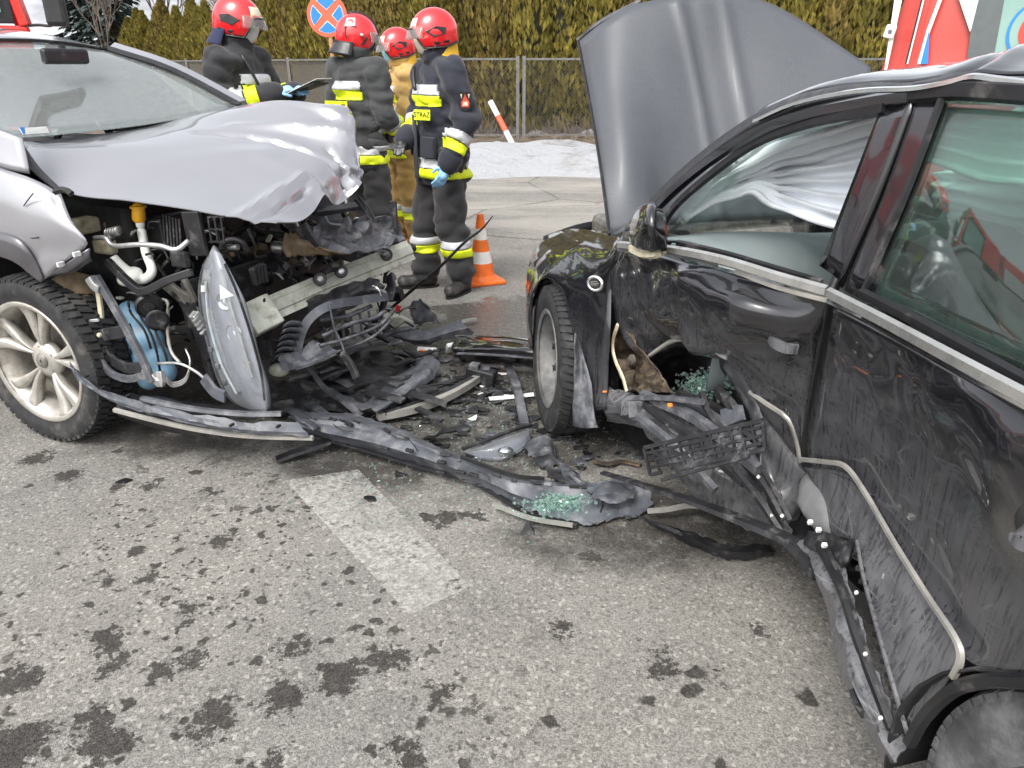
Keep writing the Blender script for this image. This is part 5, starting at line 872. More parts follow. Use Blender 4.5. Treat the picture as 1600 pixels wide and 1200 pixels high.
# crushed radiator support above the beam
plate(KG, [[(488, 352, .70), (520, 345, .86), (560, 342, 1.02), (612, 338, 1.24), (628, 350, 1.32)], [(486, 372, .68), (520, 366, .84), (560, 364, 1.0), (612, 358, 1.22), (630, 362, 1.32)], [(490, 382, .66), (525, 382, .82), (565, 384, .98), (610, 374, 1.18), (632, 368, 1.30)], [(470, 378, .60), (520, 392, .74), (565, 394, .90), (606, 384, 1.12), (634, 372, 1.28)]], 5, 5, .006, M_['greyp'], gc, 'radiator_support', crease(.05, 11, 3), V((0, -1, .5)), rag=.016, lin=True)
barp(KG, [(614, 314, 1.26), (616, 340, 1.26), (618, 366, 1.26)], .032, .02, 'blackd', 'support_post'); barp(KG, [(470, 352, .62), (482, 372, .62), (492, 385, .64)], .06, .02, 'blackd', 'support_plate'); barp(KG, [(490, 332, .72), (520, 328, .84), (555, 322, 1.0)], .03, .03, 'black', 'slam_panel'); barp(KG, [(540, 340, .94), (545, 350, .94), (545, 362, .94)], .03, .016, 'greyp', 'support_lug'); barp(KG, [(505, 340, .78), (512, 352, .78), (530, 355, .84)], .035, .012, 'greyp', 'support_lug')
for (a, b) in (((555, 312), (575, 342)), ((562, 310), (583, 340))): G().tube([KG(*a, 1.1), KG((a[0] + b[0]) / 2 + 3, (a[1] + b[1]) / 2 - 2, 1.08), KG(*b, 1.05)], .006, 6, 3).build('cable', M_['black'], gc)
plate(KG, [[(445, 365, .58), (460, 362, .62), (478, 372, .64)], [(440, 385, .56), (465, 378, .56), (500, 388, .66)], [(448, 402, .56), (475, 400, .60), (540, 398, .82)]], 5, 5, .01, M_['brown'], gc, 'air_duct', lambda p, a, b: .008 * math.sin(b * 26), V((0, -1, .6)))
g = G(); g.box(KG(404, 428, .40), (.075, .03, .075), MZ @ Matrix.Rotation(.15, 3, 'Y')); ms_ = g.build('motor_module', M_['blackd'], gc, bevel=.008)
for i in range(5): G().box(KG(396 + 5 * i, 431 - i, .375), (.005, .01, .07), MZ).build('module_rib', M_['black'], ms_)
G().tube([KG(345, 390, .3), KG(350, 378, .3), KG(365, 374, .32), KG(380, 380, .34), KG(386, 395, .36)], .011, 8, 4).build('hose', M_['blackd'], gc, smooth=True); G().tube([KG(357, 386, .33), KG(372, 386, .33)], .012, 10).build('clamp', M_['alu'], gc)
# condenser, dark shroud panels and lower grille below the beam
G().box(LG(.55, .45, .85), (1.0, .04, .45), MZ @ Matrix.Rotation(.15, 3, 'X')).build('radiator', M_['blackd'], gc, bevel=.01)
plate(KG, [[(478, 470, .66), (530, 448, .86), (590, 432, 1.10)], [(488, 488, .64), (540, 468, .84), (600, 448, 1.08)], [(505, 500, .66), (545, 482, .84), (600, 466, 1.06)]], 5, 5, .008, M_['blackd'], gc, 'shroud_panel', crease(.03, 11, 5), V((0, -1, .6)), rag=.014, lin=True)
gl = G(); gl.sweep([KG(462, 555, .52), KG(470, 520, .54), (KG(486, 494, .58)), KG(515, 476, .66), KG(560, 468, .84), KG(604, 462, 1.02)], [(-.012, -.012), (.02, -.012), (.024, .008), (-.014, .01)], V((0, -1, .3)), 5); gf = gl.build('grille_frame', M_['bumper'], gc, auto=45)
plate(KG, [[(432, 556, .44), (466, 548, .52), (490, 530, .58)], [(436, 570, .42), (480, 562, .52), (520, 545, .62)], [(440, 578, .42), (484, 568, .50), (530, 548, .62)]], 4, 4, .008, M_['bumper'], gf, 'grille_corner', crease(.02, 14, 6), V((0, -1, .6)), rag=.012, lin=True)
for pts, r in ((((500, 540, .58), (545, 528, .72), (590, 510, .90), (614, 488, 1.02)), .008), (((504, 525, .60), (550, 505, .76), (585, 497, .90), (610, 478, 1.02)), .009), (((500, 500, .62), (540, 495, .76), (580, 478, .92)), .010), (((480, 566, .54), (530, 548, .68), (580, 528, .84), (612, 500, .98)), .007), (((515, 476, .64), (522, 510, .64), (535, 540, .64), (540, 558, .62)), .005)): G().tube([KG(*p) for p in pts], r, 7, 4).build('grille_bar', M_['greyp'], gf, smooth=True)
for i in range(6): G().beam(KG(520 + 14 * i, 498 - 3 * i, .70 + .05 * i), KG(524 + 14 * i, 540 - 5 * i, .68 + .05 * i), .012, .004).build('grille_divider', M_['black'], gf)
for i in range(6): u, v = 428 + 3 * i, 560 - 10 * i; plate(KG, [[(u - 6, v + 6, .46), (u + 30, v, .52)], [(u + 2, v - 4, .44), (u + 26, v - 8, .50)]], 2, 4, .005, M_['greyp'], gf, 'louvre', lambda p, a, b: .01 * math.sin(b * 3.1), V((0, -.6, .8)))
barp(KG, [(418, 500, .44), (412, 530, .44), (422, 560, .44)], .05, .02, 'blackd', 'shroud_side'); G().ell(KG(436, 578, .46), (.045, .03, .03)).build('crash_box_end', M_['beam'], gc, smooth=True); barp(KG, [(534, 552, .6), (548, 570, .58), (558, 592, .56)], .03, .018, 'blackd', 'broken_strut'); barp(KG, [(608, 430, 1.2), (612, 450, 1.15), (606, 470, 1.1)], .05, .014, 'blackd', 'side_stay')
# front valance hanging down to the road
vl = [[(110, 566, -.03), (128, 590, -.035), (165, 612, -.04), (222, 628, -.04), (300, 646, -.02), (380, 658, .03), (462, 660, .10)], [(112, 574, -.04), (132, 602, -.045), (172, 624, -.05), (232, 642, -.05), (308, 660, -.03), (388, 672, .02), (482, 676, .08)], [(118, 578, -.03), (140, 606, -.035), (180, 630, -.04), (238, 648, -.04), (312, 666, -.02), (392, 678, .03), (486, 682, .08)]]
vo = plate(KG, vl, 3, 6, .006, M_['bumper'], gc, 'front_valance', crease(.016, 14, 7), NGo, rag=.010, lin=True); strip(KG, [(180, 640, -.02), (238, 655, -.02), (312, 671, .0), (392, 681, .05), (490, 684, .1)], .02, .012, M_['trim'], vo, 'valance_trim', 5, NGo)
plate(KG, [[(182, 632, .0), (250, 655, .0), (320, 670, .02)], [(184, 650, .04), (250, 672, .04), (320, 684, .06)]], 2, 5, .006, M_['black'], vo, 'air_dam', None, NGo); strip(KG, [(222, 624, -.01), (300, 640, .01), (380, 648, .06), (440, 648, .12)], .03, .012, M_['greyp'], vo, 'valance_lip', 5, V((0, 0, 1)))
for (u, v) in ((135, 588), (160, 606), (200, 618), (362, 664), (435, 666)): G().box(KG(u, v, -.055), (.02, .008, .008), MZ).build('valance_slot', M_['ink'], vo)
plate(KG, [[(205, 615, .08), (300, 628, .14), (400, 640, .2)], [(200, 630, .02), (300, 645, .06), (400, 655, .12)]], 3, 5, .006, M_['black'], vo, 'splash_tray', crease(.03, 9, 2), (0, 0, 1), rag=.012, lin=True)
barp(KG, [(318, 590, .1), (335, 612, .09), (352, 620, .09)], .05, .012, 'bumper', 'broken_bracket'); G().tube([KG(246, 568, .09), KG(280, 568, .08), KG(305, 580, .09), KG(320, 592, .1)], .006, 7, 4).build('washer_hose', M_['alu'], gc, smooth=True)
for i in range(3): G().tube([KG(258, 588 + 3 * i, .12), KG(270, 598 + 3 * i, .10), KG(290, 590 + 3 * i, .10), KG(297, 565 + i, .12), KG(290, 545, .14)], .004, 6, 5).build('washer_hose', M_['alu'], gc, smooth=True)
G().tube([KG(254, 468, .2), KG(262, 475, .19), KG(262, 520, .18), KG(268, 550, .17), KG(282, 568, .16)], .007, 8, 4).build('air_conditioning_pipe', M_['trim'], gc, smooth=True)
for pts, w_, mt in ((((300, 470), (312, 520), (330, 560)), .06, 'blackd'), (((270, 455), (290, 480), (300, 530)), .03, 'black'), (((285, 430), (300, 460), (312, 490)), .02, 'steel'), (((255, 440), (280, 460), (300, 470)), .05, 'steel')): barp(KG, [(u, v, .34) for u, v in pts], w_, .02, mt, 'side_member')

# small torn clips, plugs and bracket ends all over the front
for i in range(230):
    u = re_.uniform(165, 615); v = re_.uniform(345, 600)
    if v < 335 + (u - 100) * .09 or (u > 300 and u < 425 and v > 400) or (u < 240 and v > 560) or (u > 430 and v > 560) or (u > 372 and abs(v - (504 - (u - 388) * .448)) < 30): continue
    d = .16 + (u - 150) / 470 * .85 + re_.uniform(-.02, .12); p = KG(u, v, d); mt = M_[re_.choice(('blackd', 'greyp', 'black', 'steel', 'greyp', 'alu', 'beam'))]; t = re_.random(); M3 = MZ @ Matrix.Rotation(re_.uniform(-1, 1), 3, 'X') @ Matrix.Rotation(re_.uniform(-1, 1), 3, 'Y')
    if t < .5: a = p; b = p + M3 @ V((0, re_.uniform(.03, .10), 0)); m_ = (a + b) / 2 + M3 @ V((.012, 0, .012)); g = G(); g.sweep([a, m_, b], [(-.009, -.002), (.009, -.002), (.009, .003), (-.009, .003)], M3 @ UP_, 3); g.build('torn_clip', mt, gc)
    elif t < .8: G().tube([p, p + M3 @ V((.02, .04, 0)), p + M3 @ V((.0, .08, .03)), p + M3 @ V((-.03, .11, 0))], re_.uniform(.003, .006), 6, 4).build('wire', M_['black'], gc, smooth=True)
    else: G().box(p, (re_.uniform(.015, .04), re_.uniform(.015, .03), re_.uniform(.01, .03)), M3).build('plug', mt, gc, bevel=.003)
# ---------------------------------------------------------------- wreckage on the road between the cars
UP = V((0, 0, 1))
def gz(rows): return [[GZ(*p) for p in r] for r in rows]
def dsheet(name, rows, mat, label, cat, ku=6, kv=7, t=.004, fn=None, group=None): g = G(); g.sheet(gz(rows), ku, kv, t, UP, fn, rag=.018, lin=True); return g.build(name, M_[mat], None, auto=20, label=label, cat=cat, group=group)
def dbar(name, pts, w_, h_, mat, label, cat='strip', k=5, group=None, scale=None):
    g = G(); g.sweep([GZ(*p) for p in pts], [(-w_ / 2, 0), (-w_ * .42, h_), (w_ * .42, h_), (w_ / 2, 0)], UP, k, scale=scale); return g.build(name, M_[mat], None, auto=40, label=label, cat=cat, group=group)
jag = lambda amp: (lambda p, a, b: amp * nz(p, 14) + amp * .5 * nz(p, 33))
# long torn bumper skin
rg_ = random.Random(31)
bs = root('torn_bumper', 'long slate grey torn bumper skin lying across the road between both cars', 'bumper', GZ(720, 735, 0))
top_ = [(446, 640, .13), (500, 645, .12), (560, 648, .12), (640, 676, .12), (720, 714, .11), (800, 742, .11), (850, 748, .09), (905, 752, .09), (970, 750, .08), (992, 752, .07)]
rdg_ = [(453, 650, .155), (506, 657, .15), (566, 662, .155), (646, 690, .155), (726, 724, .145), (803, 752, .125), (856, 758, .10), (912, 762, .095), (973, 757, .09), (1010, 762, .08)]
stp_ = [(458, 656, .145), (512, 664, .138), (572, 671, .14), (652, 699, .14), (731, 731, .13), (805, 760, .11), (860, 768, .08), (915, 774, .075), (976, 768, .075), (1020, 770, .068)]
fce_ = [(471, 667, .125), (521, 679, .122), (582, 692, .122), (661, 715, .115), (736, 741, .105), (804, 772, .09), (861, 786, .055), (915, 797, .045), (976, 794, .045), (1017, 786, .045)]
cut_ = [(474, 671, .10), (524, 684, .09), (585, 698, .09), (663, 720, .085), (737, 745, .08), (803, 776, .07), (858, 792, .045), (911, 804, .035), (970, 800, .035), (1015, 792, .038)]
bot_ = [(484, 678, .06), (532, 693, .05), (592, 707, .045), (666, 728, .045), (735, 752, .045), (799, 784, .04), (850, 806, .022), (905, 820, .015), (960, 812, .015), (1011, 800, .022)]
g = G(); g.sheet(gz([top_, rdg_, stp_, fce_, cut_, bot_]), 3, 14, .005, UP, lambda p, a, b: .007 * nz(p, 6) + .006 * (abs(nz(p, 18, 3)) - .2), rag=.022, lin=True); g.build('skin', M_['bumper'], bs, auto=18)
for i in range(26):                                   # torn clips along both edges
    t = (i + .5) / 26; q_ = spline([GZ(*p) for p in (rdg_ if i % 3 else bot_)], 8); p = q_[int(t * (len(q_) - 1))]; M3 = Matrix.Rotation(-.45 + rg_.uniform(-.5, .5), 3, 'Z') @ Matrix.Rotation(rg_.uniform(-.7, .7), 3, 'X'); G().box(p + V((0, 0, .004)), (rg_.uniform(.012, .045), rg_.uniform(.008, .02), .004), M3).build('torn_clip', M_[rg_.choice(('blackd', 'ink', 'greyp'))], bs)
for pts in (((600, 668, .152), (618, 684, .15), (640, 688, .152), (652, 704, .135)), ((745, 735, .13), (760, 742, .125), (765, 752, .11)), ((930, 764, .09), (942, 782, .065), (938, 800, .04)), ((520, 662, .145), (534, 672, .138), (552, 674, .14))): g = G(); g.tube([GZ(u, v, z + .004) for u, v, z in pts], .0025, 4, 2); g.build('crack', M_['ink'], bs)
for pts, w_, mt, nm in ((((486, 682, .05), (560, 702, .04), (660, 732, .03), (740, 756, .03), (800, 790, .02), (850, 812, .01), (902, 824, .01)), .018, 'blackd', 'lower_lip'), (((720, 716, .135), (800, 744, .13), (850, 750, .11)), .008, 'ink', 'upper_edge'), (((770, 790, .03), (830, 812, .02), (895, 823, .02)), .014, 'trim', 'trim_strip')): g = G(); g.sweep([GZ(*p) for p in pts], [(-w_ / 2, 0), (-w_ / 2, .012), (w_ / 2, .012), (w_ / 2, 0)], UP, 5); g.build(nm, M_[mt], bs, auto=40)
for (u, v, z) in ((520, 655, .155), (545, 662, .155), (600, 700, .12), (640, 704, .14), (690, 722, .13), (720, 738, .11), (740, 742, .12), (690, 738, .07)): G().box(GZ(u, v, z), (.035, .015, .012), Matrix.Rotation(-.5, 3, 'Z')).build('mounting_tab', M_['blackd'], bs, bevel=.003)
plate(lambda u, v, z: GZ(u, v, z), [[(440, 640, .13), (462, 650, .17), (490, 672, .16)], [(452, 636, .10), (476, 646, .14), (500, 666, .14)]], 4, 5, .006, M_['bumper'], bs, 'folded_corner', jag(.01), UP)
g = G(); rg = random.Random(5)
def crumbs(n, fn_, s0, s1):
    g = G()
    for i in range(n):
        p = fn_(); s = rg.uniform(s0, s1); M3 = Matrix.Rotation(rg.uniform(0, 6), 3, 'Z') @ Matrix.Rotation(rg.uniform(0, 3), 3, 'X'); g.box(p, (s, s * rg.uniform(.5, 1), s * rg.uniform(.4, .9)), M3)
    return g
crumbs(420, lambda: GZ(rg.gauss(868, 30), rg.gauss(779, 12), rg.uniform(.06, .085)), .005, .013).build('glass_crumbs', M_['crumb'], None, kind='stuff', label='heap of greenish crumbled window glass lying on the torn bumper', cat='broken glass')
crumbs(520, lambda: KB(rg.gauss(1102, 20), rg.gauss(602, 12), -.20 + rg.uniform(-.03, .02)), .005, .012).build('glass_crumbs', M_['crumb'], None, kind='stuff', label='crumbled green glass caught in the hollow of the torn front door', cat='broken glass')
crumbs(140, lambda: KB(rg.uniform(1050, 1090), rg.uniform(380, 392), -.06), .005, .011).build('glass_crumbs', M_['crumb'], None, kind='stuff', label='row of glass crumbs lying along the broken front window ledge', cat='broken glass')
crumbs(1600, lambda: GZ(rg.gauss(780, 150), rg.gauss(660, 70), .004), .003, .009).build('glass_grit', M_['crumb'], None, kind='stuff', label='glittering glass grit strewn over the road in the debris field', cat='broken glass')
# strips and panels with a place of their own
dbar('plastic_strip', [(432, 720, .01), (470, 706, .03), (515, 690, .05)], .05, .012, 'blackd', 'narrow black plastic strip sticking out from under the torn bumper towards the road stripe')
dbar('curved_moulding', [(590, 655, .03), (640, 645, .03), (690, 628, .03), (730, 606, .03), (752, 590, .03)], .045, .03, 'trim', 'curved pale grey moulding bar with rounded end lying on the debris')
dbar('curved_moulding', [(600, 648, .05), (650, 632, .05), (700, 612, .05), (738, 592, .05)], .028, .012, 'blackd', 'dark inner strip lying along the curved pale moulding bar')
dbar('bent_strip', [(470, 556, .22), (490, 585, .16), (510, 610, .1), (540, 628, .06), (572, 640, .05)], .03, .010, 'greyp', 'thin bent grey strip curling down from the grille to the ground', scale=lambda t: .5 + 1.0 * t)
plate_k = lambda u, v, z: GZ(u, v, z)
dsheet('broken_bracket', [[(640, 545, .06), (672, 555, .08), (690, 570, .06)], [(645, 572, .06), (668, 578, .10), (680, 590, .06)], [(600, 605, .06), (630, 612, .09), (652, 612, .05)], [(560, 638, .07), (588, 642, .09), (612, 636, .05)]], 'bumper', 'grey angled bumper bracket lying over the pile of dark plastic', 'bracket', fn=jag(.012))
dsheet('dark_tray', [[(470, 585, .05), (540, 555, .05), (600, 545, .04)], [(500, 618, .05), (570, 590, .05), (640, 570, .04)], [(530, 640, .03), (610, 625, .03), (670, 600, .03)]], 'blackd', 'wide dusty black undertray sheet flattened beneath the broken front end', 'undertray', fn=jag(.02))
dsheet('dark_tray', [[(400, 610, .08), (450, 595, .08), (500, 600, .07)], [(410, 632, .05), (460, 622, .06), (520, 628, .05)], [(420, 648, .03), (480, 642, .04), (540, 642, .03)]], 'blackd', 'dusty splash shield sheet below the loose upright headlamp', 'splash shield', fn=jag(.018))
lab = [('black plastic slat crossing the pile under the smashed grille', 'blackd'), ('dusty grey slat slanting through the pile under the grille', 'greyp')]
rp = random.Random(12)
for i in range(64):
    u = rp.uniform(420, 660); v = rp.uniform(548, 642); a = rp.choice((.45, .6, .75, -.35, -.5)) + rp.uniform(-.2, .2); L = rp.uniform(30, 85); z = rp.uniform(.02, .10); du, dv = L * math.cos(a), L * math.sin(a) * .6
    k_ = 0 if rp.random() < .72 else 1
    dbar('plastic_fragment', [(u, v, z), (u + du * .5, v + dv * .5 - rp.uniform(0, 4), z + rp.uniform(-.01, .02)), (u + du, v + dv, max(.008, z - rp.uniform(0, .05)))], rp.uniform(.012, .055), rp.uniform(.003, .014), lab[k_][1], lab[k_][0], 'slat', 3, 'broken slats under the grille')
# broken front panel, crash box and lamps beyond the grille
dsheet('bumper_fragment', [[(600, 512, .10), (650, 520, .10), (690, 510, .12), (720, 498, .12)], [(610, 524, .07), (655, 532, .08), (700, 520, .10), (732, 512, .08)], [(618, 530, .03), (660, 538, .04), (705, 530, .05), (740, 520, .03)]], 'bumper', 'curved slate bumper corner with jagged clips beyond the smashed grille', 'bumper piece', fn=jag(.014))
dsheet('bumper_fragment', [[(638, 478, .16), (655, 470, .2), (662, 472, .2)], [(645, 500, .08), (668, 490, .12), (676, 488, .12)], [(648, 508, .05), (675, 504, .06), (688, 504, .05)]], 'greyp', 'upright dark grey shard standing beside the pale green crash box', 'bumper piece', fn=jag(.01))
cbx = root('crash_box', 'pale green steel crash box torn off beside the black rod', 'crash box', GZ(622, 520, 0))
g = G(); g.sweep([GZ(598, 500, .14), GZ(622, 500, .13), GZ(640, 508, .09)], [(-.04, -.03), (.04, -.03), (.04, .03), (-.04, .03)], UP, 2); g.build('shell', M_['beam'], cbx, bevel=.006); G().beam(GZ(636, 505, .10), GZ(636, 524, .02), .05, .008).build('flange', M_['beam'], cbx)
for (u, v) in ((612, 494), (624, 492)): G().lathe([(.006, 0), (.006, .003)], 10, Matrix.Translation(GZ(u, v, .165))).build('hole', M_['ink'], cbx)
G().box(GZ(622, 482, .17), (.03, .004, .04), Matrix.Rotation(.3, 3, 'Y')).build('red_tag', M_['red'], cbx)
for pts, lb in ((((610, 483, .14), (650, 452, .34), (700, 405, .62), (740, 370, .82), (760, 356, .88), (772, 343, .94)), 'long thin black rod jutting up slanting from the wreckage past the firefighter boots'),):
    p0_ = GZ(606, 486, .10); p1_ = AY(770, 343, 4.35); mid_ = (p0_ + p1_) / 2; dr_ = p1_ - p0_
    g = G(); g.tube([p0_, p0_ + dr_ * .3 + V((.006, 0, .004)), mid_ + V((0, 0, -.008)), p0_ + dr_ * .75 + V((0, 0, .01)), p0_ + dr_ * .9, p1_ + V((.0, 0, .02))], .0095, 8, 5, scale=lambda t: 1.1 - .75 * t * t); rod = g.build('black_rod', M_['black'], None, smooth=True, label=lb, cat='rod')
    g = G(); g.tube([p0_ + V((.02, -.02, -.09)), p0_ + V((-.05, 0, .02)), p0_ + V((-.10, .05, .22))], .006, 6, 4); g.build('loose_cable', M_['black'], None, smooth=True, label='short loose black cable hanging by the foot of the long rod', cat='cable')
fg = root('fog_lamp', 'white framed fog lamp unit lying face up beside the glossy black bumper', 'lamp', GZ(714, 545, 0)); M3 = Matrix.Rotation(.4, 3, 'Z') @ Matrix.Rotation(.7, 3, 'X')
G().box(GZ(714, 542, .04), (.13, .03, .075), M3).build('frame', M_['whited'], fg, bevel=.01); G().box(GZ(714, 541, .04) + M3 @ V((0, -.014, .0)), (.09, .012, .045), M3).build('bulb_hollow', M_['blackd'], fg, bevel=.006); G().ell(GZ(712, 541, .04) + M3 @ V((0, -.018, 0)), (.02, .008, .015), M3).build('bulb', M_['chrome'], fg, smooth=True); G().ell(GZ(721, 540, .04) + M3 @ V((0, -.018, 0)), (.012, .008, .012), M3).build('bulb', M_['chrome'], fg, smooth=True)
mk_ = root('marker_lamp', 'small grey side marker lamp with orange lens lying in the debris', 'lamp', GZ(667, 552, 0)); G().box(GZ(668, 550, .03), (.11, .03, .06), Matrix.Rotation(-.15, 3, 'Z') @ Matrix.Rotation(.6, 3, 'X')).build('housing', M_['whited'], mk_, bevel=.006); G().box(GZ(660, 549, .045), (.035, .012, .022), Matrix.Rotation(.6, 3, 'X')).build('lens', M_['amber'], mk_, bevel=.004); G().box(GZ(682, 549, .045), (.035, .012, .03), Matrix.Rotation(.6, 3, 'X')).build('socket', M_['blackd'], mk_, bevel=.004)
bb = root('glossy_bumper', 'glossy black bumper lying on the wet road in front of the black car wheel', 'bumper', GZ(775, 555, 0))
g = G(); g.sheet(gz([[(712, 527, .10), (760, 528, .12), (800, 530, .14), (845, 536, .16)], [(705, 545, .09), (760, 545, .14), (805, 546, .17), (850, 550, .18)], [(715, 556, .06), (765, 560, .08), (810, 562, .10), (850, 566, .10)], [(722, 566, .01), (770, 570, .01), (815, 574, .01), (850, 578, .01)]]), 5, 5, .005, UP, jag(.006)); g.build('skin', M_['glossb'], bb, smooth=True); g = G(); g.sweep([GZ(712, 526, .115), GZ(760, 527, .135), GZ(800, 529, .155), GZ(845, 536, .17)], [(-.008, 0), (-.008, .008), (.008, .008), (.008, 0)], UP, 4); g.build('bright_edge', M_['chrome'], bb); g = G(); g.sweep([GZ(715, 553, .09), GZ(770, 555, .12), GZ(845, 561, .14)], [(-.01, 0), (-.01, .006), (.01, .006), (.01, 0)], UP, 4); g.build('trim_strip', M_['greyp'], bb)
dbar('chrome_strip', [(715, 505, .02), (728, 502, .03), (744, 500, .03)], .03, .012, 'alu', 'stubby metal strip end lying on the wet asphalt by the broken corner')
hd_ = root('loose_bracket', 'chunky black bracket with grey top standing near the curved moulding end', 'bracket', GZ(750, 597, 0)); G().box(GZ(752, 588, .045), (.15, .07, .09), Matrix.Rotation(-.3, 3, 'Z') @ Matrix.Rotation(.15, 3, 'Y')).build('body', M_['black'], hd_, bevel=.01); G().box(GZ(742, 572, .10), (.05, .05, .03), Matrix.Rotation(-.3, 3, 'Z')).build('top_lug', M_['greyp'], hd_, bevel=.006); G().box(GZ(760, 578, .08), (.04, .04, .03)).build('side_lug', M_['greyp'], hd_, bevel=.006)
dbar('upright_strip', [(794, 572, .02), (806, 600, .03), (814, 635, .03), (820, 665, .02)], .045, .012, 'greyp', 'narrow grey plastic strip lying lengthwise beside the black car tyre')
dbar('white_strip', [(764, 624, .012), (800, 621, .012), (834, 617, .02)], .03, .008, 'whited', 'white broken strip poking out from under the black car tyre')
# headlamp lying on the road
lm = root('loose_headlamp', 'broken clear headlamp lying on its back behind the torn bumper', 'headlamp', GZ(780, 700, 0))
g = G(); g.sheet(gz([[(722, 704, .03), (760, 692, .05), (800, 676, .06), (828, 668, .05)], [(732, 708, .05), (770, 700, .08), (810, 686, .09), (834, 674, .05)], [(745, 716, .02), (782, 716, .03), (815, 702, .03), (830, 684, .02)]]), 4, 5, .006, UP); g.build('lens', M_['lens'], lm, smooth=True)
g = G(); g.sheet(gz([[(726, 706, .01), (762, 694, .02), (800, 680, .02), (826, 672, .02)], [(748, 716, .005), (784, 717, .01), (814, 704, .01), (828, 686, .01)]]), 2, 4, .008, UP); g.build('housing', M_['lampbody'], lm); G().ell(GZ(790, 705, .03), (.035, .025, .018)).build('reflector', M_['chrome'], lm, smooth=True); g = G(); g.sweep([GZ(722, 703, .035), GZ(760, 690, .055), GZ(800, 674, .065), GZ(830, 666, .05)], [(-.008, 0), (-.008, .01), (.008, .01), (.008, 0)], UP, 4); g.build('rim', M_['blackd'], lm)
# number plate holder hung on the crushed sill
ph = root('plate_holder', 'black plastic number plate holder grid leaning on the crushed sill', 'plate holder', GZ(1100, 745, 0))
A_, B_, C_, D_ = KB(1006, 700, .12), KB(1192, 657, -.02), KB(1196, 704, .0), KB(1016, 742, .13)
def ph_pt(x, y): return (A_ * (1 - x) + B_ * x) * (1 - y) + (D_ * (1 - x) + C_ * x) * y
nrm_ = (B_ - A_).cross(D_ - A_).normalized(); nrm_ = nrm_ if nrm_.y < 0 else -nrm_
def bar(x0, y0, x1, y1, w_=.006, nm='rib'): G().beam(ph_pt(x0, y0), ph_pt(x1, y1), w_, .006, nrm_).build(nm, M_['blackd'], ph)
bar(0, 0, 1, 0, .012, 'top_rail'); bar(0, 1, .12, 1, .009, 'bottom_rail'); bar(.3, 1, 1, .96, .012, 'bottom_rail'); bar(0, 0, 0, 1, .01, 'end_rail'); bar(1, 0, 1, .96, .01, 'end_rail'); bar(0.1, 1.25, .88, 1.08, .009, 'lower_rail')
for y in (.22, .5, .74): bar(.02, y, .98, y, .008)
for x in (.08, .2, .33, .41, .52, .6, .66, .76, .84, .92): bar(x, .02, x + .02, .96, .007)
for (x0, y0, x1, y1) in ((.1, .25, .2, .7), (.22, .2, .3, .5), (.35, .5, .42, .95), (.54, .05, .6, .5), (.68, .5, .76, .95), (.86, .2, .92, .5)): bar(x0, y0, x1, y1, .012)
for (x, y, w_, h_) in ((.04, .35, .05, .2), (.24, .6, .06, .25), (.45, .1, .05, .3), (.7, .1, .05, .3), (.8, .6, .05, .25), (.56, .6, .06, .3)): G().poly([ph_pt(x, y), ph_pt(x + w_, y), ph_pt(x + w_, y + h_), ph_pt(x, y + h_)], .004, nrm_).build('web', M_['blackd'], ph)
# strips at the foot of the black car
dbar('curved_trim', [(1012, 800, .03), (1040, 798, .04), (1075, 792, .05), (1110, 796, .04), (1160, 812, .03)], .022, .010, 'trim', 'thin pale curved trim strip under the crushed sill of the black car')
dsheet('black_lip', [[(996, 806, .05), (1040, 818, .05), (1090, 836, .05), (1140, 852, .04), (1212, 852, .03)], [(1004, 812, .06), (1045, 826, .06), (1090, 846, .06), (1140, 862, .05), (1214, 862, .03)], [(1012, 820, .01), (1050, 838, .01), (1095, 858, .01), (1145, 874, .01), (1210, 870, .01)]], 'blackd', 'long black bumper lip piece lying below the black car sill', 'bumper piece', fn=jag(.006))
dbar('rusty_scrap', [(928, 722, .01), (950, 726, .02), (970, 722, .015), (1000, 728, .01)], .02, .008, 'rust', 'ragged rusty metal scrap with pale edge behind the torn bumper', 'scrap')
dsheet('crumpled_piece', [[(820, 690, .03), (848, 682, .05), (862, 692, .04)], [(830, 712, .06), (856, 706, .09), (868, 716, .05)], [(846, 728, .02), (866, 724, .03), (880, 728, .02)]], 'greyp', 'crumpled grey plastic chunk beside the loose headlamp', 'fragment', fn=jag(.02))
dsheet('crumpled_piece', [[(872, 722, .08), (890, 728, .09), (906, 742, .08)], [(880, 738, .10), (896, 746, .11), (912, 756, .10)], [(884, 752, .07), (900, 760, .08), (914, 768, .07)]], 'greyp', 'crumpled grey chunk propped on the torn bumper end', 'fragment', fn=jag(.02))
dsheet('crumpled_piece', [[(852, 728, .07), (868, 730, .09), (884, 740, .08)], [(856, 748, .09), (870, 752, .10), (884, 758, .09)]], 'blackd', 'blackish crumpled chunk wedged above the glass covered bumper', 'fragment', fn=jag(.015))
dsheet('crumpled_piece', [[(920, 762, .10), (950, 756, .13), (984, 752, .12)], [(930, 775, .11), (960, 770, .13), (990, 764, .11)], [(955, 785, .09), (985, 778, .10), (1000, 772, .09)]], 'bumper', 'bent slate flap standing up at the torn bumper end', 'fragment', fn=jag(.012))
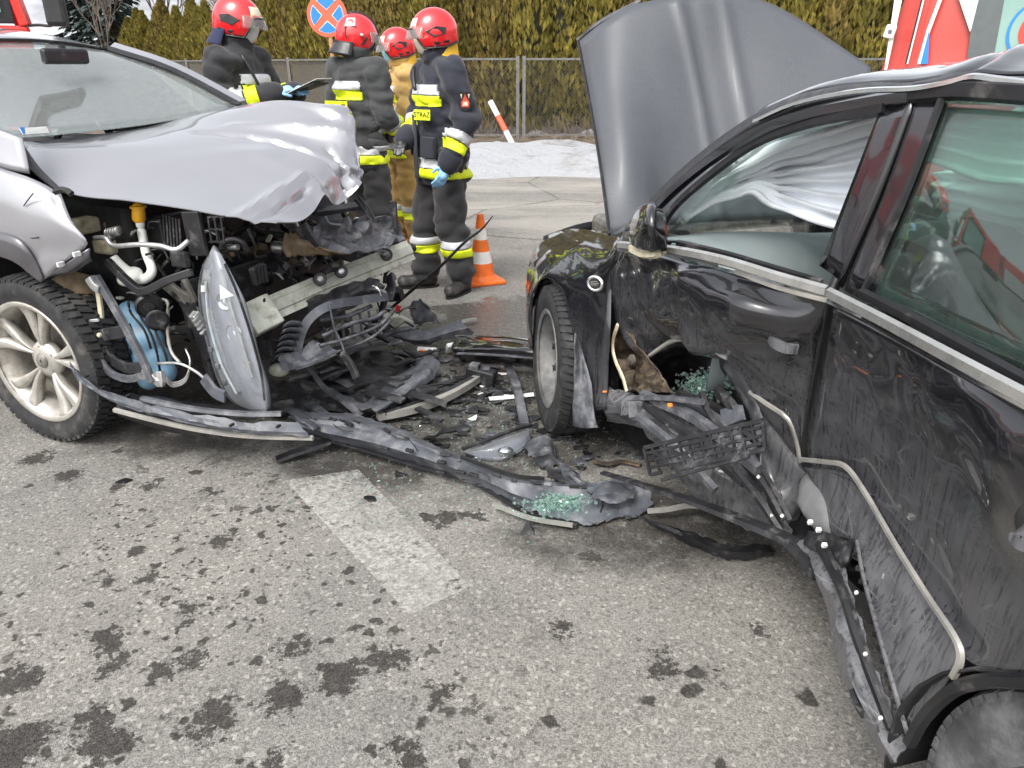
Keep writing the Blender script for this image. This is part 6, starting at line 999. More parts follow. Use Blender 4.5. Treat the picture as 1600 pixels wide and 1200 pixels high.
def shard_at(u, v, r, seed, label, mat='black', group=None, z=.002, lift=.0):
    rr = random.Random(seed); n = rr.randint(3, 6); c = GZ(u, v, z); a0 = rr.uniform(0, 6); tl = V((rr.uniform(-1, 1), rr.uniform(-1, 1), 0)) * lift; pts = []
    for i in range(n): a = a0 + 2 * math.pi * (i + rr.uniform(-.3, .3)) / n; q_ = V((math.cos(a), math.sin(a) * rr.uniform(.4, 1), 0)) * r * rr.uniform(.6, 1.3); pts.append(c + q_ + V((0, 0, .004 + max(0, q_.dot(tl) / max(r, .001)) + rr.uniform(0, .4) * lift)))
    G().poly(pts, .004, UP).build('plastic_shard', M_[mat], None, label=label, cat='shard', group=group)
shard_at(195, 752, .035, 3, 'lone half round black shard on bare asphalt below the grey car wheel'); shard_at(578, 779, .03, 9, 'lone black shard beside the faded road stripe', lift=.01)
g = G(); g.add([GZ(812, 836, .0), GZ(836, 836, 0), GZ(834, 826, 0.0), GZ(824, 812, .05)], [(0, 1, 3), (1, 2, 3), (2, 0, 3), (0, 2, 1)]); g.build('plastic_shard', M_['blackd'], None, label='small pointed black shard standing below the torn bumper middle', cat='shard')
for (pts, lb) in (((( 672, 690, .0), (690, 676, .05), (708, 672, .06)), 'small black bracket hook standing behind the torn bumper'),): g = G(); g.sweep([GZ(*p) for p in pts], [(-.02, 0), (-.02, .006), (.02, .006), (.02, 0)], UP, 3); g.build('small_hook', M_['black'], None, label=lb, cat='bracket')
rq = random.Random(77); SH = {'black': ('small black plastic shard scattered in the debris between the cars', 'black shards in the debris'), 'blackd': ('small dusty dark shard scattered in the debris between the cars', 'dusty shards in the debris'), 'greyp': ('small scuffed grey shard scattered in the debris between the cars', 'grey shards in the debris'), 'whited': ('tiny white shard scattered in the debris between the cars', 'white shards in the debris')}
for i in range(215):
    for _ in range(20):
        u = rq.gauss(745, 95); v = rq.gauss(622, 52)
        if 560 < u < 960 and 545 < v < 745 and not (u > 835 and v < 672): break
    mt = rq.choices(('black', 'blackd', 'greyp', 'whited'), (5, 5, 3, .7))[0]; shard_at(u, v, rq.uniform(.010, .050) * (.5 if mt == 'whited' else 1), i + 100, SH[mt][0], mt, SH[mt][1], lift=rq.uniform(0, .02))
for i in range(24):
    u = rq.uniform(880, 1010); v = rq.uniform(672, 740); mt = rq.choice(('blackd', 'greyp')); shard_at(u, v, rq.uniform(.01, .03), i + 400, 'small dusty shard lying in the shade beside the black car front tyre', mt, 'shards beside the black car tyre', lift=rq.uniform(0, .02))
# ---------------------------------------------------------------- emergency vehicles in the background
class Loc:
    def __init__(self, o, rz): self.o = V(o); self.M = Matrix.Rotation(rz, 3, 'Z'); self.rz = rz
    def __call__(self, x, y, z): return self.o + self.M @ V((x, y, z))
def tbox(F, name, x0, x1, y0, y1, z0, z1, mat, par, bev=.03): g = G(); g.box(F((x0 + x1) / 2, (y0 + y1) / 2, (z0 + z1) / 2), (x1 - x0, y1 - y0, z1 - z0), F.M); return g.build(name, M_[mat], par, bevel=bev)
yF = 8.6; pc = AY(46, 40, yF); F1 = Loc((pc.x, pc.y, 0), R(31))
ft = root('fire_engine', 'red fire engine cab with dark framed window and big black mirror', 'fire engine', F1(-3, 1.2, 0), R(31))
tb_ = lambda *a, **k: tbox(F1, *a, ft, **k)
tb_('cab_lower', -1.9, 0, 0, 2.4, .55, 1.86, 'red'); tb_('bumper', -.1, .12, 0, 2.4, .45, .85, 'white'); tb_('roof', -1.9, -.12, .05, 2.35, 2.72, 2.95, 'red', bev=.08)
G().beam(F1(-.03, .03, 1.86), F1(-.16, .06, 2.75), .10, .09, V((0, 1, 0))).build('windscreen_pillar', M_['red'], ft, bevel=.015); tb_('door_pillar', -1.9, -1.2, .01, .10, 1.86, 2.74, 'red'); G().beam(F1(-.03, 2.37, 1.86), F1(-.16, 2.34, 2.75), .10, .09, V((0, 1, 0))).build('far_windscreen_pillar', M_['red'], ft, bevel=.015)
tb_('window_frame', -1.2, -.12, .03, .08, 1.88, 2.74, 'hplate', bev=.01); tb_('side_window', -1.12, -.22, .015, .024, 1.98, 2.66, 'panew', bev=0)
tb_('rear_body', -6.6, -2.0, .02, 2.4, .6, 2.9, 'red', bev=.05); tb_('white_stripe', -6.5, -.1, -.006, .004, 1.15, 1.4, 'white', bev=0)
for i in range(3): tb_('locker_shutter', -6.3 + 1.45 * i, -5.0 + 1.45 * i, -.002, .015, 1.45, 2.6, 'silver', bev=0)
for s_ in (-1.0, -5.2):
    for yy, ax in ((.16, -1), (2.24, 1)): wheel(F1(s_, yy, .48), F1.M @ V((0, ax, 0)), .48, .3, .28, ft, False, M_['rimd'])
mc = AY(86, 12, yF - .1); g = G(); g.box(mc, (.20, .12, .34), Matrix.Rotation(.2, 3, 'Z')); mo = g.build('wing_mirror', M_['hplate'], ft, bevel=.04); G().tube([AY(44, 40, yF), AY(60, 39, yF - .05), AY(80, 40, yF - .1), AY(84, 30, yF - .1)], .014, 8, 4).build('mirror_arm', M_['hplate'], mo, smooth=True)
# rescue van: red and white body seen above the black car roof
yA = 7.6; pc = AY(1381, 100, yA); F2 = Loc((pc.x, pc.y, 0), R(-26)); L_ = 4.6; nA = F2.M @ V((0, -1, 0))
am = root('rescue_van', 'red and white rescue van with blue wedge and frosted pane above the black car roof', 'van', F2(2.2, 1, 0), R(-26))
ta_ = lambda *a, **k: tbox(F2, *a, am, **k)
def apt(u, v, off=0): return PL(u, v, F2.o + V((0, 0, 1)), nA) + nA * off
g = G(); g.sheet([[F2(a + q, y, z) for a, q in ((0, sl), (1.6, 0), (L_, 0))] for sl, y, z in ((-.02, 0, .35), (-.04, -.03, 1.2), (0, 0, 1.5), (.13, .03, 2.3), (.3, .2, 2.6))], 4, 3, .02, nA); g.build('side_panel', M_['ored'], am, smooth=True)
ta_('roof', .3, L_, .2, 1.9, 2.55, 2.62, 'white', bev=.02); ta_('far_side', 0.2, L_, 1.95, 2.0, .35, 2.55, 'white', bev=.02); ta_('rear_panel', .2, .26, .1, 1.9, .35, 2.3, 'ored', bev=.02); ta_('nose', L_ - .05, L_ + .9, .05, 1.9, .4, 1.3, 'ored', bev=.1)
for s_ in (.9, 4.1):
    for yy, ax in ((.1, -1), (1.85, 1)): wheel(F2(s_, yy, .34), F2.M @ V((0, ax, 0)), .34, .22, .21, am, False, M_['rimd'])
def dec(name, pts, mat, off): g = G(); g.poly([apt(u, v, off) for u, v in pts], .006, nA); return g.build(name, M_[mat], am)
dec('rear_edge_strip', [(1402, -30), (1416, -30), (1386, 110), (1382, 110)], 'white', .05); dec('door_gap', [(1449, -30), (1452, -30), (1419, 100), (1416, 100)], 'white', .05); dec('door_gap_line', [(1446.5, -30), (1449, -30), (1416.5, 100), (1414, 100)], 'ink', .056)
dec('white_line', [(1477, -30), (1483, -30), (1453, 50), (1440, 100), (1433, 100), (1448, 46)], 'white', .05); dec('blue_wedge', [(1452, 46), (1450, 100), (1438, 100)], 'signblue', .056); dec('white_wedge', [(1488, -30), (1536, -30), (1520, 40), (1515, 50)], 'white', .05); dec('dark_pillar', [(1536, -30), (1574, -30), (1548, 110), (1508, 110), (1516, 50)], 'grey', .056)
dec('window_pane', [(1574, -30), (1760, -30), (1760, 110), (1548, 110)], 'panew', .05)
for rr_, mt, of in ((.26, 'signblue', .06), (.238, 'panew', .064), (.175, 'ored', .068), (.115, 'white', .072)): c_ = apt(1628, 50, of); xa = F2.M @ V((1, 0, 0)); G().lathe([(rr_, -.001), (rr_, .002)], 40, basis(xa, V((0, 0, 1)), nA, c_)).build('roundel', M_[mt], am)
hb = apt(1391, 50, .06); g = G(); g.box(hb, (.09, .05, .11), F2.M @ Matrix.Rotation(.2, 3, 'Y')); ho = g.build('door_hinge', M_['white'], am, bevel=.015); G().box(hb + nA * .028, (.03, .01, .03), F2.M).build('hinge_pin', M_['grey'], ho)
# ---------------------------------------------------------------- firefighters
def hand_geo(g, wr, d, palm_n, curl=.5, s=1.0):
    """palm and five fingers; d = direction of the hand, palm_n = normal of the palm"""
    d = d.normalized(); side = d.cross(palm_n).normalized(); n = side.cross(d).normalized(); c = wr + d * .05 * s
    g.caps(wr, .026 * s, c + d * .025 * s, .030 * s); 
    for k, (o_, L) in enumerate(((-.030, .068), (-.010, .078), (.010, .074), (.029, .058))):
        b0 = c + d * .035 * s + side * o_ * s; d1 = (d + n * curl * .5).normalized(); b1 = b0 + d1 * L * .5 * s; d2 = (d + n * curl * 1.6).normalized(); b2 = b1 + d2 * L * .5 * s; g.caps(c + side * o_ * .8 * s, .014 * s, b0, .0105 * s, 8, 3); g.caps(b0, .0105 * s, b1, .0095 * s, 8, 3); g.caps(b1, .0095 * s, b2, .008 * s, 8, 3)
    t0 = wr + d * .03 * s - side * .026 * s; t1 = t0 + (d * .6 - side * .7 + n * .4).normalized() * .04 * s; t2 = t1 + (d * .9 - side * .1 + n * .5).normalized() * .032 * s; g.caps(t0, .014 * s, t1, .011 * s, 8, 3); g.caps(t1, .011 * s, t2, .009 * s, 8, 3)
def person(label, loc, fwd, S, arms, legs, jmat, pmat, style, face, gloves, boots, head_tilt=0, extra=None, lean=0.0, flap='navy', head_fwd=None):
    f = V((fwd[0], fwd[1], 0)).normalized(); rgt = V((f.y, -f.x, 0)); rz = math.atan2(-f.x, f.y)
    o = root('person', label, 'person', loc, rz, 'firefighters on the road'); B = V(loc)
    def P(x, y, z): return B + (rgt * x + f * (y + lean * max(0, z - .9)) + UP * z) * S
    hf = V((head_fwd[0], head_fwd[1], 0)).normalized() if head_fwd else f; hr = V((hf.y, -hf.x, 0)); HC = P(0, .03, 1.635)
    def Hd(x, y, z): return HC + (hr * x + hf * y + UP * z) * S
    sh = {s: P(.195 * s, -.01, 1.43) for s in (1, -1)}; el = {1: P(*arms[0][0]), -1: P(*arms[1][0])}; wr = {1: P(*arms[0][1]), -1: P(*arms[1][1])}
    hip = {s: P(.095 * s, 0, .93) for s in (1, -1)}; kn = {1: P(*legs[0][0]), -1: P(*legs[1][0])}; an = {1: P(*legs[0][1]), -1: P(*legs[1][1])}; toe = {1: legs[0][2], -1: legs[1][2]}
    # body (one continuous surface)
    g = G(); g.ell(HC, (.077 * S, .098 * S, .118 * S), basis(hr, hf, UP, V((0, 0, 0))).to_3x3()); g.caps(P(0, 0, 1.46), .06 * S, HC - UP * .06 * S, .055 * S); g.caps(Hd(0, .088, .0), .012 * S, Hd(0, .108, -.028), .016 * S, 8, 3); g.ell(Hd(0, .08, -.08), (.028 * S, .02 * S, .022 * S)); g.ell(Hd(0, .095, -.055), (.022 * S, .01 * S, .008 * S))
    for s in (1, -1): g.ell(Hd(.078 * s, 0, -.01), (.012 * S, .02 * S, .03 * S)); g.ell(Hd(.032 * s, .088, .012), (.013 * S, .008 * S, .009 * S))
    for (z0, r0, z1, r1) in ((.92, .12, 1.1, .11), (1.1, .11, 1.30, .115)): 
        for x in (-.05, .05): g.caps(P(x, 0, z0), r0 * S * .8, P(x, 0, z1), r1 * S * .8)
    for s in (1, -1):
        g.chain([P(.1 * s, 0, 1.37), sh[s], el[s], wr[s]], [.06 * S, .05 * S, .04 * S, .028 * S]); g.chain([hip[s], kn[s], an[s]], [.09 * S, .06 * S, .04 * S]); g.caps(an[s] - UP * .04 * S, .03 * S, an[s] - UP * .055 * S + V((toe[s][0], toe[s][1], 0)).normalized() * .12 * S, .022 * S)
    vs_, ns, fs = remesh(g, .016 * S, 2); body = mk('body', vs_, fs, M_['skin'], o, smooth=True)
    # jacket
    g = G(); T = basis(rgt, f, UP, V((0, 0, 0))).to_3x3()
    for (z, rx, ry, y) in ((.80, .222, .175, .0), (.92, .22, .172, .0), (1.05, .212, .165, .005), (1.18, .215, .165, .01), (1.30, .215, .155, .005), (1.40, .19, .125, -.01)): g.ell(P(0, y, z), (rx * S, ry * S, .12 * S), T)
    for s in (1, -1): g.chain([P(.10 * s, -.01, 1.42), sh[s], el[s], wr[s] + (el[s] - wr[s]).normalized() * .0], [.10 * S, .094 * S, .082 * S, .068 * S])
    g.caps(P(0, -.01, 1.44), .10 * S, P(0, .01, 1.525), .082 * S)
    vs_, ns, fs = remesh(g, .014 * S, 4)
    # flat hem
    zc = B.z + .735 * S; vs2 = []
    for v, n in zip(vs_, ns):
        d_ = V((v.x + v.z * .5, v.y - v.z * .3, v.z * 1.6)); w_ = .016 * nz(v, 4) + .046 * (abs(nz(d_, 5.5, 3)) - .2) + .010 * nz(d_, 15, 6); near_el = min((v - el[s]).length for s in (1, -1)); w_ += .016 * nz(V((v.x, v.y, v.z * 2.2)), 11, 5) * max(0, 1 - near_el / .16)
        q_ = v + n * w_ * S
        if q_.z < zc: q_.z = zc - (zc - q_.z) * .08
        vs2.append(q_)
    jk = mk('jacket', vs2, fs, jmat, o, smooth=True)
    def armdist(c):
        best = (9, 0, 1, '')
        for s in (1, -1):
            for a, b, nm in ((sh[s], el[s], 'u'), (el[s], wr[s], 'l')):
                ab = b - a; t = (c - a).dot(ab) / ab.dot(ab); q_ = a + ab * max(0, min(1, t)); d = (c - q_).length
                if d < best[0]: best = (d, t, s, nm)
        return best
    def band(nm, mat, pred, par, V_, F_, off=.005, clamp=None):
        keep = [fc for fc in F_ if pred(sum((V_[i] for i in fc), V((0, 0, 0))) / len(fc))]
        if not keep: return
        nn = {}
        for fc in keep:
            n = (V_[fc[1]] - V_[fc[0]]).cross(V_[fc[2]] - V_[fc[0]]); 
            for i in fc: nn[i] = nn.get(i, V((0, 0, 0))) + n
        ids = sorted(nn); mp_ = {i: k for k, i in enumerate(ids)}; cl_ = clamp or (lambda p: p); vv = [cl_(V_[i] + nn[i].normalized() * off) for i in ids]; vi = [cl_(V_[i] - nn[i].normalized() * .002) for i in ids]; k_ = len(ids)
        ff = [tuple(mp_[i] for i in fc) for fc in keep]; edges = {}
        for fc in ff:
            for a, b in zip(fc, fc[1:] + fc[:1]): edges[(a, b)] = 1
        ff += [(b, a, a + k_, b + k_) for (a, b) in edges if (b, a) not in edges]
        mk(nm, vv + vi, ff, mat, par, smooth=True)
    def zin(c, a, b): z = (c.z - B.z) / S; return a < z < b
    ts = .086 * S
    tors = lambda a, b: (lambda c: zin(c, a, b) and (lambda q_: not (q_[0] < .125 * S and (q_[3] == 'l' or q_[1] > .04)))(armdist(c)))
    low = lambda s0, t0, t1: (lambda c: (lambda q_: q_[3] == 'l' and q_[2] == s0 and t0 < q_[1] < t1 and q_[0] < .12 * S)(armdist(c)))
    def zc_(a, b): return lambda p: V((p.x, p.y, min(max(p.z, B.z + a * S), B.z + b * S)))
    def ac_(s, t0, t1):
        a, ab = el[s], wr[s] - el[s]
        def q(p): t = (p - a).dot(ab) / ab.dot(ab); return p + ab * (min(max(t, t0), t1) - t)
        return q
    for nm, a, b in (('silver', 1.30, 1.36), ('lime', 1.232, 1.296), ('silver', .855, .915), ('lime', .785, .85)): band(nm + '_band', M_[nm], tors(a - .008, b + .008), jk, vs2, fs, clamp=zc_(a, b))
    for s in (1, -1):
        for nm, a, b in (('silver', .28, .50), ('lime', .53, .76)): band(nm + '_band', M_[nm], low(s, a - .025, b + .025), jk, vs2, fs, clamp=ac_(s, a, b))
    # front flap, pockets and belt loop of the jacket
    g = G(); g.sheet([[P(x, .190 - abs(x) * .1 - (.03 if z > 1.3 else 0), z) for x in (-.03, .0, .035)] for z in (.78, .9, 1.05, 1.18)], 3, 3, .006, f, fn=lambda p, a, b: .005 * nz(p, 9)); g.build('front_flap', jmat, jk, smooth=True)
    for s in (1, -1):
        g = G(); cpt = P(.125 * s, .15, .985); g.box(cpt, (.12 * S, .03 * S, .13 * S), T @ Matrix.Rotation(-.35 * s, 3, 'Z')); g.build('pocket', jmat, jk, bevel=.008)
    # trousers
    g = G(); g.ell(P(0, 0, .90), (.175 * S, .13 * S, .12 * S), T)
    for s in (1, -1): g.chain([hip[s], kn[s], an[s] + UP * .03 * S], [.124 * S, .108 * S, .098 * S])
    vt, nt, ft_ = remesh(g, .015 * S, 4); vt = [v + n * (.016 * nz(v, 5, 2) + .048 * (abs(nz(V((v.x + v.z * .3, v.y + v.z * .3, v.z * 1.7)), 6, 4)) - .2)) * S for v, n in zip(vt, nt)]
    tr = mk('trousers', vt, ft_, pmat, o, smooth=True)
    band('silver_band', M_['silver'], lambda c: zin(c, .317, .383), tr, vt, ft_, clamp=zc_(.325, .375)); band('lime_band', M_['lime'], lambda c: zin(c, .257, .328), tr, vt, ft_, clamp=zc_(.265, .32))
    for s in (1, -1):
        td = V((toe[s][0], toe[s][1], 0)).normalized(); a = an[s]; z0 = B.z + .05 * S; g = G(); A_ = V((a.x, a.y, z0)); g.caps(A_ - td * .05 * S + UP * .005, .048 * S, A_ + td * .15 * S - UP * .004, .046 * S); g.caps(A_ + UP * .01, .055 * S, A_ + UP * .14 * S, .068 * S); g.ell(A_ + td * .15 * S + UP * .0, (.05 * S, .05 * S, .046 * S))
        vb, nb, fb = remesh(g, .012 * S, 3); vb = [V((v.x, v.y, max(v.z, B.z + .012))) for v in vb]; bt = mk('boot', vb, fb, M_[boots], o, smooth=True)
        td2 = V((-td.y, td.x, 0)); pts = [A_ + td * .205 * S * math.cos(t) * (1 if math.cos(t) > 0 else .5) + td2 * .052 * S * math.sin(t) + UP * (B.z + .014 - z0) for t in [2 * math.pi * i / 20 for i in range(20)]]; G().poly(pts, .014, UP).build('sole', M_['ink'], bt)
    for s in (1, -1):
        dr = (wr[s] - el[s]).normalized(); pn = (V((0, 0, 0)) + rgt * (-s) + f * .2).normalized() if abs(dr.z) > .6 else UP * -1; g = G(); hand_geo(g, wr[s] + dr * .02 * S, dr, pn, .55, 1.05 * S); vh, nh, fh = remesh(g, .0065, 2); mk('glove', vh, fh, M_[gloves if isinstance(gloves, str) else gloves[0 if s == 1 else 1]], o, smooth=True); G().caps(wr[s] - dr * .02 * S, .078 * S, wr[s] + dr * .012 * S, .072 * S).build('cuff', jmat, jk, smooth=True)
    # collar, mask, helmet
    g = G(); ring = [P(.083 * math.cos(a), .005 + .082 * math.sin(a), 1.50 + .012 * math.cos(2 * a)) for a in [2 * math.pi * i / 24 for i in range(24)]]; ring2 = [P(.098 * math.cos(a), .005 + .098 * math.sin(a), 1.575 + .014 * math.sin(a + 3.1)) for a in [2 * math.pi * i / 24 for i in range(24)]]
    g.sheet([ring + ring[:1], ring2 + ring2[:1]], 3, 1, .008); g.build('collar', jmat, jk, smooth=True)
    if face:
        g = G(); gr = []
        for i in range(9):
            e_ = R(-78 + 9.0 * i); row = []
            for j in range(17):
                a = R(-100 + 12.5 * j); r_ = 1.10 if face != 'navy' else 1.12; bulge = .018 * math.exp(-(a / .5) ** 2) * (1 if i > 2 else .6); row.append(Hd(.080 * r_ * math.cos(e_) * math.sin(a), (.100 * r_ + bulge) * math.cos(e_) * math.cos(a), .118 * r_ * math.sin(e_) + .004))
            gr.append(row)
        g.sheet(gr, 1, 1, .003, hf); g.build('face_mask', M_[face], o, smooth=True)
        if face in ('maskc', 'navy'): g = G(); g.caps(P(0, .0, 1.50), .085 * S, HC - UP * .05 * S, .086 * S); g.build('balaclava', M_[face], o, smooth=True)
    HM = basis(hr, hf, UP, HC + UP * .028 * S) @ Matrix.Rotation(R(head_tilt), 4, 'X')
    def hp(a, e_, k=1.0, dz=0): return HM @ (V((.122 * k * math.cos(e_) * math.sin(a), (.150 * k * math.cos(e_)) * math.cos(a) - .008, .142 * k * math.sin(e_) + dz)) * S)
    g = G(); gr = []; NA = 36
    for i in range(12):
        row = []
        for j in range(NA + 1):
            a = 2 * math.pi * j / NA - math.pi; ca = math.cos(a)
            e0 = R(8) if abs(a) < .55 else (R(-34) if abs(a) < 2.2 else R(-26)); w_ = min(1, max(0, (abs(a) - .50) / .35)); e0 = R(10) * (1 - w_) + R(-36) * w_; w2 = min(1, max(0, (abs(a) - 1.9) / .8)); e0 = e0 * (1 - w2) + R(-24) * w2
            e_ = e0 + (R(89.5) - e0) * (i / 11); k = 1 + (.075 if i == 0 else .03 if i == 1 else 0) * (.5 + .5 * (w2 if style == 'A' else .3)); row.append(hp(a, e_, k))
        gr.append(row)
    g.sheet(gr, 2, 1, .006, UP); he = g.build('helmet', M_['helmet'], o, smooth=True)
    g = G(); g.tube([hp(2 * math.pi * j / NA - math.pi, (lambda a: (R(10) * (1 - min(1, max(0, (abs(a) - .50) / .35))) + R(-36) * min(1, max(0, (abs(a) - .50) / .35))) * (1 - min(1, max(0, (abs(a) - 1.9) / .8))) + R(-24) * min(1, max(0, (abs(a) - 1.9) / .8)))(2 * math.pi * j / NA - math.pi), 1.075) for j in range(NA + 1)], .006, 6); g.build('rim', M_['hplate'], he, smooth=True)
    for s in (1, -1):
        if style == 'A':
            g = G(); g.poly([hp(s * R(a_), R(e_), 1.045) for a_, e_ in ((62, 2), (88, 12), (112, 8), (108, -6), (80, -12))], .012, hr * s); g.build('side_plate', M_['hplate'], he, bevel=.003); g = G(); g.poly([hp(s * R(a_), R(e_), 1.06) for a_, e_ in ((78, -22), (118, -20), (122, -26), (84, -30))], .012, hr * s); g.build('side_slot', M_['hplate'], he, bevel=.003)
        else:
            g = G(); g.poly([hp(s * R(a_), R(e_), 1.05) for a_, e_ in ((70, -24), (62, -4), (98, 20), (128, 14), (124, -10), (98, -28))], .012, hr * s); g.build('side_plate', M_['hplate'], he, bevel=.003); g = G(); g.poly([hp(s * R(a_), R(e_), 1.03) for a_, e_ in ((100, 22), (128, 16), (134, 40), (104, 46))], .008, hr * s); g.build('white_mark', M_['reflw'], he)
            g = G(); g.ell(hp(s * R(80), R(0), 1.07), (.014, .014, .014)); g.build('lamp_knob', M_['chrome'], he, smooth=True)
    if style == 'B': g = G(); g.tube([hp(0, R(10 + 12 * i), 1.02) for i in range(10)], .012, 6); g.build('crest', M_['hplate'], he, smooth=True)
    else: g = G(); g.sheet([[hp(R(a_), R(e_), 1.02) for a_ in (-34, -17, 0, 17, 34)] for e_ in (8, 22, 36)], 3, 3, .003, hf); g.build('front_plate', M_['gold'], he, smooth=True)
    g = G(); g.sheet([[hp(R(a_), R(e_), k) for a_ in (-58, -36, -12, 12, 36, 58)] for e_, k in ((14, 1.05), (2, 1.16), (-10, 1.28))], 3, 3, .003, hf); g.build('visor', M_['visor'], he, smooth=True)
    g = G(); fk = ((1.0, 0), (1.02, -.06), (1.06, -.12)) if flap == 'flap' else ((1.0, 0), (1.18, -.04), (1.36, -.075)); gr = [[hp(R(a_), R(-22), k * (.72 + .28 * abs(math.cos(R(a_))) if flap == 'flap' else 1), dz_) for a_ in range(100, 261, 10)] for k, dz_ in fk]; g.sheet(gr, 3, 1, .004, UP); g.build('neck_flap', M_[flap], he, smooth=True)
    for s in (1, -1): g = G(); g.tube([hp(s * R(84), R(-32), 1.0), Hd(.07 * s, .03, -.10), Hd(.0, .05, -.135)], .007, 6, 3); g.build('chin_strap', M_['hplate'], he, smooth=True)
    return dict(o=o, jk=jk, tr=tr, P=P, f=f, r=rgt, S=S, wr=wr, el=el, sh=sh)
def plaque(pp, par, c, nrm, w_, h_, txt, tsize, plate='lime'):
    nrm = nrm.normalized(); x = UP.cross(nrm).normalized(); y = nrm.cross(x); M = basis(x, y, nrm, c)
    G().box(c, (w_, h_, .006), M.to_3x3()).build('name_plate', M_[plate], par, bevel=.001); tv, tf = text_mesh(txt, tsize, M @ Matrix.Translation((0, 0, .0045))); mk('lettering', tv, tf, M_['ink'], par)
std = [((.095, .03, .50), (.10, .0, .10), None), ((-.095, .03, .50), (-.10, .0, .10), None)]
def lg(r, l): return [(r[0], r[1], r[2]), (l[0], l[1], l[2])]
# navy firefighter in front of the cone
p = GZ(697, 452); f3 = V((-.86, -.5, 0))
A = person('firefighter in navy black suit with red helmet and cream hood beside the orange cone', (p.x, p.y, 0), f3, 1.015, [((.27, .04, 1.12), (.07, .22, 1.03)), ((-.285, -.05, 1.14), (-.285, .08, .91))], lg(((.12, .06, .50), (.14, .10, .10), (-.95, -.25)), ((-.11, .0, .50), (-.13, -.06, .10), (-.45, -.9))), M_['jack3'], M_['pant'], 'A', 'maskc', ('hplate', 'glove'), 'boot', head_tilt=-4, flap='flap', head_fwd=(-.95, -.25))
c = A['P'](-.145, .192, 1.185); plaque(A, A['jk'], c, A['f'] + A['r'] * -.55 + UP * .06, .125, .062, 'STRA\u017b', .042)
sn = (A['r'] * -1 + A['f'] * .25).normalized(); mid = A['sh'][-1] * .45 + A['el'][-1] * .55 + sn * .115; x_ = UP.cross(sn).normalized(); y_ = sn.cross(x_); Mp = basis(x_, y_, sn, mid)
def emb(par, pts, mat, z): G().poly([Mp @ V((a * .9, b * .9, z)) for a, b in pts], .006, sn).build('arm_badge', M_[mat], par)
emb(A['jk'], [(-.045, .06), (.045, .06), (.048, -.02), (.03, -.055), (0, -.065), (-.03, -.055), (-.048, -.02)], 'ink', .0); emb(A['jk'], [(0, .045), (.012, .02), (.03, -.01), (.026, -.04), (-.026, -.04), (-.03, -.01), (-.012, .02)], 'emblem', .003); emb(A['jk'], [(-.015, -.005), (.015, -.005), (.018, -.03), (-.018, -.03)], 'gold', .006); emb(A['jk'], [(-.034, .045), (-.02, .045), (-.026, .015)], 'gold', .003); emb(A['jk'], [(.034, .045), (.02, .045), (.026, .015)], 'gold', .003); emb(A['jk'], [(-.04, -.09), (.04, -.09), (.04, -.097), (-.04, -.097)], 'silver', .001)
g = G(); g.tube([A['P'](.05, .15, 1.46), A['P'](.0, .175, 1.40), A['P'](-.05, .19, 1.33)], .012, 8, 3); g.build('radio_strap', M_['hplate'], A['jk'], smooth=True)
# charcoal firefighter seen from behind
B_p = V((-1.15, 6.15, 0)); 
Bp = person('firefighter in charcoal jacket seen from behind with lettering on his back', B_p, (.60, .80), 1.02, [((.255, .0, 1.13), (.19, .20, 1.02)), ((-.26, .03, 1.13), (-.13, .25, 1.05))], lg(((.11, .03, .50), (.11, 0, .10), (.8, .5)), ((-.11, .03, .50), (-.12, .04, .10), (.9, .3))), M_['jack2'], M_['pant'], 'B', 'navy', 'hplate', 'boot', head_tilt=-10, flap='hplate', head_fwd=(.93, .25))
plaque(Bp, Bp['jk'], Bp['P'](-.02, -.205, 1.178), Bp['f'] * -1, .24, .10, 'STRA\u017b', .07)
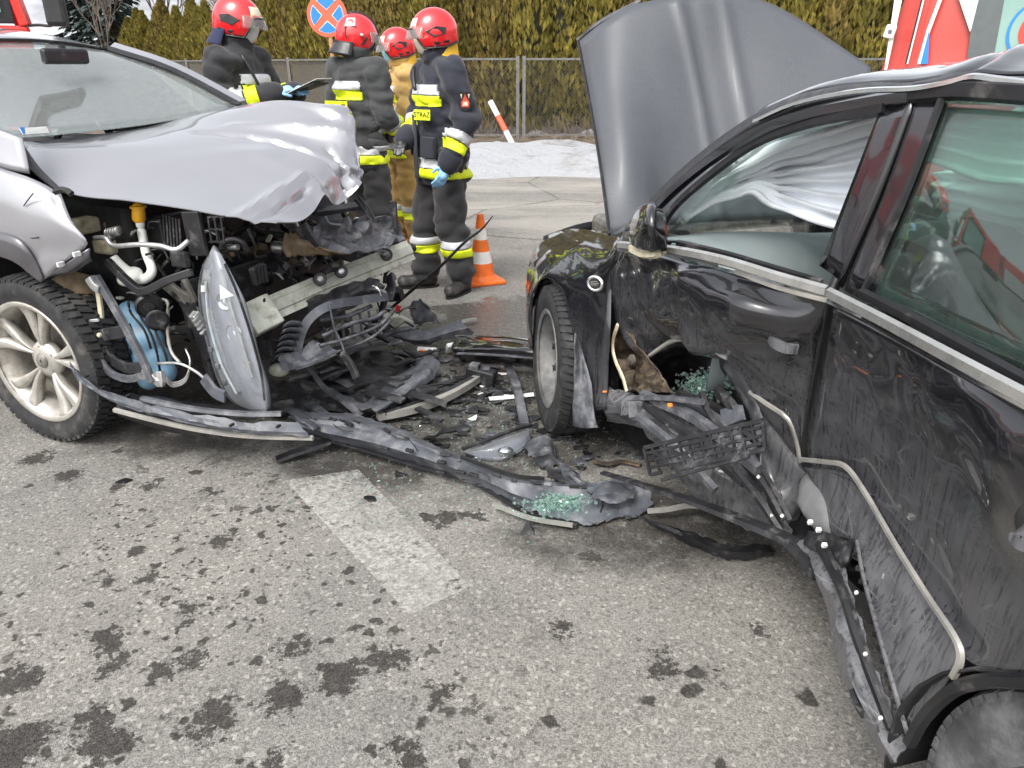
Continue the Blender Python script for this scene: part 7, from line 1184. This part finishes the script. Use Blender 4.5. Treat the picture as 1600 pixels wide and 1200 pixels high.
# tan firefighter half hidden
C_p = GZ(641, 384)
Cp = person('firefighter in tan suit with blue face mask half hidden behind the navy one', (C_p.x, C_p.y, 0), (-.93, -.35), .985, [((.28, .02, 1.13), (.12, .26, 1.08)), ((-.28, .02, 1.13), (-.14, .26, 1.06))], lg(((.10, .03, .50), (.11, .04, .10), (-.95, -.3)), ((-.10, .0, .50), (-.12, -.05, .10), (-.95, -.3))), M_['tan'], M_['tan'], 'A', 'maskb', 'hplate', 'bootb', head_tilt=-6, flap='flap')
plaque(Cp, Cp['jk'], Cp['P'](-.06, .20, 1.185), Cp['f'] + UP * .1, .10, .062, 'PSP', .045); plaque(Cp, Cp['tr'], Cp['P'](-.02, .165, .71), Cp['f'], .10, .06, 'PSP', .045)
G().box(Cp['P'](-.06, .19, 1.12), (.09, .012, .02), basis(Cp['r'], Cp['f'], UP, V((0, 0, 0))).to_3x3()).build('patch', M_['ink'], Cp['jk'])
# firefighter with the tablet behind the grey car
D_p = V((-1.80, 5.5, 0))
Dp = person('firefighter in black jacket with grey mask holding a tablet behind the grey car', D_p, (.95, -.30), 1.06, [((.29, .02, 1.17), (.12, .29, 1.245)), ((-.28, .05, 1.17), (-.06, .33, 1.245))], lg(((.10, .03, .50), (.10, 0, .10), (.9, -.4)), ((-.10, .03, .50), (-.10, 0, .10), (.95, -.2))), M_['jack1'], M_['pant'], 'A', 'maskw', 'glove', 'boot', head_tilt=-8, flap='navy', head_fwd=(.98, -.15))
g = G(); g.tube([Dp['P'](.11, .10, 1.47), Dp['P'](.09, .15, 1.36), Dp['P'](.03, .175, 1.22)], .010, 8, 3); g.build('radio_strap', M_['hplate'], Dp['jk'], smooth=True)
tc = (Dp['wr'][1] + Dp['wr'][-1]) / 2 + Dp['f'] * .17 + UP * .035; tx = (Dp['f'] + UP * .28).normalized(); ty = Dp['r'] * -1; Mt = basis(tx, ty, tx.cross(ty), tc)
tb = root('tablet', 'dark tablet in an open cover held in blue gloved hands', 'tablet', (tc.x, tc.y, tc.z - .05)); G().box(tc, (.25, .18, .010), Mt.to_3x3()).build('body', M_['ink'], tb, bevel=.003); G().box(tc + Mt.to_3x3() @ V((.02, 0, .008)), (.27, .19, .003), Mt.to_3x3() @ Matrix.Rotation(-.10, 3, 'Y')).build('cover', M_['whited'], tb)
